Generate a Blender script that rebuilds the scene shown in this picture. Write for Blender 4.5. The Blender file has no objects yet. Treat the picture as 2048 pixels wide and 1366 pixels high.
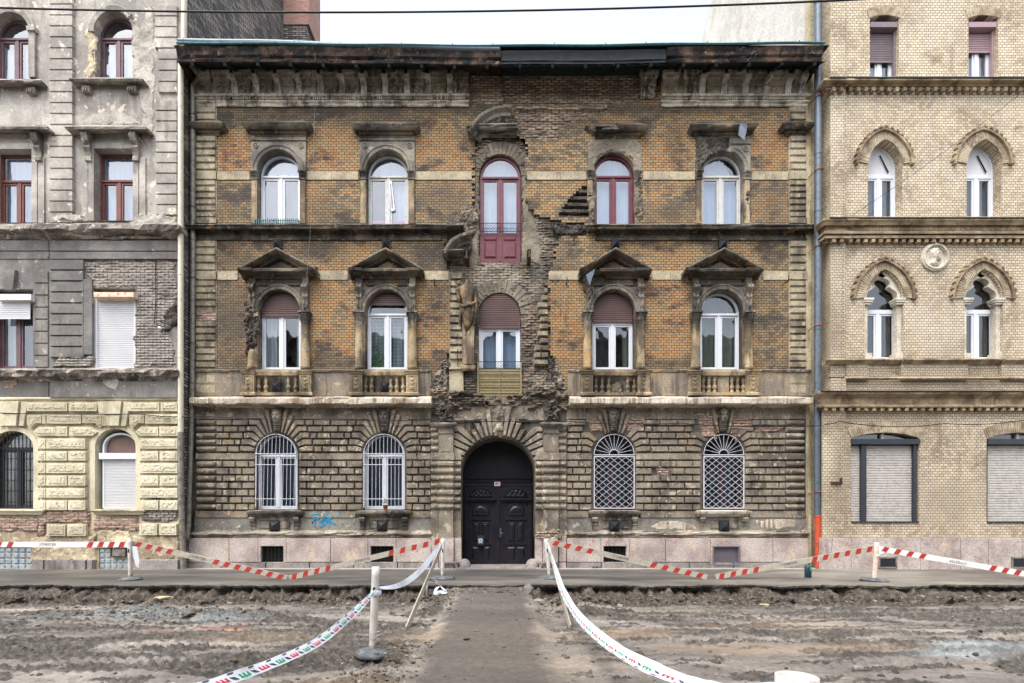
import bpy, math, random
import numpy as np
from mathutils import Vector, geometry
R = math.radians
random.seed(7)

# ------------------------------------------------------------------ camera, world, sun, exposure
D, F, CX, CY, H = 15.5, 1023.0, 1000.0, 1046.0, 1.35     # metres to the facade, focal length in photo pixels, vanishing point, eye height
sc = bpy.context.scene
cam = bpy.data.objects.new('camera', bpy.data.cameras.new('camera'))
sc.collection.objects.link(cam)
cam.location = (0, -D, H); cam.rotation_euler = (R(90), 0, 0)
cam.data.sensor_width = 36; cam.data.lens = F/2048*36
cam.data.shift_x = (1024-CX)/2048; cam.data.shift_y = (CY-683)/2048
cam.data.clip_end = 800
sc.camera = cam

world = bpy.data.worlds.new('World'); sc.world = world; world.use_nodes = True
wn = world.node_tree.nodes; wl = world.node_tree.links
bg = wn['Background']
sky = wn.new('ShaderNodeTexSky'); sky.sky_type = 'NISHITA'; sky.sun_disc = False
sky.sun_elevation = R(62); sky.sun_rotation = R(215); sky.dust_density = 4; sky.air_density = 1.0
hs = wn.new('ShaderNodeHueSaturation'); hs.inputs['Saturation'].default_value = 0.42; hs.inputs['Value'].default_value = 1.7   # a bright overcast
wl.new(sky.outputs[0], hs.inputs['Color']); wl.new(hs.outputs[0], bg.inputs['Color'])
bg.inputs['Strength'].default_value = 0.15
sun = bpy.data.objects.new('sun', bpy.data.lights.new('sun', 'SUN'))
sc.collection.objects.link(sun)
sun.data.energy = 0.7; sun.data.angle = R(22); sun.data.color = (1, .99, .975)
sun.rotation_euler = (R(28), 0, R(-35))
sc.view_settings.view_transform = 'Standard'; sc.view_settings.look = 'None'
sc.view_settings.exposure = 0.98; sc.view_settings.gamma = 1

# ------------------------------------------------------------------ helpers
def PX(px, Y=0): return (px-CX)/F*(D+Y)
def PZ(py, Y=0): return H+(CY-py)/F*(D+Y)
def lin(r, g, b):
    f = lambda v: (v/255/12.92) if v/255 <= .04045 else ((v/255+.055)/1.055)**2.4
    return (f(r), f(g), f(b), 1)

def hsh(ix, iy, iz, seed):
    n = (ix*374761393 + iy*668265263 + iz*2147483647 + seed*1442695041) & 0xffffffff
    n = ((n ^ (n >> 13))*1274126177) & 0xffffffff
    return ((n ^ (n >> 16)) & 0xffff)/65535.0
def vnoise(x, y, z=0, seed=0):
    x = np.asarray(x, float); y = np.asarray(y, float); z = np.asarray(z, float)+x*0
    xi, yi, zi = [np.floor(v).astype(np.int64) for v in (x, y, z)]
    xf, yf, zf = x-xi, y-yi, z-zi
    s = lambda t: t*t*(3-2*t)
    u, v, w = s(xf), s(yf), s(zf)
    r = 0
    for a in (0, 1):
        for b in (0, 1):
            for c in (0, 1):
                r = r + hsh(xi+a, yi+b, zi+c, seed)*(u if a else 1-u)*(v if b else 1-v)*(w if c else 1-w)
    return r*2-1
def fbm(x, y, z=0, seed=0, oc=4, gain=.5):
    r, a = 0, 1
    for i in range(oc):
        k = 2**i
        r = r + a*vnoise(np.asarray(x)*k+i*7.3, np.asarray(y)*k+i*3.1, np.asarray(z)*k, seed+i); a *= gain
    return r
def n1(*a, **k): return float(fbm(*a, **k))

KEEP = {'inner_walls', 'firewall', 'facade', 'roof', 'soffit', 'foliage', 'graffiti'}
class MB:
    def __init__(s): s.v, s.f, s.m, s.s = [], [], [], []
    def add(s, vs, fs, mi=0, sm=False):
        o = len(s.v); s.v += [tuple(p) for p in vs]
        for f in fs: s.f.append(tuple(i+o for i in f)); s.m.append(mi); s.s.append(sm)
    def box(s, x0, x1, y0, y1, z0, z1, mi=0, j=0):
        q = lambda: random.uniform(-j, j) if j else 0
        vs = [(x+q(), y+q(), z+q()) for x in (x0, x1) for y in (y0, y1) for z in (z0, z1)]
        s.add(vs, [(0,1,3,2),(4,6,7,5),(0,4,5,1),(2,3,7,6),(0,2,6,4),(1,5,7,3)], mi)
    def obox(s, a, b, w, t, up=(0,0,1), mi=0):
        a, b = Vector(a), Vector(b); d = (b-a).normalized(); u = Vector(up)
        sd = d.cross(u).normalized(); u = sd.cross(d).normalized()
        vs = [p+sd*sx*t/2+u*sz*w/2 for p in (a, b) for sx in (-1, 1) for sz in (-1, 1)]
        s.add(vs, [(0,1,3,2),(4,6,7,5),(0,4,5,1),(2,3,7,6),(0,2,6,4),(1,5,7,3)], mi)
    def rpoly(s, pts, yb, yf, ins, mi=0, j=0):      # bevelled block: polygon in XZ, back at yb, inset front at yf
        n = len(pts)
        ar = sum(pts[i][0]*pts[(i+1) % n][1]-pts[(i+1) % n][0]*pts[i][1] for i in range(n))
        if ar < 0: pts = pts[::-1]
        inn = []
        for i in range(n):
            p0, p, p2 = Vector(pts[i-1]), Vector(pts[i]), Vector(pts[(i+1) % n])
            d1 = (p-p0); d2 = (p2-p)
            if d1.length < 1e-6 or d2.length < 1e-6: inn.append(p); continue
            d1.normalize(); d2.normalize()
            a = Vector((-d1.y, d1.x)); b = Vector((-d2.y, d2.x)); m = a+b
            inn.append(p+m*(2*ins/max(.7, m.length_squared)))
        q = (lambda: random.uniform(-j, j)) if j else (lambda: 0)
        vs = [(p[0], yb, p[1]) for p in pts]+[(p[0]+q()*.5, yf+q(), p[1]+q()*.5) for p in inn]
        s.add(vs, [tuple(range(n, 2*n))]+[(i, (i+1) % n, n+(i+1) % n, n+i) for i in range(n)], mi)
    def rb(s, x0, x1, z0, z1, yb, yf, ins, mi=0, j=0):
        s.rpoly([(x0, z0), (x1, z0), (x1, z1), (x0, z1)], yb, yf, ins, mi, j)
    def prism(s, pts, yf, yb, mi=0, back=False):
        n = len(pts)
        tri = geometry.tessellate_polygon([[Vector((p[0], p[1], 0)) for p in pts]])
        s.add([(p[0], yf, p[1]) for p in pts]+[(p[0], yb, p[1]) for p in pts],
              [tuple(t) for t in tri]+[(i, (i+1) % n, n+(i+1) % n, n+i) for i in range(n)]+([tuple(n+k for k in t) for t in tri] if back else []), mi)
    def ring(s, outer, inner, yf, yb, mi=0, outside=True, closed=True):
        n = len(outer); m = n if closed else n-1
        vs = [(p[0], yf, p[1]) for p in outer]+[(p[0], yf, p[1]) for p in inner]+[(p[0], yb, p[1]) for p in inner]+[(p[0], yb, p[1]) for p in outer]
        fs = []
        for i in range(m):
            k = (i+1) % n
            fs += [(i, k, n+k, n+i), (n+i, n+k, 2*n+k, 2*n+i)]
            if outside: fs.append((i, 3*n+i, 3*n+k, k))
        if not closed:
            fs += [(0, n, 2*n, 3*n), (n-1, 4*n-1, 3*n-1, 2*n-1)]
        s.add(vs, fs, mi)
    def lathe(s, c, prof, seg=14, mi=0, mod=None, a0=0, a1=2*math.pi, caps=True):
        full = abs(a1-a0-2*math.pi) < 1e-3; m = seg if full else seg+1
        vs = []
        for (r, z) in prof:
            for i in range(m):
                a = a0+(a1-a0)*i/seg; rr = r*(mod(a, z) if mod else 1)
                vs.append((c[0]+rr*math.cos(a), c[1]+rr*math.sin(a), c[2]+z))
        fs = []
        for k in range(len(prof)-1):
            for i in range(seg):
                i2 = (i+1) % m
                fs.append((k*m+i, k*m+i2, (k+1)*m+i2, (k+1)*m+i))
        s.add(vs, fs, mi, True)
        if caps and full:
            s.add(vs[:m], [tuple(range(m))[::-1]], mi); s.add(vs[-m:], [tuple(range(m))], mi)
    def loft(s, rings, seg=18, mi=0, mod=None):       # rings: (z, cx, cy, rx, ry)
        vs = []
        for (z, cx, cy, rx, ry) in rings:
            for i in range(seg):
                a = 2*math.pi*i/seg; k = mod(a, z) if mod else 1
                vs.append((cx+rx*k*math.cos(a), cy+ry*k*math.sin(a), z))
        fs = [(k*seg+i, k*seg+(i+1) % seg, (k+1)*seg+(i+1) % seg, (k+1)*seg+i) for k in range(len(rings)-1) for i in range(seg)]
        fs += [tuple(range(seg))[::-1], tuple(range((len(rings)-1)*seg, len(rings)*seg))]
        s.add(vs, fs, mi, True)
    def tube(s, pts, r, seg=8, mi=0):
        pts = [Vector(p) for p in pts]; vs = []; n = len(pts)
        for i, p in enumerate(pts):
            d = (pts[min(i+1, n-1)]-pts[max(i-1, 0)]).normalized()
            u = Vector((0, 0, 1)) if abs(d.z) < .9 else Vector((0, 1, 0))
            a = d.cross(u).normalized(); b = a.cross(d)
            rr = r[i] if isinstance(r, (list, tuple)) else r
            vs += [p+a*rr*math.cos(2*math.pi*k/seg)+b*rr*math.sin(2*math.pi*k/seg) for k in range(seg)]
        fs = [(i*seg+k, i*seg+(k+1) % seg, (i+1)*seg+(k+1) % seg, (i+1)*seg+k) for i in range(n-1) for k in range(seg)]
        s.add(vs, fs, mi, True)
        s.add(vs[:seg], [tuple(range(seg))], mi); s.add(vs[-seg:], [tuple(range(seg))], mi)
    def sweep(s, secs, mi=0, cap=True):
        m = len(secs[0]); vs = [p for sec in secs for p in sec]
        s.add(vs, [(i*m+k, i*m+k+1, (i+1)*m+k+1, (i+1)*m+k) for i in range(len(secs)-1) for k in range(m-1)], mi)
        if cap:
            for sec in (secs[0], secs[-1]): s.add(sec, [tuple(range(m))], mi)
    # classical moulding along X with mitred returns; prof = (out, z) bottom to top
    def cornice(s, x0, x1, prof, yb, wear=0, step=.14, mi=0, ret=(1, 1), sag=None, seed=0):
        secs = []
        n = max(1, int((x1-x0)/step)) if wear else 1
        L = [(x0-o*ret[0], yb+.02, z) for o, z in prof]; Rr = [(x1+o*ret[1], yb+.02, z) for o, z in prof]
        secs.append(L)
        for i in range(n+1):
            t = i/n; sec = []
            for k, (o, z) in enumerate(prof):
                xl = x0-o*ret[0]; xr = x1+o*ret[1]; x = xl+(xr-xl)*t
                w = 0; dz = 0
                if wear and o > .02:
                    a = n1(x*2.1, k*1.7, 0, seed=seed+3, oc=3); b = n1(x*7, k*2.3+9, 0, seed=seed+5, oc=2)
                    w = wear*(max(0, a-.15)*1.8+b*.35); dz = wear*.3*b
                sec.append((x, yb-max(.005, o-w), z+dz+(sag(x) if sag else 0)))
            secs.append(sec)
        secs.append(Rr)
        s.sweep(secs, mi)
    def dents(s, x0, x1, z0, z1, yb, yf, pitch, w, mi=0, miss=.06):
        n = int((x1-x0)/pitch)
        for i in range(n):
            if random.random() < miss: continue
            x = x0+(i+.5)*pitch
            s.box(x-w/2, x+w/2, yf, yb, z0, z1, mi, .002)
    def holes(s, outer, hol, Y, depth, mi=0, mr=0):    # wall face with holes; reveals only on holes
        loops = [outer]+[h for h, d in hol]
        tri = geometry.tessellate_polygon([[Vector((p[0], p[1], 0)) for p in l] for l in loops])
        flat = [p for l in loops for p in l]
        s.add([(p[0], Y, p[1]) for p in flat], [tuple(t) for t in tri], mi)
        for h, d in hol:
            if d <= 0: continue
            n = len(h)
            s.add([(p[0], Y, p[1]) for p in h]+[(p[0], Y+d, p[1]) for p in h], [(i, (i+1) % n, n+(i+1) % n, n+i) for i in range(n)], mr)
    def build(s, name, mats, parent=None, **tags):
        if parent is not None and parent.type == 'EMPTY' and len(s.f) > 1 and name not in KEEP:
            groups = s.clusters()
            if len(groups) > 1:
                last = None
                for g in groups:
                    q = MB(); used = sorted({i for f in g for i in s.f[f]}); mp = {v: i for i, v in enumerate(used)}
                    q.v = [s.v[i] for i in used]; q.f = [tuple(mp[i] for i in s.f[f]) for f in g]; q.m = [s.m[f] for f in g]; q.s = [s.s[f] for f in g]
                    last = q.build1(name, mats, parent, **tags)
                return last
        return s.build1(name, mats, parent, **tags)
    def clusters(s, gap=.16):                         # separate pieces become separate parts
        n = len(s.v); par = list(range(n))
        def find(a):
            while par[a] != a: par[a] = par[par[a]]; a = par[a]
            return a
        for f in s.f:
            r = find(f[0])
            for i in f[1:]: par[find(i)] = r
        bb = {}
        for i, p in enumerate(s.v):
            r = find(i); b = bb.get(r)
            if b is None: bb[r] = [p[0], p[0], p[1], p[1], p[2], p[2]]
            else: b[0] = min(b[0], p[0]); b[1] = max(b[1], p[0]); b[2] = min(b[2], p[1]); b[3] = max(b[3], p[1]); b[4] = min(b[4], p[2]); b[5] = max(b[5], p[2])
        it = sorted(bb.items(), key=lambda t: t[1][0]); act = []
        for r, b in it:
            act = [(q, c) for q, c in act if c[1]+gap > b[0]]
            for q, c in act:
                if c[4]-gap < b[5] and b[4]-gap < c[5] and c[2]-gap < b[3] and b[2]-gap < c[3]: par[find(q)] = find(r)
            act.append((r, b))
        out = {}
        for k, f in enumerate(s.f): out.setdefault(find(f[0]), []).append(k)
        return list(out.values())
    def build1(s, name, mats, parent=None, **tags):
        me = bpy.data.meshes.new(name)
        me.from_pydata([tuple(p) for p in s.v], [], s.f)
        if not isinstance(mats, (list, tuple)): mats = [mats]
        for m in mats: me.materials.append(m)
        if len(mats) > 1: me.polygons.foreach_set('material_index', s.m)
        me.polygons.foreach_set('use_smooth', s.s)
        me.validate(); me.update()
        import bmesh
        bm = bmesh.new(); bm.from_mesh(me)
        bmesh.ops.recalc_face_normals(bm, faces=bm.faces[:]); bm.to_mesh(me); bm.free()
        o = bpy.data.objects.new(name, me); sc.collection.objects.link(o)
        if parent is not None: o.parent = parent; o.matrix_parent_inverse = world_inv(parent)
        for k, v in tags.items(): o[k] = v
        return o
def world_inv(p):
    from mathutils import Matrix
    m = Matrix.Translation(p.location) if p.parent is None else Matrix.Identity(4)
    return m.inverted()
def thing(name, loc, label, category, group=None):
    o = bpy.data.objects.new(name, None); sc.collection.objects.link(o)
    o.location = loc; o.empty_display_size = .3
    o['label'] = label; o['category'] = category
    if group: o['group'] = group
    return o

def inside(px, pz, poly):
    r = np.zeros(px.shape, bool); n = len(poly)
    for i in range(n):
        x0, z0 = poly[i]; x1, z1 = poly[(i+1) % n]
        if z0 == z1: continue
        c = ((z0 > pz) != (z1 > pz)) & (px < (x1-x0)*(pz-z0)/(z1-z0)+x0)
        r ^= c
    return r
def edist(px, pz, poly):
    d = np.full(px.shape, 1e9); n = len(poly)
    for i in range(n):
        ax, az = poly[i]; bx, bz = poly[(i+1) % n]; L = (bx-ax)**2+(bz-az)**2+1e-12
        t = np.clip(((px-ax)*(bx-ax)+(pz-az)*(bz-az))/L, 0, 1)
        d = np.minimum(d, np.hypot(px-ax-t*(bx-ax), pz-az-t*(bz-az)))
    return d
def relief(mb, poly, Y, hfn, res=.025, excl=(), edge=True, mi=0, jag=0, sink=.012, smooth=False, seed=0):
    """raised surface over a polygon in XZ; hfn(x, z, dist to edge) is its height towards the street"""
    xs = [p[0] for p in poly]; zs = [p[1] for p in poly]
    gx = np.arange(min(xs)-res, max(xs)+2*res, res); gz = np.arange(min(zs)-res, max(zs)+2*res, res)
    x, z = np.meshgrid(gx, gz)
    jx = x+jag*fbm(x*5, z*5, 0, seed+11, 3) if jag else x
    jz = z+jag*fbm(x*5, z*5, 4, seed+17, 3) if jag else z
    ins = inside(jx, jz, poly)
    for e in excl: ins &= ~inside(x, z, e)
    d = edist(jx, jz, poly)
    for e in excl: d = np.minimum(d, edist(x, z, e)+(.03 if not edge else 0))
    h = hfn(x, z, d)
    y = Y-np.where(ins, h, -sink)
    nz, nx = x.shape
    cell = ins[:-1, :-1] | ins[1:, :-1] | ins[:-1, 1:] | ins[1:, 1:] if edge else ins[:-1, :-1] & ins[1:, :-1] & ins[:-1, 1:] & ins[1:, 1:]
    idx = np.arange(nz*nx).reshape(nz, nx)
    q = np.stack([idx[:-1, :-1][cell], idx[:-1, 1:][cell], idx[1:, 1:][cell], idx[1:, :-1][cell]], 1)
    used, inv = np.unique(q, return_inverse=True); inv = inv.reshape(q.shape)
    vs = np.stack([x.ravel()[used], y.ravel()[used], z.ravel()[used]], 1)
    mb.add(vs.tolist(), [tuple(r) for r in inv.tolist()], mi, smooth)
def brickh(x, z, rh=.0792, bw=.24, a=.03, miss=.15, seed=0):
    """heights of loose, individually set bricks"""
    row = np.floor(z/rh).astype(np.int64); xx = x+((row+1) % 2)*bw/2
    col = np.floor(xx/bw).astype(np.int64)
    r = hsh(row, col, row*0, seed+5)
    fx = xx/bw-col; fz = z/rh-row
    j = (fx > .07) & (fx < .93) & (fz > .17) & (fz < .88)
    return np.where(j, a*(.35+r), 0)*np.where(hsh(row, col, row*0+3, seed) < miss, 0, 1)
def arch(x0, x1, zs, zb, rise=None, n=18):
    a = (x1-x0)/2; c = (x0+x1)/2; rise = a if rise is None else rise
    return [(x0, zb), (x1, zb)]+[(c+a*math.cos(math.pi*i/n), zs+rise*math.sin(math.pi*i/n)) for i in range(n+1)]
def segarch(x0, x1, zs, rise, n=12):                 # top line of a segmental opening, right to left
    a = (x1-x0)/2; Rr = (a*a+rise*rise)/(2*rise); c = (x0+x1)/2; t = math.asin(a/Rr)
    return [(c+Rr*math.sin(t-2*t*i/n), zs-Rr+rise+Rr*math.cos(t-2*t*i/n)) for i in range(n+1)]
def ogive(x0, x1, zs, h, n=10):                      # pointed arch top line, right to left
    a = (x1-x0)/2; Rr = (a*a+h*h)/(2*a); t = math.asin(min(1, h/Rr))
    if h > Rr: Rr = h; t = math.pi/2
    r = [(x1-Rr+Rr*math.cos(t*i/n), zs+Rr*math.sin(t*i/n)) for i in range(n+1)]
    l = [(x0+Rr-Rr*math.cos(t*(n-i)/n), zs+Rr*math.sin(t*(n-i)/n)) for i in range(1, n+1)]
    return r+l
def resample(pts, n):
    P = [Vector(p) for p in pts]; L = [0]
    for a, b in zip(P, P[1:]): L.append(L[-1]+(b-a).length)
    out = []
    for i in range(n+1):
        t = L[-1]*i/n; k = 0
        while k < len(L)-2 and L[k+1] < t: k += 1
        s_ = (t-L[k])/max(1e-9, L[k+1]-L[k]); p = P[k].lerp(P[k+1], s_); out.append(tuple(p))
    return out
def wedges(mb, inner, outer, n, yf, yb, gap=.12, mi=0, jit=.004):
    A, B = resample(inner, n), resample(outer, n)
    for i in range(n):
        f = lambda p, q, t: (p[0]+(q[0]-p[0])*t, p[1]+(q[1]-p[1])*t)
        a, b = f(A[i], A[i+1], gap/2), f(A[i], A[i+1], 1-gap/2); c, d = f(B[i], B[i+1], 1-gap/2), f(B[i], B[i+1], gap/2)
        mb.prism([a, b, c, d], yf+random.uniform(-jit, jit), yb, mi)
def spiral(cx, cz, r0, turns, flip=1, n=22, a0=0):
    return [(cx+flip*r0*(1-i/n*.82)*math.cos(a0+turns*2*math.pi*i/n), cz+r0*(1-i/n*.82)*math.sin(a0+turns*2*math.pi*i/n)) for i in range(n+1)]

# ------------------------------------------------------------------ materials
class NT:
    def __init__(s, name):
        s.m = bpy.data.materials.new(name); s.m.use_nodes = True
        s.t = s.m.node_tree; s.n = s.t.nodes; s.l = s.t.links
        s.b = s.n['Principled BSDF']; s.out = s.n['Material Output']
        s._w = None
    def set(s, sock, v):
        if isinstance(v, bpy.types.NodeSocket): s.l.new(v, sock)
        elif isinstance(v, (tuple, list)) and len(v) == 4 and sock.type == 'VECTOR': sock.default_value = v[:3]
        else: sock.default_value = v
    def node(s, t, **k):
        n = s.n.new(t)
        for a, v in k.items(): setattr(n, a, v)
        return n
    def math(s, op, a, b=None, c=None, clamp=False):
        n = s.node('ShaderNodeMath', operation=op); n.use_clamp = clamp
        s.set(n.inputs[0], a)
        if b is not None: s.set(n.inputs[1], b)
        if c is not None: s.set(n.inputs[2], c)
        return n.outputs[0]
    def mix(s, f, a, b, mode='MIX'):
        n = s.node('ShaderNodeMix', data_type='RGBA', blend_type=mode); n.clamp_factor = True
        s.set(n.inputs[0], f); s.set(n.inputs[6], a); s.set(n.inputs[7], b)
        return n.outputs[2]
    def ramp(s, f, stops, interp='LINEAR'):
        n = s.node('ShaderNodeValToRGB'); r = n.color_ramp; r.interpolation = interp
        while len(r.elements) < len(stops): r.elements.new(.5)
        for e, (p, c) in zip(r.elements, stops): e.position = p; e.color = c if isinstance(c, tuple) else (c, c, c, 1)
        s.set(n.inputs[0], f); return n.outputs[0]
    def step(s, f, a, b): 
        n = s.node('ShaderNodeMapRange', interpolation_type='SMOOTHSTEP'); s.set(n.inputs[0], f)
        n.inputs[1].default_value = a; n.inputs[2].default_value = b
        return n.outputs[0]
    def pos(s, local=False):
        if local: return s.node('ShaderNodeTexCoord').outputs['Object']
        return s.node('ShaderNodeNewGeometry').outputs['Position']
    def scale(s, v, sx, sy, sz):
        n = s.node('ShaderNodeMapping'); s.set(n.inputs[0], v); n.inputs['Scale'].default_value = (sx, sy, sz); return n.outputs[0]
    def noise(s, v, sc_, det=5, rough=.55, dist=0):
        n = s.node('ShaderNodeTexNoise'); s.set(n.inputs['Vector'], v)
        n.inputs['Scale'].default_value = sc_; n.inputs['Detail'].default_value = det
        n.inputs['Roughness'].default_value = rough; n.inputs['Distortion'].default_value = dist
        return n.outputs['Fac']
    def wall(s):                       # (along wall, height, 0) whichever way the face looks
        if s._w: return s._w
        g = s.node('ShaderNodeNewGeometry'); p = s.node('ShaderNodeSeparateXYZ'); q = s.node('ShaderNodeSeparateXYZ')
        s.l.new(g.outputs['Position'], p.inputs[0]); s.l.new(g.outputs['True Normal'], q.inputs[0])
        side = s.math('GREATER_THAN', s.math('ABSOLUTE', q.outputs[0]), .7)
        n = s.node('ShaderNodeMix', data_type='FLOAT'); s.set(n.inputs[0], side)
        s.set(n.inputs[2], p.outputs[0]); s.set(n.inputs[3], p.outputs[1])
        c = s.node('ShaderNodeCombineXYZ'); s.set(c.inputs[0], n.outputs[0]); s.set(c.inputs[1], p.outputs[2])
        s._w = c.outputs[0]; s.px, s.pz = p.outputs[0], p.outputs[2]
        return s._w
    def bump(s, h, st=.4, d=.02):
        n = s.node('ShaderNodeBump'); n.inputs['Strength'].default_value = st; n.inputs['Distance'].default_value = d
        s.set(n.inputs['Height'], h); return n.outputs[0]
    def done(s, col, rough=.85, nrm=None, metal=0, spec=.3):
        s.set(s.b.inputs['Base Color'], col); s.set(s.b.inputs['Roughness'], rough)
        s.b.inputs['Metallic'].default_value = metal; s.b.inputs['Specular IOR Level'].default_value = spec
        if nrm is not None: s.l.new(nrm, s.b.inputs['Normal'])
        return s.m
    def blob(s, items, pert):          # stain map: list of (x, z, rx, rz, strength) in metres
        tot = None
        for (x, z, rx, rz, k) in items:
            a = s.math('MULTIPLY', s.math('SUBTRACT', s.px, x), 1/rx); b = s.math('MULTIPLY', s.math('SUBTRACT', s.pz, z), 1/rz)
            d = s.math('ADD', s.math('MULTIPLY', a, a), s.math('MULTIPLY', b, b))
            d = s.math('ADD', s.math('POWER', d, .5), pert)
            v = s.math('MULTIPLY', s.math('SUBTRACT', 1.25, d, clamp=True), k)
            tot = v if tot is None else s.math('MAXIMUM', tot, v)
        return tot

def stone(name, cols, soot=.5, sootc=lin(62, 56, 50), chip=.35, chipc=lin(176, 162, 142), bump=.5, rough=.88, sc_=1.0, warm=None, local=False, streak=.5, grain=.85):
    m = NT(name); p = m.pos(local)
    a = m.noise(p, 1.1*sc_, 9, .62)
    n = len(cols); base = m.ramp(a, [(.39+.22*i/max(1, n-1), c) for i, c in enumerate(cols)])
    if warm:                          # rust and ochre wash, running down
        w = m.step(m.noise(m.scale(p, 1.6, 1.6, .7), 1.3*sc_, 6, .65), .52, .72)
        base = m.mix(m.math('MULTIPLY', w, .75), base, warm)
    g = m.noise(p, 21*sc_, 6, .78)
    base = m.mix(grain, base, m.ramp(g, [(.36, .42), (.46, .88), (.56, 1.06), (.66, 1.32)]), 'MULTIPLY')
    if soot:
        s1 = m.noise(m.scale(p, 1.0, 1.0, .55), .9*sc_, 7, .68)
        s2 = m.noise(m.scale(p, 5.5, 5.5, .35), 1.5*sc_, 5, .6)
        t = m.math('ADD', m.math('MULTIPLY', s1, 1-streak*.5), m.math('MULTIPLY', s2, streak*.5))
        t = m.step(t, .59-.22*soot, .68-.22*soot)
        base = m.mix(m.math('MULTIPLY', t, .85), base, sootc)
    h = m.math('ADD', g, m.math('MULTIPLY', m.noise(p, 9*sc_, 6, .6), 1.5))
    if chip:
        c = m.noise(p, 4.2*sc_, 8, .66); cc = m.step(c, .655-.15*chip, .668-.15*chip)
        base = m.mix(m.math('MULTIPLY', cc, .8), base, chipc)
        h = m.math('SUBTRACT', h, m.math('MULTIPLY', cc, 1.2))
    return m.done(base, rough, m.bump(h, bump, .012))

def bricks(name, stops, mortar, bw=.17, rh=.0792, ms=.0085, soot=None, sootc=lin(64, 60, 58), sootk=.4, bumpk=.7, zone=None, pale=None, off=0, squash=1, rw=.45, dist=1):
    m = NT(name); w = m.wall()
    mp = m.node('ShaderNodeMapping'); m.l.new(w, mp.inputs[0]); mp.inputs['Location'].default_value = (off, 0, 0)
    jn = m.noise(w, 3.0, 2); vm = m.node('ShaderNodeVectorMath', operation='ADD')
    cx = m.node('ShaderNodeCombineXYZ'); m.set(cx.inputs[1], m.math('MULTIPLY', m.math('SUBTRACT', jn, .5), .02*dist)); m.set(cx.inputs[0], m.math('MULTIPLY', m.math('SUBTRACT', jn, .5), .03*dist))
    m.l.new(mp.outputs[0], vm.inputs[0]); m.l.new(cx.outputs[0], vm.inputs[1])
    b = m.node('ShaderNodeTexBrick'); m.l.new(vm.outputs[0], b.inputs['Vector'])
    for k, v in dict(Scale=1, Bias=0).items(): b.inputs[k].default_value = v
    b.inputs['Mortar Size'].default_value = ms; b.inputs['Mortar Smooth'].default_value = .25
    b.inputs['Brick Width'].default_value = bw; b.inputs['Row Height'].default_value = rh
    b.inputs['Color1'].default_value = (0, 0, 0, 1); b.inputs['Color2'].default_value = (1, 1, 1, 1); b.inputs['Mortar'].default_value = (.5, .5, .5, 1)
    rnd = b.outputs['Color']; fac = b.outputs['Fac']
    big = m.noise(w, .75, 6, .62)
    v = m.math('ADD', m.math('MULTIPLY', rnd, rw), m.math('MULTIPLY', m.math('ADD', m.math('MULTIPLY', m.math('SUBTRACT', big, .5), 2), .5), .95-rw))
    if zone: v = m.math('ADD', v, m.math('MULTIPLY', m.blob(zone, m.math('MULTIPLY', m.math('SUBTRACT', big, .5), 1.6)), .26))
    col = m.ramp(v, stops)
    col = m.mix(.7, col, m.ramp(m.noise(w, 22, 6, .78), [(.36, .55), (.5, .95), (.62, 1.25)]), 'MULTIPLY')
    pert = m.math('MULTIPLY', m.math('SUBTRACT', m.noise(m.scale(w, 1, .8, 1), 1.6, 7, .7), .5), 2.6)
    st = m.step(m.noise(m.scale(w, 1.0, 1.6, 1), .8, 7, .68), .60-.2*sootk, .74-.2*sootk)
    if soot:
        st = m.math('MAXIMUM', st, m.blob(soot, pert))
        st = m.math('MAXIMUM', st, m.math('MULTIPLY', m.step(m.math('ADD', m.noise(m.scale(w, 3.2, .28, 1), 1.1, 6, .65), m.math('MULTIPLY', m.math('SUBTRACT', m.noise(w, 1.1, 7, .7), .5), .8)), .56, .72), .6))
    # soot takes some bricks more than others
    st = m.math('MULTIPLY', st, m.math('ADD', .6, m.math('MULTIPLY', rnd, .6)), clamp=True)
    col = m.mix(m.math('MULTIPLY', st, .9), col, sootc)
    if pale:
        pp = m.blob(pale, pert); col = m.mix(m.math('MULTIPLY', pp, .6), col, lin(196, 186, 168))
    mc = m.mix(m.noise(w, 2.2, 5), mortar, tuple(c*.6 for c in mortar[:3])+(1,))
    col = m.mix(m.step(fac, .15, .8), col, mc)
    h = m.math('ADD', m.math('MULTIPLY', fac, -1.0), m.math('MULTIPLY', m.noise(w, 30, 4), .35))
    h = m.math('ADD', h, m.math('MULTIPLY', rnd, .25))
    return m.done(col, .85, m.bump(h, bumpk, .012))

def plain(name, c, rough=.5, metal=0, var=.12, bump=0, sc_=6, spec=.4, c2=None, local=False, thr=(.45, .62)):
    m = NT(name); p = m.pos(local)
    n = m.noise(p, sc_, 6, .6); lo = tuple(v*(1-var) for v in c[:3])+(1,); hi = tuple(min(1, v*(1+var)) for v in c[:3])+(1,)
    col = m.ramp(n, [(.3, lo), (.7, hi)])
    if c2: col = m.mix(m.step(m.noise(p, sc_*1.7, 8, .7), *thr), col, c2)
    return m.done(col, rough, m.bump(m.noise(p, sc_*6, 4), bump, .01) if bump else None, metal, spec)

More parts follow.
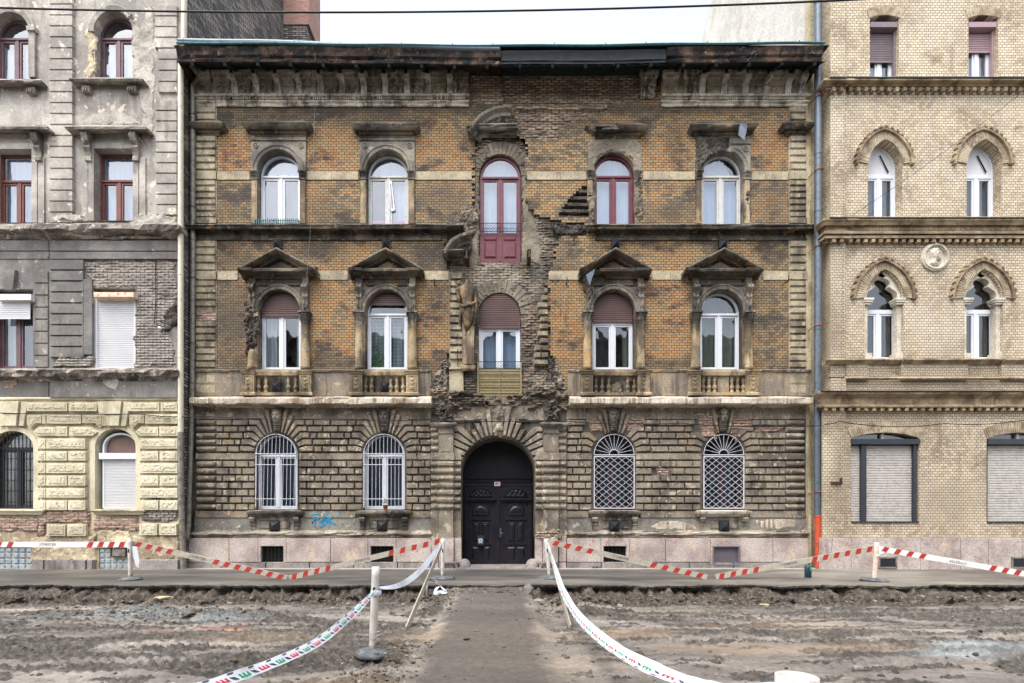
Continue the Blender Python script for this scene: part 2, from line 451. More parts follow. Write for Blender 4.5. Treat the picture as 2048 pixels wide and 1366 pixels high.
def curtain(name, c, tr=.35, pattern=None):
    m = NT(name); w = m.wall(); t = m.node('ShaderNodeBsdfTranslucent'); t.inputs[0].default_value = c
    col = m.ramp(m.noise(m.scale(w, 9, .6, 1), 2.2, 3), [(.3, tuple(v*.75 for v in c[:3])+(1,)), (.7, c)])
    if pattern:
        v = m.node('ShaderNodeTexVoronoi'); m.set(v.inputs['Vector'], w); v.inputs['Scale'].default_value = 9; v.inputs['Randomness'].default_value = .15
        col = m.mix(m.step(v.outputs['Distance'], .36, .42), pattern, col)
    m.done(col, .9)
    mx = m.node('ShaderNodeMixShader'); mx.inputs[0].default_value = tr
    m.l.new(m.b.outputs[0], mx.inputs[1]); m.l.new(t.outputs[0], mx.inputs[2]); m.l.new(mx.outputs[0], m.out.inputs[0])
    return m.m
def glass(name, tint=(.75, .8, .82, 1), refl=1.0, wave=.3):
    m = NT(name); w = m.wall()
    tr = m.node('ShaderNodeBsdfTransparent'); tr.inputs[0].default_value = tint
    g = m.node('ShaderNodeBsdfGlossy'); g.inputs['Roughness'].default_value = .02; g.inputs[0].default_value = (.93, .96, 1, 1)
    bp = m.bump(m.noise(m.scale(w, 1, .6, 1), 1.7, 2, .4), wave, .05); m.l.new(bp, g.inputs['Normal'])
    ge = m.node('ShaderNodeNewGeometry'); dt = m.node('ShaderNodeVectorMath', operation='DOT_PRODUCT')
    m.l.new(ge.outputs['True Normal'], dt.inputs[0]); m.l.new(ge.outputs['Incoming'], dt.inputs[1])
    c = m.math('SUBTRACT', 1, m.math('ABSOLUTE', dt.outputs['Value'])); f0 = .11*refl          # two panes, either side
    f = m.math('ADD', f0, m.math('MULTIPLY', m.math('POWER', c, 4), 1-f0), clamp=True)
    mx = m.node('ShaderNodeMixShader'); m.l.new(f, mx.inputs[0]); m.l.new(tr.outputs[0], mx.inputs[1]); m.l.new(g.outputs[0], mx.inputs[2])
    m.l.new(mx.outputs[0], m.out.inputs[0]); return m.m

M = {}
T1, T2, T3 = lin(168, 152, 122), lin(146, 130, 104), lin(120, 106, 88)
M['quoin'] = stone('weathered_quoin_stone', [lin(116, 108, 95), lin(160, 149, 125), lin(180, 169, 145)], .42, lin(84, 78, 70), .3)
M['rustic'] = stone('sooted_rustic_stone', [lin(98, 91, 82), lin(128, 119, 106), lin(148, 138, 122)], .3, lin(72, 69, 64), .5, lin(180, 168, 148), .7, warm=lin(142, 122, 92))
M['trim'] = stone('dark_trim_stone', [lin(92, 87, 80), lin(122, 115, 105), lin(150, 141, 126)], .5, lin(52, 48, 44), .22, lin(160, 148, 126), .5)
M['trimdark'] = stone('blackened_cornice_stone', [lin(62, 59, 55), lin(90, 85, 77), lin(124, 115, 100)], .45, lin(42, 40, 38), .35, lin(150, 126, 92), .6, warm=lin(112, 84, 54))
M['spandrel'] = stone('grey_window_surround', [lin(100, 96, 90), lin(128, 122, 112), lin(156, 148, 132)], .3, lin(78, 72, 66), .2, lin(172, 160, 138), .4)
M['tan'] = stone('tan_column_stone', [lin(106, 94, 78), lin(150, 133, 104), lin(172, 156, 126)], .48, lin(78, 69, 58), .32, lin(120, 106, 90), .5, warm=lin(176, 140, 90))
M['panel'] = stone('stained_parapet_render', [lin(112, 104, 96), lin(132, 122, 108), lin(152, 138, 116)], .4, lin(88, 82, 76), .2, lin(178, 166, 146), .4, warm=lin(172, 138, 88), streak=1)
M['ledge'] = stone('pale_ledge_stone', [lin(160, 148, 130), lin(190, 180, 164), lin(206, 198, 184)], .45, lin(118, 96, 72), .1, lin(150, 130, 104), .4, sc_=1.6, streak=1)
M['bandstone'] = stone('smooth_band_stone', [lin(140, 130, 112), lin(168, 156, 130), lin(180, 168, 142)], .2, lin(110, 102, 90), .1, lin(120, 110, 98), .25)
M['greyrender'] = stone('grey_lower_render', [lin(108, 104, 96), lin(126, 123, 114), lin(138, 134, 124)], .1, lin(92, 84, 74), .28, lin(170, 160, 146), .3)
M['moulding'] = stone('base_moulding_stone', [lin(118, 110, 98), lin(150, 142, 128), lin(170, 160, 144)], .35, lin(82, 74, 64), .35, lin(188, 176, 158), .6)
M['rubble'] = stone('exposed_rubble_mortar', [lin(84, 76, 66), lin(112, 102, 90), lin(142, 130, 114)], .42, lin(60, 56, 52), .35, lin(168, 152, 130), 1.0, sc_=1.8)
M['plaster'] = stone('rough_grey_plaster', [lin(98, 91, 80), lin(122, 113, 98), lin(144, 134, 118)], .3, lin(98, 92, 82), .3, lin(112, 104, 92), .6)
M['darkrubble'] = stone('dark_rubble_mortar', [lin(62, 57, 52), lin(84, 78, 70), lin(106, 97, 86)], .5, lin(46, 43, 41), .25, lin(150, 136, 116), 1.0, sc_=1.8)
M['statue'] = stone('ochre_statue_stone', [lin(70, 64, 56), lin(114, 98, 77), lin(150, 126, 95)], .6, lin(66, 60, 54), .2, lin(186, 130, 70), .5, sc_=2.2)
M['granite'] = stone('pink_plinth_granite', [lin(152, 138, 132), lin(172, 159, 152), lin(186, 175, 168)], .12, lin(128, 116, 110), .1, lin(168, 112, 96), .15, rough=.6, warm=lin(206, 186, 164))
M['granitegrey'] = stone('grey_base_stone', [lin(112, 108, 106), lin(136, 130, 126), lin(152, 144, 138)], .25, lin(88, 84, 80), .15, lin(110, 116, 84), .2, rough=.7)
M['lrender'] = stone('pale_grey_render', [lin(137, 132, 125), lin(162, 156, 147), lin(185, 178, 168)], .32, lin(122, 114, 106), .3, lin(214, 204, 186), .45, sc_=.75, grain=.5)
M['lgrey'] = stone('lead_grey_render', [lin(104, 101, 98), lin(122, 119, 114), lin(140, 136, 130)], .25, lin(98, 92, 86), .2, lin(180, 170, 154), .3, sc_=.9, grain=.5)
M['lyellow'] = stone('yellow_painted_render', [lin(182, 174, 148), lin(202, 194, 166), lin(214, 206, 180)], .3, lin(160, 150, 124), .2, lin(186, 176, 156), .25, grain=.5)
M['lworn'] = stone('worn_base_render', [lin(150, 132, 112), lin(178, 162, 138), lin(204, 192, 160)], .2, lin(128, 116, 104), .5, lin(214, 202, 160), .7, sc_=1.4)
M['cream'] = stone('cream_return_render', [lin(160, 148, 118), lin(184, 172, 142), lin(198, 188, 160)], .3, lin(128, 116, 94), .12, lin(140, 128, 106), .3, streak=.8)
M['palegable'] = stone('pale_gable_render', [lin(196, 192, 180), lin(208, 205, 194), lin(214, 211, 202)], .1, lin(180, 174, 162), .1, lin(196, 190, 176), .4)

def bl(px, py, rx, ry, k=1): return (PX(px), PZ(py), rx/66, ry/66, k)
M['brick'] = bricks('ochre_facing_brick', [(.1, lin(88, 82, 74)), (.3, lin(122, 108, 87)), (.48, lin(154, 133, 99)), (.64, lin(170, 135, 92)), (.82, lin(164, 119, 78)), (1, lin(138, 101, 74))],
    lin(54, 50, 47), bw=.16, sootk=.58, sootc=lin(60, 57, 55), soot=[bl(700, 215, 400, 22), bl(1300, 218, 330, 16, .8), bl(560, 232, 95, 42, .8), bl(772, 232, 95, 38, .7), bl(445, 520, 110, 40, .75), bl(640, 505, 70, 24, .8), bl(850, 520, 60, 50, .85),
        bl(465, 640, 60, 130, .7), bl(640, 420, 60, 50, .55), bl(870, 400, 80, 50, .6), bl(700, 728, 420, 16, .9), bl(1350, 728, 280, 14, .8), bl(880, 600, 30, 70, .8), bl(1345, 428, 70, 30, .7),
        bl(1540, 400, 40, 60, .5), bl(460, 425, 50, 30, .6), bl(1350, 280, 24, 50, .55), bl(1120, 250, 120, 30, .5), bl(1540, 600, 36, 120, .35), bl(845, 470, 60, 30, .7), bl(1120, 520, 30, 60, .5)],
    zone=[bl(470, 310, 60, 50), bl(660, 310, 90, 50), bl(880, 320, 80, 50, .7), bl(1330, 320, 70, 60, .9), bl(1540, 300, 50, 60, .8), bl(660, 640, 60, 110, .7), bl(860, 660, 50, 90), bl(1130, 650, 50, 110, .9), bl(1340, 620, 60, 130, .8), bl(1350, 510, 60, 30, .8), bl(690, 520, 70, 30, .7)])
M['oldbrick'] = bricks('exposed_old_brick', [(.15, lin(108, 98, 88)), (.4, lin(148, 130, 112)), (.6, lin(170, 148, 126)), (.8, lin(184, 160, 140)), (1, lin(172, 128, 108))], lin(100, 93, 84), dist=0, bw=.24, rh=.0792, ms=.011, sootk=.35, bumpk=1.2)
M['pinkbrick'] = bricks('bare_pink_brick', [(.15, lin(150, 124, 108)), (.5, lin(182, 154, 136)), (.8, lin(196, 164, 148)), (1, lin(170, 118, 100))], lin(120, 110, 98), dist=0, bw=.24, rh=.0792, ms=.011, sootk=.35, bumpk=1.1)
M['lbrick'] = bricks('grey_washed_brick', [(.15, lin(136, 131, 124)), (.5, lin(158, 149, 140)), (.8, lin(174, 161, 150)), (1, lin(176, 144, 132))], lin(96, 90, 84), dist=0, bw=.24, rh=.0792, ms=.012, sootk=.4, bumpk=1.2)
def blr(px, py, rx, ry, k=1): return (PX(px, -.45), PZ(py, -.45), rx/68, ry/68, k)
M['rbrick'] = bricks('cream_facing_brick', [(.1, lin(144, 128, 106)), (.3, lin(176, 160, 136)), (.5, lin(199, 184, 158)), (.75, lin(213, 199, 174)), (1, lin(194, 166, 132))], lin(108, 100, 92), bw=.128, rh=.0775, ms=.0078, rw=.3, sootk=.12, sootc=lin(120, 104, 84),
    soot=[blr(1740, 840, 140, 40, .5), blr(1650, 620, 40, 260, .4), blr(1900, 1000, 120, 50, .45), blr(1850, 760, 260, 60, .45), blr(1680, 950, 36, 120, .45), blr(1950, 185, 90, 20, .3)],
    pale=[blr(1890, 660, 90, 60, .6), blr(1900, 40, 90, 60, .8), blr(1880, 330, 60, 70, .35), blr(1975, 200, 50, 16, .8)])
M['rvous'] = stone('cream_brick_voussoir', [lin(140, 126, 106), lin(170, 156, 132), lin(190, 176, 150)], .25, lin(108, 92, 74), .1, sc_=3)
M['rtrim'] = stone('brown_moulded_brick', [lin(112, 96, 78), lin(144, 127, 102), lin(172, 156, 128)], .2, lin(96, 80, 62), .1, lin(150, 90, 60), .4, sc_=2.2)
M['rstone'] = stone('pale_carved_stone', [lin(176, 168, 152), lin(202, 194, 178), lin(212, 205, 190)], .2, lin(140, 128, 112), .1)
M['gabledark'] = bricks('dark_firewall_brick', [(.2, lin(84, 80, 78)), (.45, lin(124, 118, 112)), (.7, lin(172, 160, 148)), (1, lin(176, 132, 108))], lin(40, 38, 38), bw=.3, rh=.09, ms=.016, sootk=.4)
M['chimney'] = bricks('pink_chimney_brick', [(.2, lin(168, 118, 106)), (.6, lin(190, 146, 132)), (1, lin(176, 150, 140))], lin(150, 140, 132), bw=.26, rh=.085, ms=.012, sootk=.2)
M['black'] = plain('black_void', lin(14, 13, 13), .9)
M['friezestone'] = stone('weathered_frieze_stone', [lin(142, 134, 121), lin(184, 175, 158), lin(208, 200, 184)], .5, lin(78, 73, 66), .4, lin(200, 192, 176), .6, sc_=1.6)
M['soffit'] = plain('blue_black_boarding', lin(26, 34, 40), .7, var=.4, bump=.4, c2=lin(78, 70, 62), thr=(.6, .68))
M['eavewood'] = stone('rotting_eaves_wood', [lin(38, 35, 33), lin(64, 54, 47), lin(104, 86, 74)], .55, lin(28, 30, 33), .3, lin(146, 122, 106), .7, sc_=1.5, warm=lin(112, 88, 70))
M['zinc'] = plain('pale_zinc', lin(92, 101, 110), .45, .3, var=.15, spec=.5)
M['bluesheet'] = plain('teal_edge_flashing', lin(78, 128, 134), .4, .2, var=.3)
M['creampipe'] = plain('cream_painted_pipe', lin(206, 198, 176), .45, c2=lin(172, 162, 144), thr=(.6, .68))
M['greypipe'] = plain('grey_zinc_pipe', lin(138, 132, 122), .45, .3, c2=lin(96, 92, 86))
M['bluepipe'] = plain('blue_grey_pipe', lin(96, 105, 114), .4, .3, c2=lin(72, 82, 92), thr=(.5, .66))
M['orange'] = plain('orange_plastic_pipe', lin(184, 80, 52), .35, var=.15)
M['rust'] = plain('rusty_iron', lin(74, 50, 40), .8, c2=lin(40, 34, 32), bump=.4)
M['rustclip'] = plain('rusty_clip', lin(150, 84, 58), .8)
M['iron'] = plain('dark_iron', lin(34, 34, 36), .5, .4)
M['upvc'] = plain('white_window_plastic', lin(206, 210, 216), .35, var=.03, spec=.5)
M['oldwhite'] = plain('flaking_white_paint', lin(190, 188, 184), .6, c2=lin(120, 112, 102), thr=(.6, .66))
M['burg'] = plain('burgundy_paint', lin(98, 42, 52), .35, var=.25, c2=lin(140, 96, 100), thr=(.64, .72), sc_=9)
M['brownwood'] = plain('brown_window_wood', lin(110, 60, 50), .45, var=.2)
M['plumwood'] = plain('plum_window_wood', lin(98, 72, 78), .45, var=.2)
M['shutbrown'] = plain('brown_shutter_slats', lin(92, 70, 66), .5, var=.15, sc_=2)
M['shutwhite'] = plain('white_shutter_slats', lin(200, 200, 201), .45, var=.05, sc_=2)
M['shutgrey'] = plain('pale_grey_shutter_slats', lin(184, 180, 174), .5, var=.08, c2=lin(166, 160, 150))
M['shutplum'] = plain('plum_grey_shutter_slats', lin(116, 104, 108), .5, var=.1)
M['shutpink'] = plain('dusty_pink_shutter_slats', lin(150, 126, 130), .5, var=.1)
M['anthra'] = plain('anthracite_metal', lin(50, 55, 61), .4, .2)
M['bamboo'] = plain('weathered_bamboo', lin(136, 124, 92), .8, var=.25, sc_=14)
M['gate'] = plain('blue_black_door_paint', lin(24, 24, 32), .42, var=.4, bump=.25, sc_=4, c2=lin(40, 33, 35), thr=(.5, .66))
M['whitemetal'] = plain('white_painted_bars', lin(206, 210, 217), .4, var=.03, c2=lin(190, 180, 170), thr=(.66, .72))
M['graffiti'] = plain('cyan_spray_paint', lin(34, 146, 190), .6, var=.1)
M['vent'] = plain('black_vent_metal', lin(38, 40, 44), .45, .3)
M['green'] = plain('teal_painted_rail', lin(44, 88, 84), .5)
M['leaf'] = plain('leaf_green', lin(62, 98, 48), .6, var=.4, sc_=12)
M['terra'] = plain('terracotta', lin(140, 72, 50), .8)
M['glass'] = glass('window_glass'); M['glassdark'] = glass('dark_window_glass', (.5, .56, .62, 1), 1.0); M['glasssky'] = glass('bright_window_glass', (.75, .82, .9, 1), 1.5)
M['cwhite'] = curtain('white_net_curtain', lin(214, 219, 226)); M['cgrey'] = curtain('blue_grey_mesh_curtain', lin(108, 120, 134)); M['clace'] = curtain('lace_curtain', lin(176, 188, 190), .35, lin(120, 140, 142))
M['csheer'] = curtain('sheer_olive_curtain', lin(122, 128, 116)); M['cpink'] = curtain('pink_cloth', lin(204, 96, 140)); M['cdark'] = curtain('dark_curtain', lin(50, 54, 60)); M['cskyrefl'] = curtain('painted_sky_reflection', lin(188, 206, 222))  # the pale blue one is reflected sky, painted on a sheet behind the pane
M['cbrown'] = plain('brown_cloth', lin(112, 92, 84), .9)
M['asphalt'] = None

# --- ground materials
def ground_mat():
    m = NT('churned_mud_and_gravel'); p = m.pos(); s = m.node('ShaderNodeSeparateXYZ'); m.l.new(p, s.inputs[0]); m.px, m.pz = s.outputs[0], s.outputs[1]
    st = m.scale(p, .35, 1, 1)
    a = m.noise(st, 1.1, 9, .68)
    col = m.ramp(a, [(.38, lin(90, 85, 79)), (.46, lin(108, 102, 96)), (.53, lin(122, 116, 109)), (.62, lin(146, 139, 130))])
    f = m.noise(p, 15, 9, .8)
    at = m.node('ShaderNodeAttribute'); at.attribute_name = 'turned'; tu = m.math('ADD', at.outputs['Fac'], m.math('MULTIPLY', m.math('SUBTRACT', m.noise(m.scale(p, .6, 1.6, 1), 5, 8, .75), .5), 1.1), clamp=True)
    tu = m.step(tu, .3, .75)
    col = m.mix(m.math('ADD', .7, m.math('MULTIPLY', tu, .3)), col, m.mix(.92, col, m.ramp(f, [(.38, .3), (.455, .8), (.54, 1.05), (.63, 1.5)]), 'MULTIPLY'))
    col = m.mix(m.math('MULTIPLY', tu, .72), col, m.ramp(m.noise(p, 9, 8, .8), [(.41, lin(28, 26, 24)), (.49, lin(58, 54, 49)), (.55, lin(84, 79, 71)), (.64, lin(128, 119, 106))]))
    pert = m.math('MULTIPLY', m.math('SUBTRACT', m.noise(m.scale(p, .6, 1.3, 1), 1.3, 8, .7), .5), 2.8)
    ochre = m.blob([(-.2, -7.8, 1.5, .7, .8), (1.9, -7.6, .9, .35, .8), (-1.6, -10.3, .8, .5, .7), (4.2, -8.6, 2.4, .3, .6), (-3.6, -8.0, 1.1, .4, .6), (4.7, -7.0, 1.4, .4, .5), (-.1, -9.2, 1.6, .8, .4)], pert)
    col = m.mix(m.math('MULTIPLY', ochre, .55), col, lin(160, 138, 110))
    gr = m.blob([(-6.2, -6.2, 1.6, .42, .95), (-4.9, -6.5, 1.0, .3, .8), (-3.9, -6.0, .9, .25, .6), (-8.2, -6.6, .8, .25, .6)], pert)
    col = m.mix(m.math('MULTIPLY', gr, .6), col, m.ramp(m.noise(p, 30, 4, .8), [(.3, lin(70, 80, 84)), (.55, lin(128, 138, 140)), (.7, lin(176, 182, 184))]))
    pu = m.blob([(6.6, -8.6, .9, .32, 1), (6.0, -8.9, .7, .16, .9), (7.6, -8.9, .8, .4, .9)], pert)
    col = m.mix(m.math('MULTIPLY', pu, .65), col, m.ramp(m.noise(p, 22, 5, .8), [(.35, lin(120, 128, 128)), (.6, lin(170, 182, 186))]))
    br = m.blob([(-4.5, -7.3, .5, .14, 1), (-5.4, -7.4, .2, .1, 1), (3.4, -7.0, .5, .12, .6)], pert)
    col = m.mix(m.math('MULTIPLY', br, .5), col, lin(158, 96, 72))
    dry = m.blob([(-8.6, -5.5, 5, .3, .9), (2.6, -5.55, 2.4, .14, .8), (8.0, -5.3, 3, .2, .7)], pert)
    col = m.mix(m.math('MULTIPLY', dry, .6), col, lin(160, 150, 134))
    bank = m.math('MULTIPLY', m.step(m.math('ADD', m.pz, m.math('MULTIPLY', m.math('SUBTRACT', m.noise(p, 1.4, 5), .5), .7)), -5.1, -4.75), m.math('ADD', .35, m.math('MULTIPLY', m.step(m.math('ABSOLUTE', m.math('ADD', m.px, .18)), .8, 1.3), .35)))
    col = m.mix(m.math('MULTIPLY', bank, .8), col, m.ramp(m.noise(p, 11, 6, .75), [(.4, lin(40, 35, 31)), (.5, lin(74, 65, 56)), (.62, lin(128, 116, 100))]))
    edge = m.math('ADD', m.math('ABSOLUTE', m.math('ADD', m.px, .18)), m.math('MULTIPLY', m.math('SUBTRACT', m.noise(p, 1.9, 8, .7), .5), .9))
    path = m.math('MULTIPLY', m.math('SUBTRACT', 1, m.step(edge, .6, .9)), .8)
    col = m.mix(path, col, m.mix(.9, lin(78, 74, 69), m.ramp(m.noise(m.scale(p, 1, .7, 1), 13, 9, .85), [(.38, .4), (.46, .85), (.54, 1.0), (.62, 1.5)]), 'MULTIPLY'))
    h = m.math('ADD', m.math('MULTIPLY', f, 1.0), m.math('MULTIPLY', m.noise(p, 90, 4, .7), .5))
    rough = m.math('ADD', .62, m.math('MULTIPLY', a, .3))
    return m.done(col, rough, m.bump(m.math('MULTIPLY', h, m.math('ADD', .6, m.math('MULTIPLY', tu, .7))), .9, .02), spec=.35)
M['ground'] = ground_mat()
def pave_mat():
    m = NT('worn_asphalt_paving'); p = m.pos(); s = m.node('ShaderNodeSeparateXYZ'); m.l.new(p, s.inputs[0]); m.px, m.pz = s.outputs[0], s.outputs[1]
    pert = m.math('MULTIPLY', m.math('SUBTRACT', m.noise(m.scale(p, .7, 1.5, 1), 1.1, 7, .65), .5), 2.2)
    col = m.ramp(m.noise(m.scale(p, .5, 1.4, 1), .8, 8, .6), [(.36, lin(62, 60, 57)), (.5, lin(82, 79, 75)), (.62, lin(102, 98, 91))])
    sand = m.blob([(9.6, -2.2, 3.2, 2.2, 1), (5.4, -3.7, 2.0, .5, .7), (-6.5, -4.0, 2.2, .3, .6), (-.3, -3.8, 1.4, .5, .7), (9, -4.0, 6, .5, 1), (1.6, -3.6, 1, .5, .5)], pert)
    col = m.mix(m.math('MULTIPLY', sand, .8), col, lin(142, 136, 124))
    patch = m.math('MULTIPLY', m.step(m.noise(p, .45, 2), .5, .52), .25)
    col = m.mix(patch, col, lin(70, 67, 64))
    col = m.mix(.5, col, m.ramp(m.noise(p, 60, 4, .7), [(.3, .75), (.6, 1.05)]), 'MULTIPLY')
    wallside = m.math('MULTIPLY', m.step(m.math('ADD', m.pz, m.math('MULTIPLY', m.math('SUBTRACT', m.noise(p, 2.2, 5), .5), .5)), -.75, -.35), .75)
    col = m.mix(wallside, col, lin(176, 170, 158))
    m.done(col, .55, m.bump(m.noise(p, 70, 4), .25, .004), spec=.4); return m.m
M['asphalt'] = pave_mat()
M['postwhite'] = plain('dirty_white_plastic', lin(208, 205, 199), .5, local=True, c2=lin(132, 120, 104), thr=(.56, .66), sc_=7)
def post_mat():
    m = NT('mud_splashed_white_plastic'); o = m.pos(True); s = m.node('ShaderNodeSeparateXYZ'); m.l.new(o, s.inputs[0])
    n = m.noise(o, 9, 8, .75); col = m.ramp(m.noise(o, 3, 6), [(.35, lin(186, 181, 172)), (.65, lin(212, 210, 205))])
    mud = m.step(m.math('ADD', m.math('MULTIPLY', s.outputs[2], -1.1), n), .22, .36)
    col = m.mix(m.math('MULTIPLY', mud, .8), col, lin(108, 98, 86))
    col = m.mix(m.math('MULTIPLY', m.step(m.noise(m.scale(o, 1, 1, .25), 16, 5, .7), .57, .66), .55), col, lin(122, 112, 98))
    return m.done(col, .55)
M['postwhite'] = post_mat()
M['postorange'] = plain('orange_stained_plastic', lin(214, 196, 184), .5, local=True, c2=lin(216, 164, 140), thr=(.48, .66), sc_=5)
M['rubber'] = plain('dusty_grey_rubber', lin(78, 84, 90), .75, local=True, c2=lin(110, 110, 106), bump=.3, sc_=8)
M['tapewhite'] = plain('white_barrier_tape', lin(206, 212, 220), .4, var=.05, spec=.5, sc_=3, c2=lin(168, 166, 162), thr=(.55, .72))
M['tprint'] = [plain('tape_print_'+n, c, .45, var=.05) for n, c in (('green', lin(24, 150, 92)), ('red', lin(208, 36, 58)), ('navy', lin(58, 62, 78)))]
M['boardwhite'] = plain('dirty_white_board', lin(172, 166, 152), .6, local=True, c2=lin(158, 146, 128), sc_=7, thr=(.5, .66))
M['boardclean'] = plain('white_board', lin(224, 222, 218), .5, local=True, var=.04, c2=lin(196, 190, 180), thr=(.6, .7))
M['boardred'] = plain('red_board_stripe', lin(168, 48, 44), .55, local=True, c2=lin(160, 80, 70), thr=(.56, .72), sc_=8)
M['ink'] = plain('dark_lettering', lin(84, 84, 88), .6)
M['concrete'] = stone('pale_concrete_stone', [lin(130, 126, 118), lin(158, 152, 142)], .2, lin(100, 94, 86), .2, local=True, sc_=3)
M['clod'] = stone('muddy_clod', [lin(70, 62, 54), lin(98, 88, 76), lin(124, 112, 98)], .2, lin(52, 46, 40), .2, local=True, sc_=3, bump=.9)
M['plasterlight'] = stone('pale_flaking_plaster', [lin(150, 144, 133), lin(172, 166, 154), lin(188, 182, 170)], .12, lin(140, 132, 122), .2, lin(160, 150, 136), .8, sc_=1.6)
M['lrendertrim'] = stone('grey_moulded_render', [lin(104, 98, 92), lin(134, 127, 118), lin(164, 156, 146)], .4, lin(84, 79, 75), .3, lin(206, 196, 180), .5, sc_=1.3)
M['gblock'] = plain('glass_blocks', lin(138, 152, 160), .25, var=.2, spec=.7)
M['joint'] = stone('sooty_joint_stone', [lin(80, 75, 69), lin(100, 94, 85), lin(118, 110, 98)], .4, lin(34, 32, 30), .25, lin(120, 108, 92), .6)
M['midbrick'] = bricks('grey_broken_brickwork', [(.1, lin(70, 65, 60)), (.35, lin(102, 94, 84)), (.6, lin(130, 116, 100)), (.8, lin(148, 128, 108)), (1, lin(150, 104, 84))], lin(92, 85, 76), dist=0, bw=.24, rh=.0792, ms=.012, sootk=.6, bumpk=1.3, pale=[bl(1070, 480, 20, 60, .7), bl(995, 555, 90, 30, .6), bl(1000, 830, 120, 40, .5), bl(905, 760, 30, 30, .6), bl(1110, 770, 30, 30, .6)])
M['streaked'] = stone('white_streaked_bracket_stone', [lin(134, 128, 120), lin(190, 184, 174), lin(222, 218, 210)], .2, lin(60, 56, 52), .35, lin(222, 218, 210), .6, sc_=2.6, streak=1)
M['darkplum'] = plain('dark_plum_wood', lin(52, 36, 42), .5, var=.2)

# ------------------------------------------------------------------ windows
def poly_offset(o, cx, k, zs, zb, kb):              # shrink an arch outline
    return o
def arch_ring(px0, px1, zs, zb, rise, t, tb=None):
    """outer and inner outlines of an arched frame of width t (bottom bar tb)"""
    tb = t if tb is None else tb
    return arch(px0, px1, zs, zb, rise), arch(px0+t, px1-t, zs, zb+tb, rise-t)
def rectp(x0, x1, z0, z1): return [(x0, z0), (x1, z0), (x1, z1), (x0, z1)]
def sash(mb, x0, x1, z0, z1, t, yf, yb, mi=0): mb.ring(rectp(x0, x1, z0, z1), rectp(x0+t, x1-t, z0+t, z1-t), yf, yb, mi)
def halfw(x0, x1, zs, rise):
    a = (x1-x0)/2
    return lambda z: a if z <= zs else a*math.sqrt(max(0, 1-((z-zs)/rise)**2))
def sheet(mb, cx, hw, z0, z1, yf, nx=28, nz=14, side=(-1, 1)):
    vs = []
    for k in range(nz+1):
        z = z0+(z1-z0)*k/nz; w = hw(z)
        for i in range(nx+1):
            t = side[0]+(side[1]-side[0])*i/nx; x = cx+w*t
            vs.append((x, yf(x, z), z))
    mb.add(vs, [(k*(nx+1)+i, k*(nx+1)+i+1, (k+1)*(nx+1)+i+1, (k+1)*(nx+1)+i) for k in range(nz) for i in range(nx)], 0, True)
def wavy(y, amp=.02, k=38, ph=0): return lambda x, z: y+amp*math.sin(x*k+ph+.6*math.sin(z*2+x*3))
def shutter(mb, cx, hw, z0, z1, y, pitch=.055, amp=.014, bar=True):
    n = int((z1-z0)/pitch); zs = []
    for i in range(n):
        for t, o in ((0, 0), (.15, 1), (.75, 1), (.9, 0)): zs.append((z0+(z1-z0)*(i+t)/n, o))
    zs.append((z1-.001, 0)); vs = []
    for z, o in zs: w = hw(z); vs += [(cx-w, y-amp*o, z), (cx+w, y-amp*o, z)]
    mb.add(vs, [(2*i, 2*i+1, 2*i+3, 2*i+2) for i in range(len(zs)-1)])
    if bar: w = hw(z0); mb.box(cx-w, cx+w, y-.02, y, z0-.03, z0-.001)

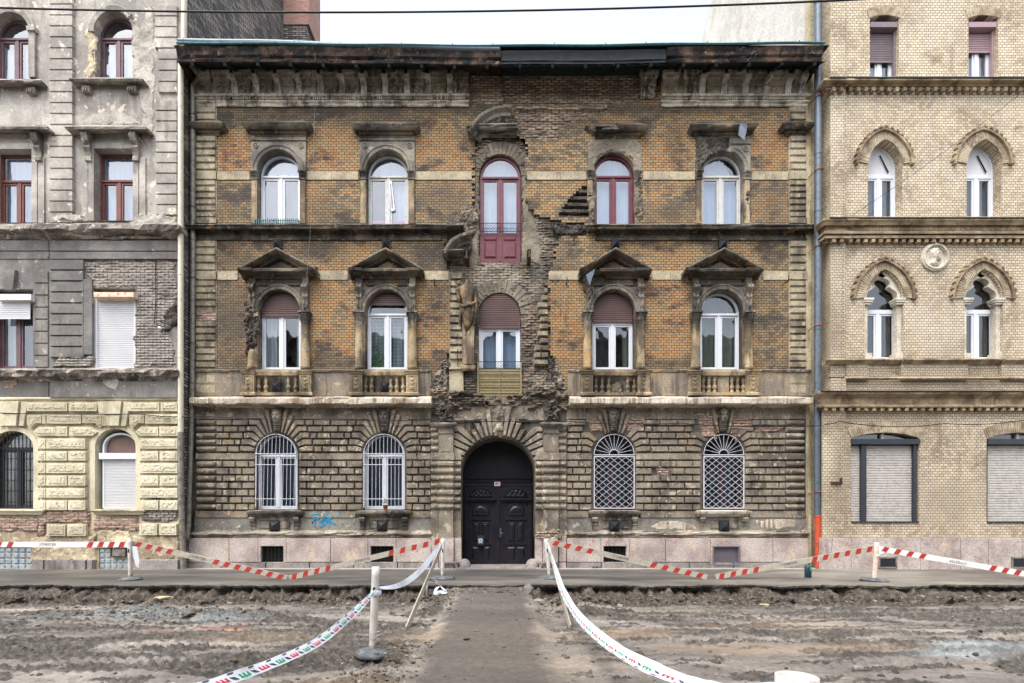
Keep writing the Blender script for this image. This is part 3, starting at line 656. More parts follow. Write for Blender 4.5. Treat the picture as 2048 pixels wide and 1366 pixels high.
def window(parent, x0, x1, zs, zb, rise, Yf, frame, glassm, t=.05, door=False, transom=True, mull=True, curtains=(), shut=None, panel=0, tz=None, sasht=.055, label=None, arched=True, tdec=True):
    """frame mesh is the part; panes, curtains and shutters are its sub-parts"""
    cx = (x0+x1)/2; mb = MB(); tz = zs if tz is None else tz
    if arched: o, i = arch_ring(x0, x1, zs, zb, rise, t)
    else: o, i = rectp(x0, x1, zb, zs), rectp(x0+t, x1-t, zb+t, zs-t)
    mb.ring(o, i, Yf, Yf+.09)
    if transom:
        mb.box(x0+t, x1-t, Yf-.015, Yf+.07, tz-.045, tz+.03)
        if tdec: mb.box(x0+t, x1-t, Yf-.03, Yf-.016, tz-.035, tz-.005)
    top = tz-.045 if transom else (zs-t)
    if mull:
        mb.box(cx-.045, cx+.045, Yf-.012, Yf+.06, zb+t, top)
        for a, b in ((x0+t, cx-.045), (cx+.045, x1-t)): sash(mb, a+.004, b-.004, zb+t+panel+.004, top-.004, sasht, Yf+.008, Yf+.055)
    if panel:
        for a, b in ((x0+t, cx-.045), (cx+.045, x1-t)):
            mb.box(a, b, Yf+.01, Yf+.05, zb+t, zb+t+panel)
            mb.rb(a+.06, b-.06, zb+t+.1, zb+t+panel*.72, Yf+.0095, Yf-.02, .05)
            mb.rb(a+.06, b-.06, zb+t+panel*.78, zb+t+panel*.93, Yf+.0095, Yf-.015, .03)
    w = mb.build('window', frame, parent)
    if label: w['label'] = label
    g = MB()
    if arched: g.add([(p[0], Yf+.035, p[1]) for p in arch(x0+t*.5, x1-t*.5, zs, zb+t*.5+panel, rise-t*.5)], [tuple(range(21))])
    else: g.add([(p[0], Yf+.035, p[1]) for p in rectp(x0+t*.5, x1-t*.5, zb+t*.5+panel, zs-t*.5)], [(0, 1, 2, 3)])
    g.build('pane', glassm, w)
    hw0 = halfw(x0, x1, zs, rise) if arched else (lambda z: (x1-x0)/2)
    for (m, zlo, zhi, s0, s1, amp) in curtains:         # fractions of the height
        c = MB(); zt = (zs+rise) if arched else zs; Ht = zt-zb
        lo, hi = zb+Ht*zlo, zb+Ht*zhi
        sheet(c, cx, hw0, lo, hi-.001, wavy(Yf+.16+.02*abs(s0), amp, 34, cx), side=(s0, s1)); c.build('curtain', M[m], w)  # pale blue sheets are no cloth: sky reflection put into their colour
    if shut:
        m, zlow, yy = shut; s_ = MB()
        shutter(s_, cx, lambda z: hw0(z)-.012, zlow, (zs+rise-.002) if arched else zs-.002, Yf-.045+yy); s_.build('roller_shutter', M[m], w)
    return w

# ------------------------------------------------------------------ middle building
B = thing('apartment_building', (0, 0, 0), 'sooty ochre brick apartment house with crumbling ornament and an arched wooden gateway', 'building')
XL, XR = -9.33, 9.41
ZE = PZ(139)                                         # top of the wall
CW = [558, 775, 1001, 1228, 1445]                    # window centres, top floor
CF = [560, 773, 998, 1227, 1442]                     # first floor
CG = [553, 768, 1228, 1447]                          # ground floor
def A(px0, px1, pys, pyb, pyt=None, Y=0): 
    return (PX(px0, Y), PX(px1, Y), PZ(pys, Y), PZ(pyb, Y), PZ(pyt, Y)-PZ(pys, Y) if pyt else None)
top_open = [A(c-42, c+42, 347, 451, 303) for c in CW]; top_open[2] = A(958, 1043, 349, 523, 305)
fst_open = [A(c-42, c+42, 625, 739, 581) for c in CF]; fst_open[2] = A(956, 1042, 627, 801, 583)
gnd_open = [A(c-42, c+42, 910, 1019, 867) for c in CG]
gate_open = A(922, 1070, 946, 1133, 875)
gate_open = gate_open[:3]+(0.0,)+gate_open[4:]

# zones where the facing has fallen off, stepped along the brick courses
RH, BW = .0792, .17
def interp(pts, z):
    if z <= pts[0][1]: return pts[0][0]
    for (xa, za), (xb, zb) in zip(pts, pts[1:]):
        if za <= z <= zb: return xa+(xb-xa)*(z-za)/(zb-za+1e-9)
    return pts[-1][0]
def stepped(left, right, top, bot, jit=.14, snap=True, seed=1):
    """outline between two px polylines, snapped to courses and half bricks"""
    Lp = sorted([(PX(x), PZ(y)) for x, y in left], key=lambda p: p[1]); Rp = sorted([(PX(x), PZ(y)) for x, y in right], key=lambda p: p[1])
    k0, k1 = round(PZ(bot)/RH), round(PZ(top)/RH); l, r = [], []
    rnd = random.Random(seed)
    for k in range(k0, k1):
        z = (k+.5)*RH; a = interp(Lp, z)+rnd.uniform(-jit, jit); b = interp(Rp, z)+rnd.uniform(-jit, jit)
        o = (k % 2)*BW/2
        if snap: a = math.floor((a-o)/BW*2+.5)*BW/2+o; b = math.floor((b-o)/BW*2+.5)*BW/2+o
        b = max(b, a+BW/2)
        l += [(a, k*RH), (a, (k+1)*RH)]; r += [(b, k*RH), (b, (k+1)*RH)]
    def clean(q):
        out = []
        for p in q:
            if out and abs(out[-1][0]-p[0]) < 1e-6 and abs(out[-1][1]-p[1]) < 1e-6: continue
            if len(out) > 1 and abs(out[-1][0]-p[0]) < 1e-6 and abs(out[-2][0]-p[0]) < 1e-6: out[-1] = p; continue
            out.append(p)
        return out
    return clean(clean(r)+clean(l[::-1]))
scar_mid = stepped([(950, 275), (946, 405), (936, 425), (905, 446), (893, 470), (893, 530), (906, 560), (902, 700), (880, 735), (860, 760), (858, 790)],
                   [(1052, 275), (1052, 400), (1062, 420), (1082, 434), (1120, 442), (1170, 448), (1176, 468), (1118, 474), (1108, 520), (1096, 560), (1096, 700), (1110, 735), (1128, 760), (1132, 790)], 274, 797, .06, seed=3)
scar_step = stepped([(1176, 366), (1150, 385), (1132, 405), (1120, 425), (1112, 440)], [(1180, 366), (1180, 440)], 366, 437, .02, seed=5)
scar_top = stepped([(1003, 145), (1003, 210), (1025, 225), (1040, 270)], [(1322, 145), (1318, 196), (1222, 204), (1215, 222), (1140, 240), (1120, 278)], 152, 276, .1, seed=7)
scar_w1 = [(PX(x), PZ(y)) for x, y in [(497, 612), (514, 615), (516, 640), (512, 690), (500, 712), (496, 690), (492, 650)]]
# brick wall of the two upper storeys
zt, zb_ = ZE, PZ(800)
wall = MB()
hol = [(arch(x0, x1, zs, zb, rise), .28) for k, (x0, x1, zs, zb, rise) in enumerate(top_open) if k != 2]
hol += [(arch(x0, x1, zs, zb, rise), .28) for k, (x0, x1, zs, zb, rise) in enumerate(fst_open) if k != 2]
hol += [(scar_mid, .1), (scar_step, .16), (scar_top, .07)]
wall.holes(rectp(XL, XR, zb_, zt), hol, 0, .28, 0, 1)
wall.build('brick_wall', [M['brick'], M['trim']], B)
a3 = arch(*top_open[2][:4], top_open[2][4]); f3 = arch(*fst_open[2][:4], fst_open[2][4])
# lumpy surface where the facing is gone
def mid_h(x, z, d):
    n = fbm(x*2.2, z*2.2, 0, 21, 5); n2 = fbm(x*9, z*9, 0, 25, 4)
    b = brickh(x, z, .0792, .24, .03, .2, 4)
    mort = np.clip(fbm(x*1.1, z*.8, 3, 31, 4)*3-.1, 0, 1)          # where old render still clings
    low = np.clip((PZ(735)-z)/.5, 0, 1)
    return .012+np.maximum(0, n*.03)+n2*.012+b*(1-mort)+mort*(.022+n*.02)+low*(.03+.05*np.abs(fbm(x*3, z*6, 1, 41, 4)))
mb = MB(); relief(mb, scar_mid, .1, mid_h, .02, (a3, f3), True, sink=.0)
for op in (top_open[2], fst_open[2]):
    h = arch(*op[:4], op[4]); n = len(h)
    mb.add([(p[0], .088, p[1]) for p in h]+[(p[0], .3, p[1]) for p in h], [(i, (i+1) % n, n+(i+1) % n, n+i) for i in range(n)])
mb.build('broken_masonry', M['midbrick'], B)
# left: bare brick voussoirs round the two middle doors
for (op, yy, ext, y0_, y1_) in ((top_open[2], .06, .36, 1, 1), (fst_open[2], .055, .4, 1, 1)):
    x0, x1, zs, zb, rise = op; mb = MB()
    ins = [(p[0], p[1]) for p in arch(x0, x1, zs, zb, rise, 24)[2:]]
    out = [(p[0], p[1]) for p in arch(x0-ext, x1+ext, zs, zb, rise+ext*1.05, 24)[2:]]
    wedges(mb, ins, out, 19, yy, .11, .13, jit=.012); mb.build('relieving_arch', M['plaster'], B)
mb = MB(); relief(mb, [(PX(x), PZ(y)) for x, y in [(1045, 345), (1052, 350), (1056, 400), (1068, 432), (1078, 470), (1082, 500), (1078, 526), (1045, 528)]], .075, lambda x, z, d: .03*np.minimum(1, d/.05)+.012*fbm(x*5, z*5, 0, 3, 4), .025, jag=.05)
relief(mb, [(PX(x), PZ(y)) for x, y in [(948, 350), (957, 350), (957, 470), (957, 540), (938, 530), (944, 470), (941, 440), (950, 420)]], .075, lambda x, z, d: .03*np.minimum(1, d/.05)+.012*fbm(x*5, z*5, 0, 6, 4), .025, jag=.04)
mb.build('plaster_remains', M['plaster'], B)
# stepped gap beside the fourth top window: projecting toothed courses
def step_h(x, z, d):
    row = np.floor(z/.198); f = z/.198-row
    tooth = np.where((f > .45) & (f < .96), .12+.02*fbm(x*8, row*3, 0, 9, 3), 0)
    return .004+tooth+.008*fbm(x*14, z*14, 0, 8, 3)
mb = MB(); relief(mb, scar_step, .158, step_h, .022)
mb.build('toothed_brick_gap', M['darkrubble'], B)
mb = MB()
def top_h(x, z, d): return .008+brickh(x, z, .0792, .24, .03, .18, 12)+.008*fbm(x*9, z*9, 0, 5, 3)+np.where(np.abs(z-PZ(217))<.07, .09+.02*fbm(x*6, z*2, 0, 77, 3), 0)*((x > PX(1030)) & (x < PX(1215)))
relief(mb, scar_top, .068, top_h, .024)
mb.build('exposed_brickwork', M['oldbrick'], B)
# further render losses
def patch(name, pts, mat, thick=.02, amp=.02, Y=0, jag=.05, seed=0, brick=0, res=.026):
    mb = MB(); P = [(PX(x, Y), PZ(y, Y)) for x, y in pts]
    relief(mb, P, Y, lambda x, z, d: thick*np.minimum(1, d/.03)+amp*(fbm(x*4, z*4, 0, seed, 5)*.6+.3+.5*fbm(x*15, z*15, 0, seed+3, 3))+(brickh(x, z, .0792, .24, brick, .2, seed) if brick else 0), res, jag=jag, seed=seed)
    return mb.build(name, M[mat], B)
patch('broken_masonry', [(492, 606), (514, 610), (518, 640), (514, 690), (506, 712), (494, 708), (490, 650)], 'darkrubble', .03, .09, -.03, seed=5)
patch('broken_masonry', [(1392, 274), (1458, 274), (1462, 292), (1444, 303), (1422, 310), (1406, 330), (1402, 344), (1392, 344)], 'darkrubble', .02, .05, -.012, seed=8, jag=.03)
patch('broken_masonry', [(1490, 345), (1502, 348), (1500, 380), (1503, 440), (1489, 440)], 'rubble', .02, .05, -.012, seed=9)
patch('broken_masonry', [(1271, 340), (1284, 342), (1282, 380), (1286, 440), (1270, 446)], 'rubble', .02, .05, -.006, seed=10)
patch('broken_masonry', [(1176, 345), (1190, 347), (1188, 440), (1178, 442)], 'rubble', .02, .05, -.006, seed=14)
patch('plaster_remains', [(1176, 282), (1184, 278), (1276, 278), (1284, 300), (1284, 342), (1270, 344), (1266, 320), (1246, 306), (1222, 300), (1200, 310), (1190, 326), (1188, 344), (1176, 344)], 'plaster', .012, .02, -.004, seed=15, jag=.03)
patch('broken_masonry', [(912, 432), (935, 410), (952, 415), (954, 455), (935, 470), (905, 462), (898, 448)], 'rubble', .02, .05, -.003, seed=16, jag=.08)
patch('broken_masonry', [(1100, 446), (1185, 448), (1190, 462), (1150, 470), (1112, 470)], 'darkrubble', .03, .08, -.003, seed=18, jag=.06)
patch('bare_brick_patch', [(940, 146), (1004, 146), (1006, 205), (990, 212), (944, 206)], 'oldbrick', .01, .01, -.004, brick=.02, seed=19)
patch('bare_brick_patch', [(1322, 168), (1352, 168), (1354, 198), (1322, 198)], 'oldbrick', .01, .01, -.004, brick=.02, seed=20)

# first-floor parapet strip and ground-floor wall
def gw(hol_extra=()):
    mb = MB()
    hol = [(arch(x0, x1, zs, zb, rise), .3) for (x0, x1, zs, zb, rise) in gnd_open]
    hol.append(([(p[0], p[1]) for p in arch(gate_open[0], gate_open[1], gate_open[2], .02, gate_open[4], 26)], .75))
    mb.holes(rectp(XL, XR, 0.0, zb_), hol, 0, .3, 0, 0); return mb.build('ground_floor_wall', M['joint'], B)
gw()
mb = MB()
for a, b in ((PX(386), PX(862)), (PX(1133), PX(1612)), (PX(906), PX(986)), (PX(1008), PX(1087))): mb.box(a, b, -.03, 0, PZ(838.5), PZ(812))
mb.build('plain_frieze', M['rustic'], B)
mb = MB(); Yp = -.05
for a, b in ((PX(386, Yp), PX(862, Yp)), (PX(1136, Yp), PX(1621, Yp))):
    cuts = [o for o in fst_open if a < (o[0]+o[1])/2 < b]
    xs = [a]
    for o in cuts: xs += [o[0]-.02, o[1]+.02]
    xs.append(b)
    for i in range(0, len(xs), 2): mb.box(xs[i], xs[i+1], Yp, .0, PZ(792, Yp), PZ(742, Yp))
    mb.cornice(a, b, [(0, PZ(745, Yp)), (.03, PZ(744, Yp)), (.05, PZ(741, Yp)), (.04, PZ(740, Yp)), (0, PZ(739, Yp))], Yp, .02, ret=(.3, .3), seed=31)
    mb.box(a-.01, b+.01, Yp-.03, Yp-.002, PZ(792, Yp), PZ(787, Yp))
mb.build('parapet', M['panel'], B)
# corner quoins with flat grooves
mb = MB()
for (a, b, rows) in ((392, 433, 0), (1577, 1611, 1)):
    for (yt, yb2, n) in ((214, 243, 2), (272, 342, 5), (361, 437, 6), (481, 543, 4), (561, 737, 13), (749, 789, 2)):
        p = (yb2-yt)/n
        for i in range(n):
            if a == 392 and yt == 561 and i in (4, 5): continue
            mb.rb(PX(a+1), PX(b), PZ(yt+p*(i+1)-1.1), PZ(yt+p*i+1.1), -.012, -.06, .022, 0, .003)
    mb.box(PX(a), PX(b+1), -.012, .0, PZ(792), PZ(212))
    for y0, y1 in ((344, 360), (544, 560), (437, 448)): mb.box(PX(a), PX(b+1), -.055, -.013, PZ(y1), PZ(y0))
mb.build('quoins', M['quoin'], B)
patch('bare_brick_patch', [(394, 625), (432, 625), (432, 653), (394, 653)], 'pinkbrick', .012, .008, -.012, brick=.02, seed=23, jag=.02)
# smooth bands across the brickwork
mb = MB()
for y0, y1, spans in ((344, 360, ((435, 500), (610, 717), (826, 944), (1054, 1174), (1286, 1390), (1502, 1576))), (543, 560, ((435, 476), (628, 697), (845, 898), (1097, 1162), (1304, 1376), (1526, 1576)))):
    for a, b in spans:
        n = 2 if b-a > 70 else 1
        for i in range(n): mb.box(PX(a+(b-a)*i/n+.4), PX(a+(b-a)*(i+1)/n-.4), -.022, .0, PZ(y1), PZ(y0), 0, .002)
mb.build('stone_band', M['bandstone'], B)

# main cornice: frieze, dentils, blocks, brackets, soffit, eaves board and gutter
mb = MB()
def fz(y): return PZ(y, -.05)
for a, b in ((PX(392), PX(938)), (PX(1322), PX(1614))):
    mb.box(a, b, -.04, 0, fz(212), fz(146))
    mb.cornice(a+.05, b-.05, [(0, fz(213)), (.03, fz(212)), (.03, fz(208)), (.07, fz(206)), (.07, fz(203)), (.03, fz(202.5)), (0, fz(202))], -.04, .02, seed=41)
    mb.cornice(a+.1, b-.1, [(0, fz(197.5)), (.12, fz(197)), (.14, fz(194)), (0, fz(193.5))], -.04, .02, seed=43)
    mb.dents(a+.1, b-.1, fz(202), fz(197.3), -.04, -.12, .062, .034)
mb.build('frieze', M['friezestone'], B)
for px in [385]+[428+43.3*k for k in range(0, 12)]+[1281, 1325, 1368, 1413, 1455, 1496, 1539, 1582]:
    right = px > 1200; c = PX(px+16, -.1)
    if px > 940 and px < 1270: continue
    mb = MB(); w = .225 if 390 < px < 1580 else .15
    if px < 390: c += .12
    if px > 1580: c += .02
    mb.box(c-w, c+w, -.13, -.041, PZ(170, -.1), PZ(150, -.1), 0, .004)
    mb.cornice(c-w, c+w, [(0, PZ(160, -.1)), (.07, PZ(157, -.1)), (.1, PZ(151, -.1)), (.1, PZ(146, -.1)), (0, PZ(145, -.1))], -.12, .015, ret=(.5, .5), seed=int(px))
    mb.dents(c-w+.02, c+w-.02, PZ(160, -.1), PZ(154, -.1), -.13, -.2, .07, .045)
    k = random.random()
    if k < .55:
        poly = rectp(c-w+.03, c+w-.03, PZ(193, -.1), PZ(172, -.1))
        relief(mb, poly, -.045, lambda x, z, d: .02+.06*np.clip(np.cos(np.hypot(x-c, z-PZ(182, -.1))*34+2*np.cos(np.arctan2(z-PZ(182, -.1), x-c)*4)), 0, 1), .02)
    else: mb.box(c-w+.02, c+w-.02, -.07, -.041, PZ(193, -.1), PZ(171, -.1), 0, .004)
    mb.build('frieze_block', M['friezestone'], B)
brk = []
for px in [464.5+43.3*k for k in range(0, 11)]+[1405, 1449, 1492, 1535, 1578, 1606]:
    c = PX(px+2, -.25)
    mb = MB(); w = .08
    prof = [(-.06, PZ(196, -.1)), (-.12, PZ(193, -.1)), (-.14, PZ(182, -.1)), (-.2, PZ(172, -.1)), (-.33, PZ(163, -.2)), (-.37, PZ(158, -.2)), (-.33, PZ(154, -.2)), (-.2, PZ(152, -.2)), (-.06, PZ(152, -.1))]
    for s_ in (-1, 1): mb.add([(c+s_*w, y, z) for y, z in prof], [tuple(range(len(prof)))])
    for q in range(5):
        xa, xb = c-w+2*w*q/5, c-w+2*w*(q+1)/5; o = -.02 if q % 2 == 0 else 0
        mb.sweep([[(xa+.001, y+o, z) for y, z in prof], [(xb-.001, y+o, z) for y, z in prof]], 0, False)
    mb.build('bracket', M['streaked'], B)
def sagz(x): return -.075*math.cos(x/9.3*math.pi/2)**2+.01*math.sin(x*1.7)
mb = MB(); e = -.95; zt0 = PZ(90, e)+.02; zb0 = PZ(118, e)
for a, b, wear in ((PX(350, e), PX(1002, e), .028), (PX(1335, e), PX(1649, e), .025)):
    prof = [(.80, zb0+.03), (.84, zb0+.02), (.86, zb0+.09), (.83, zb0+.1), (.83, zb0+.16), (.88, zb0+.2), (.9, zb0+.3), (.95, zb0+.38), (.95, zt0-.03), (.9, zt0-.01), (0, zt0)]
    mb.cornice(a, b, [(o, z) for o, z in prof], 0, wear, .12, ret=(0, 0), sag=sagz, seed=51)
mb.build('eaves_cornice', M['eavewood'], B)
mb = MB()
mb.cornice(PX(1002, e)+.01, PX(1335, e)-.01, [(.78, zb0+.0), (.82, zb0-.0), (.82, zb0+.1), (.85, zb0+.12), (.86, zt0-.02), (0, zt0-.01)], 0, .01, .3, ret=(0, 0), sag=sagz, seed=53)
for i in range(2): pass
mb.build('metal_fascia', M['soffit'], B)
mb = MB()                                            # soffit boards rising to the wall, with rafters
for i in range(46):
    xa = XL+.06+(XR-XL-.12)*i/46; xb = XL+.06+(XR-XL-.12)*(i+1)/46-.012
    s0 = sagz((xa+xb)/2)
    mb.add([(xa, -.86, zb0+s0+.012), (xb, -.86, zb0+s0+.012), (xb, -.03, PZ(141, 0)), (xa, -.03, PZ(141, 0))], [(0, 1, 2, 3)])
mb.add([(XL, -.9, zt0+.02), (XR, -.9, zt0+.02), (XR, 0, zt0+.1), (XL, 0, zt0+.1)], [(0, 1, 2, 3)])
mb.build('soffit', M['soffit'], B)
for k in range(20):
    x = XL+.5+k*.94; mb = MB(); s0 = sagz(x)
    mb.obox((x, -.84, zb0+s0-.02), (x, -.02, PZ(141)-.05), .1, .09); mb.build('rafter', M['soffit'], B)
mb = MB()
xs = np.linspace(PX(352, -1), PX(1651, -1), 60)
mb.tube([(x, -.98, zt0+.03+sagz(x)) for x in xs], .016, 8, 0)
mb.sweep([[(x, -.97, zt0+sagz(x)-.005), (x, -1.0, zt0+sagz(x)+.012), (x, -.9, zt0+sagz(x)+.035)] for x in xs], 0, False)
mb.build('eaves_flashing', M['bluesheet'], B)
mb = MB(); g0, g1 = PX(357, -.93), PX(1000, -.93)
xs = np.linspace(g0, g1, 30)
mb.tube([(x, -.9, zt0+.13+sagz(x)-.16*max(0, (x-g0)/(g1-g0))**1.2) for x in xs], .075, 10)
for k in range(9):
    x = g0+.15+k*1.05; q = zt0+.13+sagz(x)-.16*((x-g0)/(g1-g0))**1.2
    mb.tube([(x-.02, -.9, q), (x+.02, -.9, q)], .083, 10)
mb.build('gutter', M['zinc'], B)
mb = MB()
for k in range(13):
    x = -8.9+k*1.45+(.3 if k % 3 else 0); mb.tube([(x, -.97, zt0+sagz(x)+.02), (x, -.97, zt0+sagz(x)+.085)], .014, 6); 
mb.build('gutter_hooks', M['iron'], B)
# roof behind, low enough to stay out of sight from the street
mb = MB(); mb.add([(XL, -.3, zt0+.06), (XR, -.3, zt0+.06), (XR, 6, zt0+2.6), (XL, 6, zt0+2.6), (XR, 12, zt0), (XL, 12, zt0)], [(0, 1, 2, 3), (3, 2, 4, 5)])
mb.build('roof', M['soffit'], B)
mb = MB(); mb.box(XL+.02, XR-.02, 3.2, 3.3, 0, zt0); mb.box(XL+.02, XR-.02, .35, 3.2, 9.9, 10.1); mb.box(XL+.02, XR-.02, .35, 3.2, 4.9, 5.1); mb.box(XL+.02, XR-.02, .3, 3.3, zt0-.3, zt0-.2)
for x in (-5, -1.8, 1.8, 5): mb.box(x, x+.1, .35, 3.2, 0, zt0-.3)
mb.build('inner_walls', M['lgrey'], B)

# string course between the floors
mb = MB(); Yb = 0
for a, b, s1, s2 in ((PX(392), PX(882), 1, 1), (PX(1192), PX(1611), 1, 1)):
    L1 = lambda y, o=.28: PZ(y, -o)
    prof = [(0, L1(467, .05)), (.06, L1(466, .06)), (.06, L1(463, .06)), (.13, L1(462, .1)), (.18, L1(459, .18)), (.26, L1(457, .26)), (.28, L1(452.5)), (.31, L1(450.5)), (.30, L1(449)), (0, L1(448, 0))]
    mb.cornice(a, b, prof, 0, .022, .13, seed=61)
    mb.dents(a, b, L1(465.5, .1), L1(462, .1), -.06, -.14, .085, .05)
    mb.box(a, b, -.03, 0, PZ(481), PZ(468))
    mb.cornice(a, b, [(0, PZ(482)), (.025, PZ(481)), (.025, PZ(479)), (0, PZ(478))], -.03, .01, seed=63)
mb.build('string_course', M['trimdark'], B)
# corner capitals and straight window hoods, top floor
def hood(name, a, b, yt, yb2, out=.3, wear=.007, mat='trimdark', seed=0, ret=(1, 1)):
    o = lambda y, p: PZ(y, -p); h = yb2-yt; mb = MB()
    pr = [(0, o(yb2+6, 0)), (.05, o(yb2+5, .05)), (.06, o(yb2, .1)), (.12, o(yb2-.1*h, .12)), (.14, o(yb2-.35*h, .14)), (.22, o(yb2-.42*h, .2)), (.27, o(yb2-.7*h, .27)), (out, o(yb2-.88*h, out)), (out+.02, o(yt+.5, out)), (out, o(yt-.5, out)), (0, o(yt-4, 0))]
    mb.cornice(PX(a, -out)+out*ret[0], PX(b, -out)-out*ret[1], pr, 0, wear, .12, ret=ret, seed=seed)
    return mb.build(name, M[mat], B)
hood('corner_capital', 376, 445, 244, 266); hood('corner_capital', 1567, 1632, 245, 267)
hood('window_hood', 483, 620, 245, 268, seed=1); hood('window_hood', 703, 837, 247, 270, seed=2)
hood('window_hood', 1237, 1297, 249, 271, seed=3, ret=(0, 1)); hood('window_hood', 1192, 1238, 253, 270, .2, .07, seed=4, ret=(0, 0))
hood('window_hood', 1382, 1516, 248, 270, wear=.025, seed=5)
patch('broken_masonry', [(1166, 258), (1195, 252), (1240, 254), (1236, 268), (1190, 270), (1172, 266)], 'rubble', .1, .06, 0, seed=33)
mb = MB(); y = -.36                                   # torn sheet metal hanging off the last hood
sh = [(1480, 247), (1496, 246), (1492, 262), (1489, 280), (1478, 268), (1475, 262)]
mb.add([(PX(a, y), y+.05*math.sin(i*2.1), PZ(b, y)) for i, (a, b) in enumerate(sh)], [(0, 1, 2), (0, 2, 3), (0, 3, 4), (0, 4, 5)]); mb.build('torn_flashing', M['zinc'], B)

# segmental pediment over the middle top window (only its left half stands)
def segped(x0, xc, yb2, yt, full=1.0, out=.32, name='segmental_pediment'):
    mb = MB(); zb1 = PZ(yb2, -out); zt1 = PZ(yt, -out); a = abs(PX(xc, -out)-PX(x0, -out)); c = PX(xc, -out); h = zt1-zb1
    Rr = (a*a+h*h)/(2*h); t0 = math.asin(min(1, a/Rr))
    secs = []
    n = 16
    for i in range(n+1):
        t = -t0+(t0*(1+full))*i/n; sec = []
        for (r, o) in ((-.34, .02), (-.3, .1), (-.22, .11), (-.2, .2), (-.12, .21), (-.06, out), (0, out+.02), (.02, out), (.04, .0)):
            rr = Rr+r+.012*n1(i*.9, r*9, 0, seed=4); sec.append((c+rr*math.sin(t), -max(.01, o+.01*n1(i*.7, r*5, 2, seed=8)), zt1-Rr+rr*math.cos(t)))
        secs.append(sec)
    mb.sweep(secs); return mb.build(name, M['trim'], B)
segped(937, 1012, 262, 211, .12)
hood('window_hood', 934, 1034, 249, 270, wear=.05, seed=9, mat='trim', ret=(1, 0))
patch('tympanum_rubble', [(960, 250), (985, 232), (1010, 226), (1026, 236), (1036, 258), (1030, 262), (960, 262)], 'rubble', .05, .12, 0, seed=35)
segped(888, 938, 506, 466, .05, .4); hood('window_hood', 884, 926, 500, 522, .4, .03, 'trim', 12, (1, 0)); hood('window_hood', 893, 926, 450, 464, .4, .03, 'trimdark', 13, (1, 0))
patch('tympanum_rubble', [(896, 500), (904, 482), (920, 474), (936, 478), (938, 505)], 'rubble', .05, .1, 0, seed=36)

# window surrounds
def surround(c, ytop, yspr, ybase, first, capl=True, left=True, right=True, mat='spandrel', broken=0):
    """spandrel slab with an archivolt"""
    x0, x1, zs, zb, rise = [o for o in (fst_open if first else top_open) if abs((o[0]+o[1])/2-PX(c)) < .12][0]
    mb = MB(); W = .19; y = -.045
    xa, xb = x0-W, x1+W
    pl = rectp(xa, xb, zs, PZ(ytop)); cx = (x0+x1)/2; a = (x1-x0)/2
    if broken == 1: arcn = [(p[0], p[1]) for p in arch(x0, x1, zs, zb, rise, 20)[2:]]; pl2 = [(cx+.25, PZ(ytop)), (xb, PZ(ytop)), (xb, zs)]+[p for p in arcn if p[0] > cx+.05]
    else: pl2 = [(xa, zs), (xa, PZ(ytop)), (xb, PZ(ytop)), (xb, zs)]+arch(x0, x1, zs, zb, rise, 20)[2:]
    mb.prism(pl2, y, 0)
    secs = []
    for i in range(25):
        t = math.pi*i/24
        if broken == 1 and t > 1.25: break
        secs.append([(cx+(a+o)*math.cos(t), y-d, zs+(rise+o)*math.sin(t)) for o, d in ((.0, -.02), (.0, .06), (.05, .075), (.06, .05), (.1, .05), (.11, .075), (.135, .08), (.15, .06), (.16, -.01))])
    mb.sweep(secs)
    for s_ in (-1, 1):
        if broken == 1 and s_ < 0: continue
        px = cx+s_*(a+.045); pz = PZ(ytop)-.16
        mb.lathe((0, 0, 0), [(.0, 0)], 3) if False else None
        for r0, r1, dd in ((.085, .06, .03), (.03, .0, .035)):
            ring = [(px+r0*math.cos(2*math.pi*k/12), pz+r0*math.sin(2*math.pi*k/12)) for k in range(12)]
            if r1: mb.ring(ring, [(px+r1*math.cos(2*math.pi*k/12), pz+r1*math.sin(2*math.pi*k/12)) for k in range(12)], y-dd, y+.01)
            else: mb.prism(ring, y-dd, y+.01)
    mb.build('window_surround', M[mat], B); return x0, x1, zs, zb
def capital(mb, cx, z0, z1, w, y, d=.09):
    h = z1-z0
    mb.box(cx-w*1.18, cx+w*1.18, y-d*1.3, y+.03, z1-h*.14, z1, 0, .003)
    for r, zz in ((0, .08), (1, .38)):
        for k in range(4 if r == 0 else 3):
            u = cx+w*(-.75+1.5*k/(3 if r == 0 else 2)); wl_ = w*.36
            pr = [(0, 0), (-.02, .35), (-.045, .62), (-.085, .85), (-.07, 1)]
            secs = []
            for q, (dy, t) in enumerate(pr):
                hw_ = wl_*(1-.6*t*t); z = z0+h*(zz+t*.36)
                secs.append([(u-hw_, y-d*.6+dy*.6+.012, z), (u, y-d*.6+dy-.012, z), (u+hw_, y-d*.6+dy*.6+.012, z)])
            mb.sweep(secs, 0, False)
    for s_ in (-1, 1):
        mb.tube([(cx+s_*w*(1.0-.35*math.cos(t)*(1-t/8)), y-d*1.1, z1-h*.3+w*.38*math.sin(t)*(1-t/8)) for t in np.linspace(-1, 5, 10)], .014, 5)
    mb.box(cx-w, cx+w, y-d*.62, y, z0, z1-h*.14); mb.box(cx-w*1.05, cx+w*1.05, y-d*.85, y, z0-.012, z0+.022)
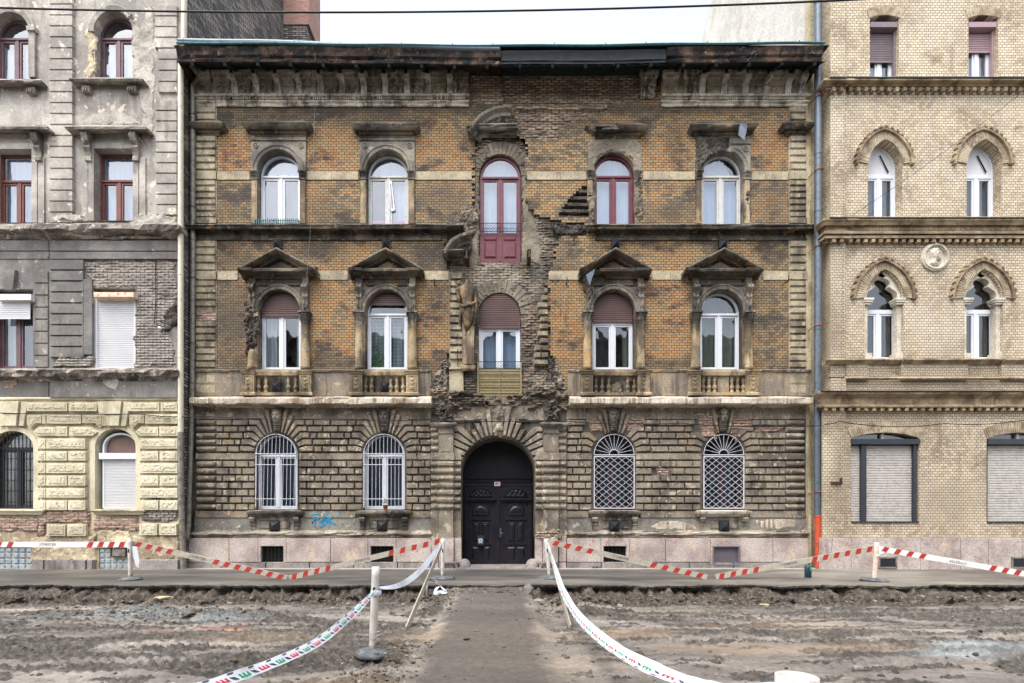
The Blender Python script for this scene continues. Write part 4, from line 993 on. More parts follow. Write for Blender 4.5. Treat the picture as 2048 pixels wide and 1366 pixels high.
# top floor: flat pilasters
for i, c in enumerate(CW):
    if c == 1001: continue
    if i in (0, 1):
        x0, x1, zs, zb = surround(c, 283, 347, 451, False)
        mb = MB(); mb.box(x0-.19, x1+.19, -.04, 0, PZ(283)+.003, PZ(266)); mb.cornice(x0-.2, x1+.2, [(0, PZ(285)), (.04, PZ(284)), (.045, PZ(282)), (0, PZ(281))], -.045, .006, ret=(.5, .5)); mb.build('window_frieze', M['trim'], B)
    elif i == 4:
        x0, x1, zs, zb = surround(c, 290, 347, 451, False, broken=1)
        mb = MB(); mb.box(PX(1458), x1+.19, -.04, 0, PZ(290), PZ(272)); mb.cornice(PX(1462), x1+.2, [(0, PZ(292)), (.04, PZ(291)), (.045, PZ(288)), (0, PZ(287))], -.045, .01, ret=(.5, .5)); mb.build('window_frieze', M['trim'], B)
    else: x0, x1, zs, zb, _ = top_open[i]
    for s_ in (-1, 1):
        if i == 3 and s_ > 0: continue
        xc = (x0 if s_ < 0 else x1)+s_*.095
        mb = MB()
        zlo = PZ(448) if not (i == 3) else PZ(392)
        mb.box(xc-.08, xc+.08, -.05, .0, zlo, PZ(361), 0, .004); mb.rb(xc-.055, xc+.055, zlo+.05, PZ(364), -.05, -.062, .01)
        if zlo < PZ(440): mb.box(xc-.09, xc+.09, -.065, 0, PZ(449), PZ(444))
        mb.build('pilaster', M['tan'], B)
        mb = MB(); capital(mb, xc, PZ(360), PZ(343), .1, -.0); mb.build('capital', M['trim'], B)
# first floor: half columns, consoles and triangular pediments
def column(xc, lower=True):
    z0, z1 = PZ(738, -.12), PZ(650, -.12); h = z1-z0
    mb = MB()
    mb.lathe((xc, -.06, z0), [(.15, 0), (.15, .03), (.165, .05), (.15, .08), (.128, .1), (.135, .12), (.13, .14), (.127, h*.4), (.116, h*.8), (.108, h*.97), (.118, h*.98), (.118, h)], 16)
    mb.build('column', M['tan'], B)
    mb = MB(); H0 = PZ(650, -.15); H1 = PZ(623, -.15); hh = H1-H0
    mb.lathe((xc, -.06, H0), [(.112, 0), (.125, .02), (.108, .05), (.112, hh*.5), (.16, hh*.86)], 20, 0, lambda a, z: 1+.13*math.cos(a*8+(0 if z < hh*.3 else math.pi))*(z > .05))
    for r, zz, n in ((.118, .06, 8), (.13, hh*.4, 8)):
        for k in range(n):
            a = 2*math.pi*(k+(.5 if zz > .1 else 0))/n
            if math.sin(a) > .5: continue
            ca, sa = math.cos(a), math.sin(a); secs = []
            for t, dr in ((0, 0), (.4, .012), (.75, .035), (1, .05), (.92, .065)):
                hw_ = .034*(1-.5*t); rr = r+dr; z = H0+zz+hh*.36*t
                secs.append([(xc+rr*ca-sa*hw_, -.06+rr*sa+ca*hw_, z), (xc+(rr+.012)*ca, -.06+(rr+.012)*sa, z), (xc+rr*ca+sa*hw_, -.06+rr*sa-ca*hw_, z)])
            mb.sweep(secs, 0, False)
    for s_ in (-1, 1): mb.tube([(xc+s_*(.13+.028*math.cos(t)), -.19, H1-.075+.034*math.sin(t)) for t in np.linspace(-1.5, 4, 9)], .014, 5)
    mb.box(xc-.175, xc+.175, -.23, 0, H1-.04, H1, 0, .004); mb.build('capital', M['trim'], B)
def console(xc):
    mb = MB(); zt1, z1 = PZ(556, -.1), PZ(622, -.1); h = zt1-z1
    mb.box(xc-.09, xc+.09, -.1, 0, PZ(570, -.1), zt1+.02)
    # scroll
    prof = []
    for t in np.linspace(0, 1, 20):
        prof.append((-.09-.13*math.exp(-((t-.22)/.16)**2)-.04*math.exp(-((t-.62)/.08)**2), PZ(566, -.1)-h*.68*t))
    prof = [(0, prof[0][1])]+prof+[(0, prof[-1][1])]
    for s_ in (-1, 1): mb.add([(xc+s_*.085, y, z) for y, z in prof], [tuple(range(len(prof)))])
    for q in range(3):
        xa, xb = xc-.085+.17*q/3, xc-.085+.17*(q+1)/3; o = -.018 if q != 1 else 0
        mb.sweep([[(xa, y+o, z) for y, z in prof], [(xb, y+o, z) for y, z in prof]], 0, False)
    for s_ in (-1, 1): mb.tube([(xc+s_*.093, -.1-.055*math.cos(t), PZ(577, -.1)+.055*math.sin(t)) for t in np.linspace(0, 6, 10)], .014, 5)
    mb.box(xc-.08, xc+.08, -.075, 0, PZ(623, -.1), PZ(605, -.1)); 
    for q in range(3): mb.box(xc-.07+.05*q, xc-.035+.05*q, -.095, -.076, PZ(614, -.1), PZ(602, -.1))
    mb.build('console', M['trim'], B)
def pediment(c, xl, xr, broken=0, dz=0):
    out = .42; o = lambda y, p=out: PZ(y+dz, -p); mb = MB()
    a, b = PX(xl, -out), PX(xr, -out); cx = (a+b)/2
    # entablature with broken-forward ends
    pr = [(0, o(558, .05)), (.1, o(557, .1)), (.12, o(552, .12)), (.2, o(549, .2)), (.22, o(545, .22)), (.34, o(542, .34)), (.36, o(537, .36)), (0, o(535, 0))]
    aa = a+(.55 if broken else 0)
    mb.cornice(aa+.36+.05, b-.36-.05, pr, 0, .012, .15, seed=c)
    for xe0, xe1 in ((a, a+.5), (b-.5, b)):
        if broken and xe0 == a: continue
        mb.cornice(xe0+out, xe1-out*.6, [(p*1.16, z+.004) for p, z in pr[:-1]]+[(0, pr[-1][1]+.012)], 0, .01, .12, ret=(1, .4), seed=c+3)
    za, zp = o(538), o(496)
    tymp = [(a+.38, za-.02), (b-.38, za-.02), (cx, zp-.24)]
    mb.prism(tymp, -.1, 0)
    prr = [(.02, -.14), (.16, -.13), (.17, -.075), (.3, -.06), (.4, -.03), (.42, .0), (.4, .035), (0, .05)]
    n = 12
    for s_ in (-1, 1):
        secs = []
        for i in range(n+1):
            t = i/n; xe = a if s_ < 0 else b
            if broken and s_ < 0 and t < .0: continue
            x = xe+(cx-xe)*t; z = za+(zp-za)*t
            wr = (.05 if broken and s_ < 0 and t < .55 else .008)
            secs.append([(x, -max(.01, p-wr*abs(n1(x*5, q, 0, seed=q+c))), z+v+wr*.5*n1(x*6, q, 3, seed=c)) for q, (p, v) in enumerate(prr)])
        mb.sweep(secs)
    mb.box(a+.5, b-.5, -.05, 0, PZ(575), o(558, .05)); mb.cornice(a+.48, b-.48, [(0, PZ(574)), (.05, PZ(573)), (.06, PZ(570)), (0, PZ(569))], -.046, .006, ret=(.3, .3), seed=2)
    mb.build('pediment', M['trimdark'], B)
for i, c in enumerate(CF):
    if c == 998: continue
    x0, x1, zs, zb = surround(c, 575, 625, 739, True, mat='trim')
    xl, xr = ((474, 630), (695, 846), (1160, 1305), (1372, 1528))[[0, 1, None, 2, 3][i]]
    pediment(c, xl, xr, 1 if i == 3 else 0)
    for s_ in (-1, 1):
        xc = (x0 if s_ < 0 else x1)+s_*.165
        if not (i == 3 and s_ < 0) and not (i == 0 and s_ < 0 and False): console(xc)
        mb = MB(); q = (x0 if s_ < 0 else x1)+s_*.06
        mb.box(q-.055, q+.05, -.04, 0, PZ(738), PZ(625), 0, .003); mb.box(q-.06, q+.06, -.09, 0, PZ(634), PZ(624)); mb.build('pilaster', M['tan'], B)
        if i == 0 and s_ < 0:
            mb = MB(); z0 = PZ(738, -.12); mb.lathe((xc, -.06, z0), [(.15, 0), (.15, .03), (.165, .05), (.15, .08), (.13, .12), (.128, .3), (.12, .48), (.07, .6)], 14, 0, lambda a, z: 1+(.12*math.sin(a*5) if z > .4 else 0)); mb.build('column', M['tan'], B, label='broken column stump left of the window')
        else: column(xc)
patch('broken_masonry', [(1162, 545), (1185, 540), (1186, 580), (1184, 610), (1176, 620), (1170, 590)], 'darkrubble', .05, .06, 0, seed=43)
mb = MB(); mb.prism([(PX(1172, -.35), PZ(550, -.35)), (PX(1190, -.35), PZ(538, -.35)), (PX(1188, -.35), PZ(545, -.35)), (PX(1179, -.35), PZ(572, -.35))], -.36, -.35, back=True); mb.build('torn_flashing', M['zinc'], B)
# balustrades with pedestals
for i, c in enumerate(CF):
    if c == 998: continue
    xl, xr = ((484, 622), (700, 836), (1162, 1300), (1378, 1518))[[0, 1, None, 2, 3][i]]
    Y = -.26
    for a in (xl, xr-24):
        mb = MB(); x0, x1 = PX(a, Y), PX(a+24, Y); z0, z1 = PZ(791, Y), PZ(741, Y)
        mb.box(x0, x1, Y, 0, z0, z1, 0, .002)
        mb.cornice(x0, x1, [(0, z1-.12), (.02, z1-.1), (.04, z1-.03), (.055, z1-.025), (.055, z1+.01), (0, z1+.02)], Y, .008, .1, ret=(1, 1), seed=a)
        mb.cornice(x0, x1, [(.05, z0), (.05, z0+.07), (.02, z0+.1), (0, z0+.11)], Y, .006, .1, ret=(1, 1), seed=a)
        mb.ring(rectp(x0+.05, x1-.05, z0+.14, z1-.14), rectp(x0+.075, x1-.075, z0+.165, z1-.165), Y-.012, Y+.01)
        cc = (x0+x1)/2
        relief(mb, rectp(x0+.085, x1-.085, z0+.18, z1-.18), Y+.004, lambda x, z, d: .012+.022*np.abs(np.sin(z*26))*np.exp(-((x-cc)/.05)**2)+.012*np.clip(np.cos((np.abs(x-cc)-.05)*60)*np.cos(z*50), 0, 1), .014)
        mb.build('pedestal', M['tan'], B)
    mb = MB(); x0, x1 = PX(xl+24, -.16), PX(xr-24, -.16)
    mb.cornice(x0+.004, x1-.004, [(0, PZ(752, -.16)), (.02, PZ(751, -.16)), (.03, PZ(744, -.16)), (.02, PZ(743, -.16)), (-.16, PZ(742, 0))], -.17, .012, .15, ret=(0, 0), seed=c)
    mb.box(x0+.004, x1-.004, -.19, 0, PZ(791, -.16), PZ(785, -.16))
    mb.build('balustrade_rail', M['tan'], B)
    mb = MB(); mb.box(x0+.004, x1-.004, -.01, .02, PZ(791, 0), PZ(742, 0)); mb.build('balustrade_back', M['trimdark'], B)
    pos = {0: [0, 1, 4, 5], 1: [0, 1, 4, 5, 6], 3: [0, 1, 2, 5, 6], 4: [0, 1, 2, 5, 6, 7]}[i]; nn = 8 if i == 4 else 7 if i in (1, 3) else 6
    zlo, zhi = PZ(785, -.13)+.0, PZ(752, -.16); h = zhi-zlo
    for k in pos:
        xc = x0+(x1-x0)*(k+.5)/nn; mb = MB()
        mb.lathe((xc, -.1, zlo), [(.06, 0), (.06, .05), (.035, .07), (.05, .1), (.072, h*.3), (.06, h*.42), (.03, h*.52), (.045, h*.56), (.03, h*.6), (.05, h*.72), (.052, h*.8), (.032, h*.88), (.055, h*.92), (.055, h)], 12)
        mb.build('baluster', M['tan'], B)
    if i == 4: mb = MB(); q = (x0+x1)/2; mb.box(q-.16, q+.16, -.13, -.011, zlo, zhi); mb.build('balustrade_pier', M['panel'], B)
    if i == 3: patch('broken_masonry', [(1222, 772), (1232, 764), (1240, 768), (1240, 786), (1222, 788)], 'plaster', .04, .03, -.02, seed=61)
def louvre_vent(px, py, s=9, Y=-.03, tall=1.0):
    mb = MB(); x, z = PX(px, Y), PZ(py, Y); w = s/66
    mb.box(x-w, x+w, Y-.02, 0, z-w*tall, z+w*tall)
    for k in range(6):
        q = w*(1-k/6.2); mb.rb(x-q*.9, x+q*.9, z-q*.9*tall, z+q*.9*tall, Y-.02-.022*k, Y-.02-.022*(k+1), .02)
    mb.build('vent_cowl', M['vent'], B)
for px, py in ((552, 774), (770, 774)): louvre_vent(px, py, 9, -.06)
for px in (555, 772, 1231, 1446):
    louvre_vent(px, 489, 8, -.06)
for px in (549, 764, 1228, 1448): louvre_vent(px, 1052, 10, -.07)
# stone ledge over the ground floor
mb = MB()
for a, b, s_ in ((PX(379, -.38), PX(862, -.38), (1, 0)), (PX(1140, -.38), PX(1627, -.38), (0, 1))):
    o = lambda y, p=.38: PZ(y, -p)
    mb.cornice(a+.38*s_[0], b-.38*s_[1], [(0, o(816, .06)), (.08, o(813, .1)), (.16, o(811, .16)), (.3, o(809.5, .3)), (.36, o(808)), (.38, o(806)), (.385, o(797)), (.37, o(795)), (0, o(792, .02))], 0, .022, .13, ret=s_, seed=71)
mb.build('stone_ledge', M['ledge'], B)

# ------------------------------------------------------------------ ground floor of the middle building
ROW = [(839, 850.5), (852, 863.5), (865, 876.5), (878.5, 889.5), (892, 903.5), (921.5, 934), (936, 948.5), (950.5, 962.5), (965, 977), (979, 991.5), (993.5, 1006), (1008, 1020)]
YR = -.085
def elbow(k): return [0, 51, 57, 62, 67, 71][5-k] if False else {0: 51, 1: 57, 2: 61, 3: 66, 4: 70}[k]
def fan(mb, cx, cy, r, joints, xm, top, kw, skip=()):
    """voussoirs that bend into the courses; joints: (height, offset, angle) from the springing up"""
    for s_ in (-1, 1):
        pt = lambda a, rr=r: (cx+s_*rr*math.cos(R(a)), cy-rr*math.sin(R(a)))
        for k in range(len(joints)-1):
            (h0, o0, a0), (h1, o1, a1) = joints[k], joints[k+1]
            if (s_, k) in skip: continue
            P = [pt(a0+.8), pt((a0+a1)/2), pt(a1-.8), (cx+s_*o1, cy-h1+.7), (cx+s_*xm[k], cy-h1+.7), (cx+s_*xm[k], cy-h0-.7), (cx+s_*o0, cy-h0-.7)]
            mb.rpoly([(PX(x, YR), PZ(y, YR)) for x, y in P], -.005, YR-.005, .024, 0, .003)
        # tall stones between the courses and the keystone
        for (a0, a1, tt) in top:
            if (s_, a0) in skip: continue
            t0 = (cy-tt); P = [pt(a0+.6), pt(a1-.6), (cx+s_*t0/math.tan(R(a1-.6)), tt), (cx+s_*t0/math.tan(R(a0+.6)), tt)]
            mb.rpoly([(PX(x, YR), PZ(y, YR)) for x, y in P], -.005, YR-.012, .024, 0, .003)
J = [(8, 42.5, 10), (21, 58, 21), (34, 53, 34), (47.5, 48, 46), (61, 42, 57), (73, 37, 66)]
J = [(8.2, 72, 8.2), (20.5, 56, 20.5), (34, 52, 34), (47.5, 47, 46), (60, 41, 57), (73, 35, 66)]
mb = MB()
for c in CG:
    sk = {1228: ((-1, 4), (-1, 3), (1, 4)), 1447: ((-1, 4), (-1, 3), (-1, 66), (1, 66), (1, 4))}.get(c, ())
    fan(mb, c, 911, 46, J, [74, 71, 66, 61, 56], [(66, 74, 829), (74, 81.5, 817)] if c < 1000 or c == 1228 else [(74, 81.5, 817)], 8, sk)
mb.build('window_voussoirs', M['rustic'], B)
bm_ = MB()
def course(mb, a, b, yt, yb2, w, ph, damage=()):
    """one row of bevelled blocks between px a and b"""
    if b-a < 6: return
    n = max(1, round((b-a)/w)); xs = [a+(b-a)*k/n for k in range(n+1)]
    if ph and n > 1:
        xs = [a]+[a+(b-a)*(k+.5)/n for k in range(n)]+[b]
    for p, q in zip(xs, xs[1:]):
        if any(d[0] < (p+q)/2 < d[1] and d[2] < (yt+yb2)/2 < d[3] for d in damage): continue
        mb.rb(PX(p+.5, YR), PX(q-.5, YR), PZ(yb2, YR), PZ(yt, YR), -.005, YR-random.uniform(0, .006), .021, 0, .003)
dmg = [(815, 870, 904, 922), (1170, 1200, 838, 864), (1255, 1290, 838, 850), (1395, 1420, 838, 876), (1475, 1505, 838, 876), (1515, 1560, 851, 864), (860, 870, 838, 850), (1310, 1345, 934, 950), (1385, 1402, 838, 862)]
for k, (yt, yb2) in enumerate(ROW):
    if k < 5:
        off = [56, 61, 66, 71, 74][k]+.5
        spans = [(431, 553-off), (553+off, 768-off), (768+off, 862), (1133, 1228-off), (1228+off, 1447-off), (1447+off, 1572)]
    else:
        spans = [(431, 510), (597, 725), (812, 862), (1133, 1184), (1272, 1402), (1491, 1572)]
    for i, (a, b) in enumerate(spans): course(bm_, a, b, yt, yb2, 31, (k+i) % 2, dmg)
    # rounded corner blocks
    for a, b in ((391, 430), (1573, 1611)):
        x0, x1 = PX(a, YR), PX(b, YR); z0, z1 = PZ(yb2, YR), PZ(yt, YR); h = z1-z0; secs = []
        for t in (0, .06, .94, 1):
            x = x0+(x1-x0)*t; e = .5 if t in (0, 1) else 1
            secs.append([(x, -.005, z0)]+[(x, -.012-.085*e*math.sin(math.pi*q/6)**.6+.006*n1(x*4, z0*9, q, seed=3), z0+h*q/6) for q in range(7)]+[(x, -.005, z1)])
        bm_.sweep(secs)
bm_.build('rusticated_blocks', M['rustic'], B)
mb = MB()                                             # flat course at springing height, and the strips above and below
for a, b in ((391, 510), (597, 725), (812, 862), (1133, 1184), (1272, 1402), (1491, 1611)):
    mb.rb(PX(a, -.06), PX(b, -.06), PZ(919, -.06), PZ(906, -.06), -.005, -.06, .01)
for a, b in ((391, 496), (605, 711), (820, 862), (1133, 1177), (1281, 1394), (1499, 1611)):
    mb.box(PX(a, -.05), PX(b, -.05), -.055, 0, PZ(1035, -.05), PZ(1022, -.05))
mb.build('plain_course', M['rustic'], B)
for pts, sd in (([(1254, 838), (1290, 838), (1288, 852), (1262, 868), (1248, 850)], 1), ([(1168, 838), (1202, 836), (1212, 862), (1184, 860)], 2), ([(1392, 826), (1424, 824), (1432, 876), (1406, 874), (1398, 852)], 3), ([(1462, 830), (1500, 838), (1502, 866), (1472, 880), (1462, 870)], 4),
                ([(1512, 850), (1568, 850), (1568, 864), (1512, 864)], 5), ([(814, 904), (870, 904), (868, 922), (818, 922)], 6), ([(1312, 932), (1348, 934), (1344, 950), (1316, 950)], 7), ([(778, 818), (815, 820), (816, 838), (790, 852), (778, 840)], 9)):
    patch('bare_brick_patch', pts, 'pinkbrick' if sd not in (6,) else 'rubble', .012, .02, -.004, seed=sd+90, brick=.025, jag=.05)
# plain strip under the rustication, base moulding
mb = MB()
for a, b in ((389, 862), (1133, 1612)): mb.box(PX(a, -.03), PX(b, -.03), -.03, 0, PZ(1062, -.03), PZ(1035.5, -.03))
mb.build('grey_base_strip', M['greyrender'], B)
for pts in ([(1298, 1052), (1320, 1042), (1350, 1038), (1375, 1044), (1392, 1054), (1392, 1060), (1298, 1058)], [(1502, 1044), (1540, 1038), (1590, 1040), (1590, 1056), (1520, 1056)], [(640, 1026), (642, 1030)][:0] or [(470, 1052), (480, 1050), (480, 1056), (470, 1057)]):
    patch('flaked_render', pts, 'ledge', .004, .006, -.03, seed=len(pts)+3, jag=.05)
mb = MB()
for a, b in ((384, 862), (1133, 1618)):
    o = lambda y, p=.12: PZ(y, -p)
    mb.cornice(PX(a, -.12)+.05, PX(b, -.12)-.05, [(0, o(1076, .1)), (.07, o(1075, .1)), (.06, o(1071.5)), (.09, o(1071)), (.13, o(1069.5)), (.14, o(1067)), (.12, o(1064.5)), (.07, o(1063.5)), (.06, o(1061)), (.0, o(1060, .03))], 0, .035, .11, ret=(.5, .5), seed=81)
mb.build('base_moulding', M['moulding'], B)
# pink granite plinth with cellar openings
mb = MB(); Y = -.14; cell = [(521, 567), (741, 787), (1207, 1253), (1425, 1478)]
for a, b in ((377, 862), (1133, 1617)):
    js = [a, 458, 516, 572, 661, 736, 792] if a < 900 else [a, 1202, 1259, 1331, 1421, 1480, 1546]
    js = sorted(set(js+[b]))
    for p, q in zip(js, js[1:]):
        win_ = [c for c in cell if p < (c[0]+c[1])/2 < q]
        x0, x1 = PX(p, Y)+.004, PX(q, Y)-.004
        if win_:
            c = win_[0]; zt_ = PZ(1092, Y); zb2 = PZ(1124 if c[0] != 1425 else 1131, Y)
            mb.box(x0, x1, Y, 0, zt_, PZ(1076, Y)); mb.box(x0, PX(c[0], Y), Y, 0, zb2, zt_-.003); mb.box(PX(c[1], Y), x1, Y, 0, zb2, zt_-.003)
        else: mb.rb(x0, x1, PZ(1124, Y), PZ(1076, Y), 0, Y, .006)
mb.build('granite_plinth', M['granite'], B)
mb = MB()
for a, b in ((373, 862), (1133, 1617)):
    js = [a]+list(range(a+70, b-40, 88))+[b]
    for p, q in zip(js, js[1:]):
        for u, v in ((p, q),):
            mb.rb(PX(u, -.17)+.003, PX(v, -.17)-.003, -.05, PZ(1124.5, -.17), 0, -.17, .015)
mb.build('base_course', M['granitegrey'], B)
for k, (a, b) in enumerate(cell):
    mb = MB(); x0, x1 = PX(a, -.14), PX(b, -.14); z0, z1 = PZ(1124, -.14), PZ(1092, -.14)
    if k < 3:
        for i in range(6): x = x0+(x1-x0)*(i+.5)/6; mb.box(x-.008, x+.008, -.06, -.045, z0, z1)
        for i in range(3): z = z0+(z1-z0)*(i+.5)/3; mb.box(x0, x1, -.045, -.035, z-.006, z+.006)
        mb.add([(x0, -.01, z0), (x1, -.01, z0), (x1, -.01, z1), (x0, -.01, z1)], [(0, 1, 2, 3)], 1)
        mb.build('cellar_grille', [M['iron'], M['black']], B)
    else:
        z0 = PZ(1131, -.18); mb.ring(rectp(x0, x1, z0, z1), rectp(x0+.03, x1-.03, z0+.03, z1-.03), -.19, -.02)
        for i in range(15): z = z0+.03+(z1-z0-.06)*(i+.5)/15; mb.obox((x0+.03, -.1, z), (x1-.03, -.1, z), .025, .05, (0, -.6, .8))
        mb.add([(x0, -.01, z0), (x1, -.01, z0), (x1, -.01, z1), (x0, -.01, z1)], [(0, 1, 2, 3)], 1)
        mb.build('louvred_grille', [plain('violet_grey_louvre', lin(104, 98, 106), .6), M['black']], B)
# sills with little consoles
for c, (a, b) in zip(CG, ((492, 604), (712, 822), (1178, 1282), (1394, 1503))):
    mb = MB(); o = lambda y, p=.2: PZ(y, -p)
    mb.cornice(PX(a, -.2)+.1, PX(b, -.2)-.1, [(0, o(1034, .05)), (.08, o(1033, .08)), (.1, o(1030, .1)), (.18, o(1027)), (.2, o(1022.5)), (0, o(1020, 0))], -.0, .012, .1, ret=(.6, .6), seed=c)
    mb.build('window_sill', M['ledge'] if c == 1447 else M['trim'], B)
    mb = MB(); mb.box(PX(a+14, -.05), PX(b-14, -.05), -.045, 0, PZ(1062, -.05), PZ(1034, -.05)); mb.ring(rectp(PX(a+26, -.05), PX(b-26, -.05), PZ(1056, -.05), PZ(1038, -.05)), rectp(PX(a+28, -.05), PX(b-28, -.05), PZ(1054, -.05), PZ(1040, -.05)), -.065, -.044)
    mb.build('apron_panel', M['trim'], B)
    for q in (a+12, b-12):
        mb = MB(); x = PX(q, -.12); z1 = PZ(1034, -.12); h = z1-PZ(1060, -.12)
        prof = [(0, z1), (-.15, z1), (-.17, z1-.05), (-.14, z1-.13), (-.08, z1-.2), (-.09, z1-.24), (-.06, z1-h*.7), (-.05, z1-h), (0, z1-h)]
        for s_ in (-1, 1): mb.add([(x+s_*.075, y, z) for y, z in prof], [tuple(range(len(prof)))])
        mb.sweep([[(x-.075, y, z) for y, z in prof], [(x+.075, y, z) for y, z in prof]], 0, False)
        for s_ in (-1, 1): mb.tube([(x+s_*.078, -.09-.05*math.cos(t), z1-.08+.05*math.sin(t)) for t in np.linspace(0, 5.5, 9)], .016, 5)
        mb.build('sill_console', M['trim'], B)
# carved heads on the keystones
def head(c, yt, yb2, w):
    mb = MB(); Y = -.1; x0, z0, z1 = PX(c, Y), PZ(yb2, Y), PZ(yt, Y); h = z1-z0; w = w/66
    mb.rpoly([(x0-w*.62, z0), (x0+w*.62, z0), (x0+w*1.05, z1), (x0-w*1.05, z1)], 0, -.1, .02)
    zc = z0+h*.62; rx, rz = w*.86, h*.36
    poly = [(x0+rx*math.cos(t)*(1 if math.sin(t) > -.2 else .82), zc+rz*math.sin(t)) for t in np.linspace(0, 2*math.pi, 28)[:-1]]
    def hf(x, z, d):
        u, v = (x-x0)/rx, (z-zc)/rz
        s = .11*np.sqrt(np.clip(1-u*u*.9-v*v*.8, 0, 1))
        g = lambda a, b, sa, sb: np.exp(-((u-a)/sa)**2-((v-b)/sb)**2)
        s = s+.055*g(0, -.02, .13, .24)+.02*g(0, -.14, .22, .08)             # nose
        s = s-.04*(g(-.36, .12, .17, .1)+g(.36, .12, .17, .1))+.016*(g(-.36, .1, .08, .05)+g(.36, .1, .08, .05))
        s = s+.03*(g(-.36, .27, .25, .07)+g(.36, .27, .25, .07))             # brows
        s = s-.035*g(0, -.33, .2, .055)+.02*(g(-.25, -.26, .2, .06)+g(.25, -.26, .2, .06))  # mouth, moustache
        hair = (np.abs(v) > .5)|(np.abs(u) > .7)
        return s+np.where(hair, .022*np.sin(u*22+4*np.sin(v*9))*np.cos(v*20), 0)+.02*g(0, .62, .8, .12)
    relief(mb, poly, Y, hf, .0125, smooth=True)
    for k in range(3):
        z = z0+h*(.04+.085*k); mb.lathe((x0, Y, z), [(.0, 0), (w*(.36+.1*k), .015), (w*(.42+.1*k), .04), (0, .065)], 8)
    mb.build('keystone_head', M['trim'], B)
for c in CG: head(c, 815, 862, 10)

# window rows of the middle building
def W(op, **k):
    x0, x1, zs, zb, rise = op; Yf = k.pop('Yf', .16)
    return window(B, x0+.02, x1-.02, zs, zb+.01, rise-.02, Yf, **k)
U = M['upvc']
W(top_open[0], frame=U, glassm=M['glasssky'], curtains=(('cwhite', .7, 1, -1, 1, .015), ('cgrey', 0, .7, -1, 1, .01)), label='white window with a pale fanlight and blue-grey mesh curtains')
w2 = W(top_open[1], frame=M['oldwhite'], glassm=M['glasssky'], curtains=(('cskyrefl', .7, 1, -1, 1, .01), ('cdark', 0, .7, -1, 0, .02), ('cwhite', 0, .7, .05, 1, .01)), label='white window with one dark pane and pink cloth along its foot')
mb = MB(); x0, x1, zs, zb, _ = top_open[1]; sheet(mb, (x0+x1)/2, lambda z: .56, zb+.07, zb+.26, lambda x, z: .235+.015*math.sin(x*9)+.02*math.sin(z*20)); mb.build('pink_cloth', M['cpink'], w2)
mb = MB(); mb.ring([((x0+x1)/2+.08, zb+.5), ((x0+x1)/2+.2, zb+.55), ((x0+x1)/2+.1, zs-.15), ((x0+x1)/2+.02, zs-.1)], [((x0+x1)/2+.1, zb+.58), ((x0+x1)/2+.15, zb+.62), ((x0+x1)/2+.08, zs-.25), ((x0+x1)/2+.05, zs-.2)], .13, .15); mb.build('open_sash', U, w2)
W(top_open[2], frame=M['burg'], glassm=M['glasssky'], t=.07, panel=.82, curtains=(('cskyrefl', .3, 1, -1, 1, .01),), label='tall burgundy double door high up with no balcony')
W(top_open[3], frame=M['burg'], glassm=M['glasssky'], t=.07, curtains=(('cskyrefl', 0, 1, -1, 1, .01),), label='burgundy framed window')
W(top_open[4], frame=M['oldwhite'], glassm=M['glasssky'], curtains=(('cskyrefl', 0, .7, -1, 1, .012), ('cwhite', .7, 1, -1, .6, .01)), label='window with flaking off-white paint')
G = M['glass']
W(fst_open[0], frame=U, glassm=G, shut=('shutbrown', PZ(628), 0), curtains=(('cwhite', 0, .72, -.95, -.35, .035), ('cwhite', 0, .72, .62, .95, .03)), label='white window under a brown half-closed roller shutter, white curtains drawn aside')
w2 = W(fst_open[1], frame=U, glassm=G, shut=('shutbrown', PZ(606), 0), curtains=(('clace', 0, .72, -.95, -.15, .02), ('clace', 0, .72, .1, .95, .02)), label='white window with lace curtains and a leafy plant inside')
mb = MB(); x0, x1, zs, zb, _ = fst_open[1]
for k in range(60):
    a = random.uniform(0, 6.28); cx = x0+.3+random.gauss(0, .14); cz = zb+.15+abs(random.gauss(0, .38)); l = random.uniform(.05, .1); y = .26+random.uniform(-.03, .02)
    mb.add([(cx-l*math.cos(a), y, cz-l*math.sin(a)), (cx+l*.3*math.sin(a), y-.01, cz-l*.3*math.cos(a)), (cx+l*math.cos(a), y+.01, cz+l*math.sin(a)), (cx-l*.3*math.sin(a), y, cz+l*.3*math.cos(a))], [(0, 1, 2, 3)])
pl_ = mb.build('potted_plant', M['leaf']); pl_['label'] = 'green leafy houseplant behind the panes of the lace curtained window'; pl_['category'] = 'plant'
W(fst_open[2], frame=U, glassm=M['glasssky'], t=.07, tz=PZ(652), curtains=(('cskyrefl', .0, 1, -1, 1, .01),), shut=('shutbrown', PZ(652), 0), tdec=False, label='white balcony door under a brown roller shutter, with no balcony left')
W(fst_open[3], frame=U, glassm=G, tz=PZ(643), shut=('shutbrown', PZ(640), 0), curtains=(('cdark', 0, .6, -1, -.1, .01), ('csheer', 0, .65, .55, 1, .02)), tdec=False, label='white window half covered by a brown roller shutter, dark inside')
W(fst_open[4], frame=U, glassm=G, curtains=(('csheer', 0, 1, -1, 1, .03),), label='white window without shutter, sheer olive curtains behind')
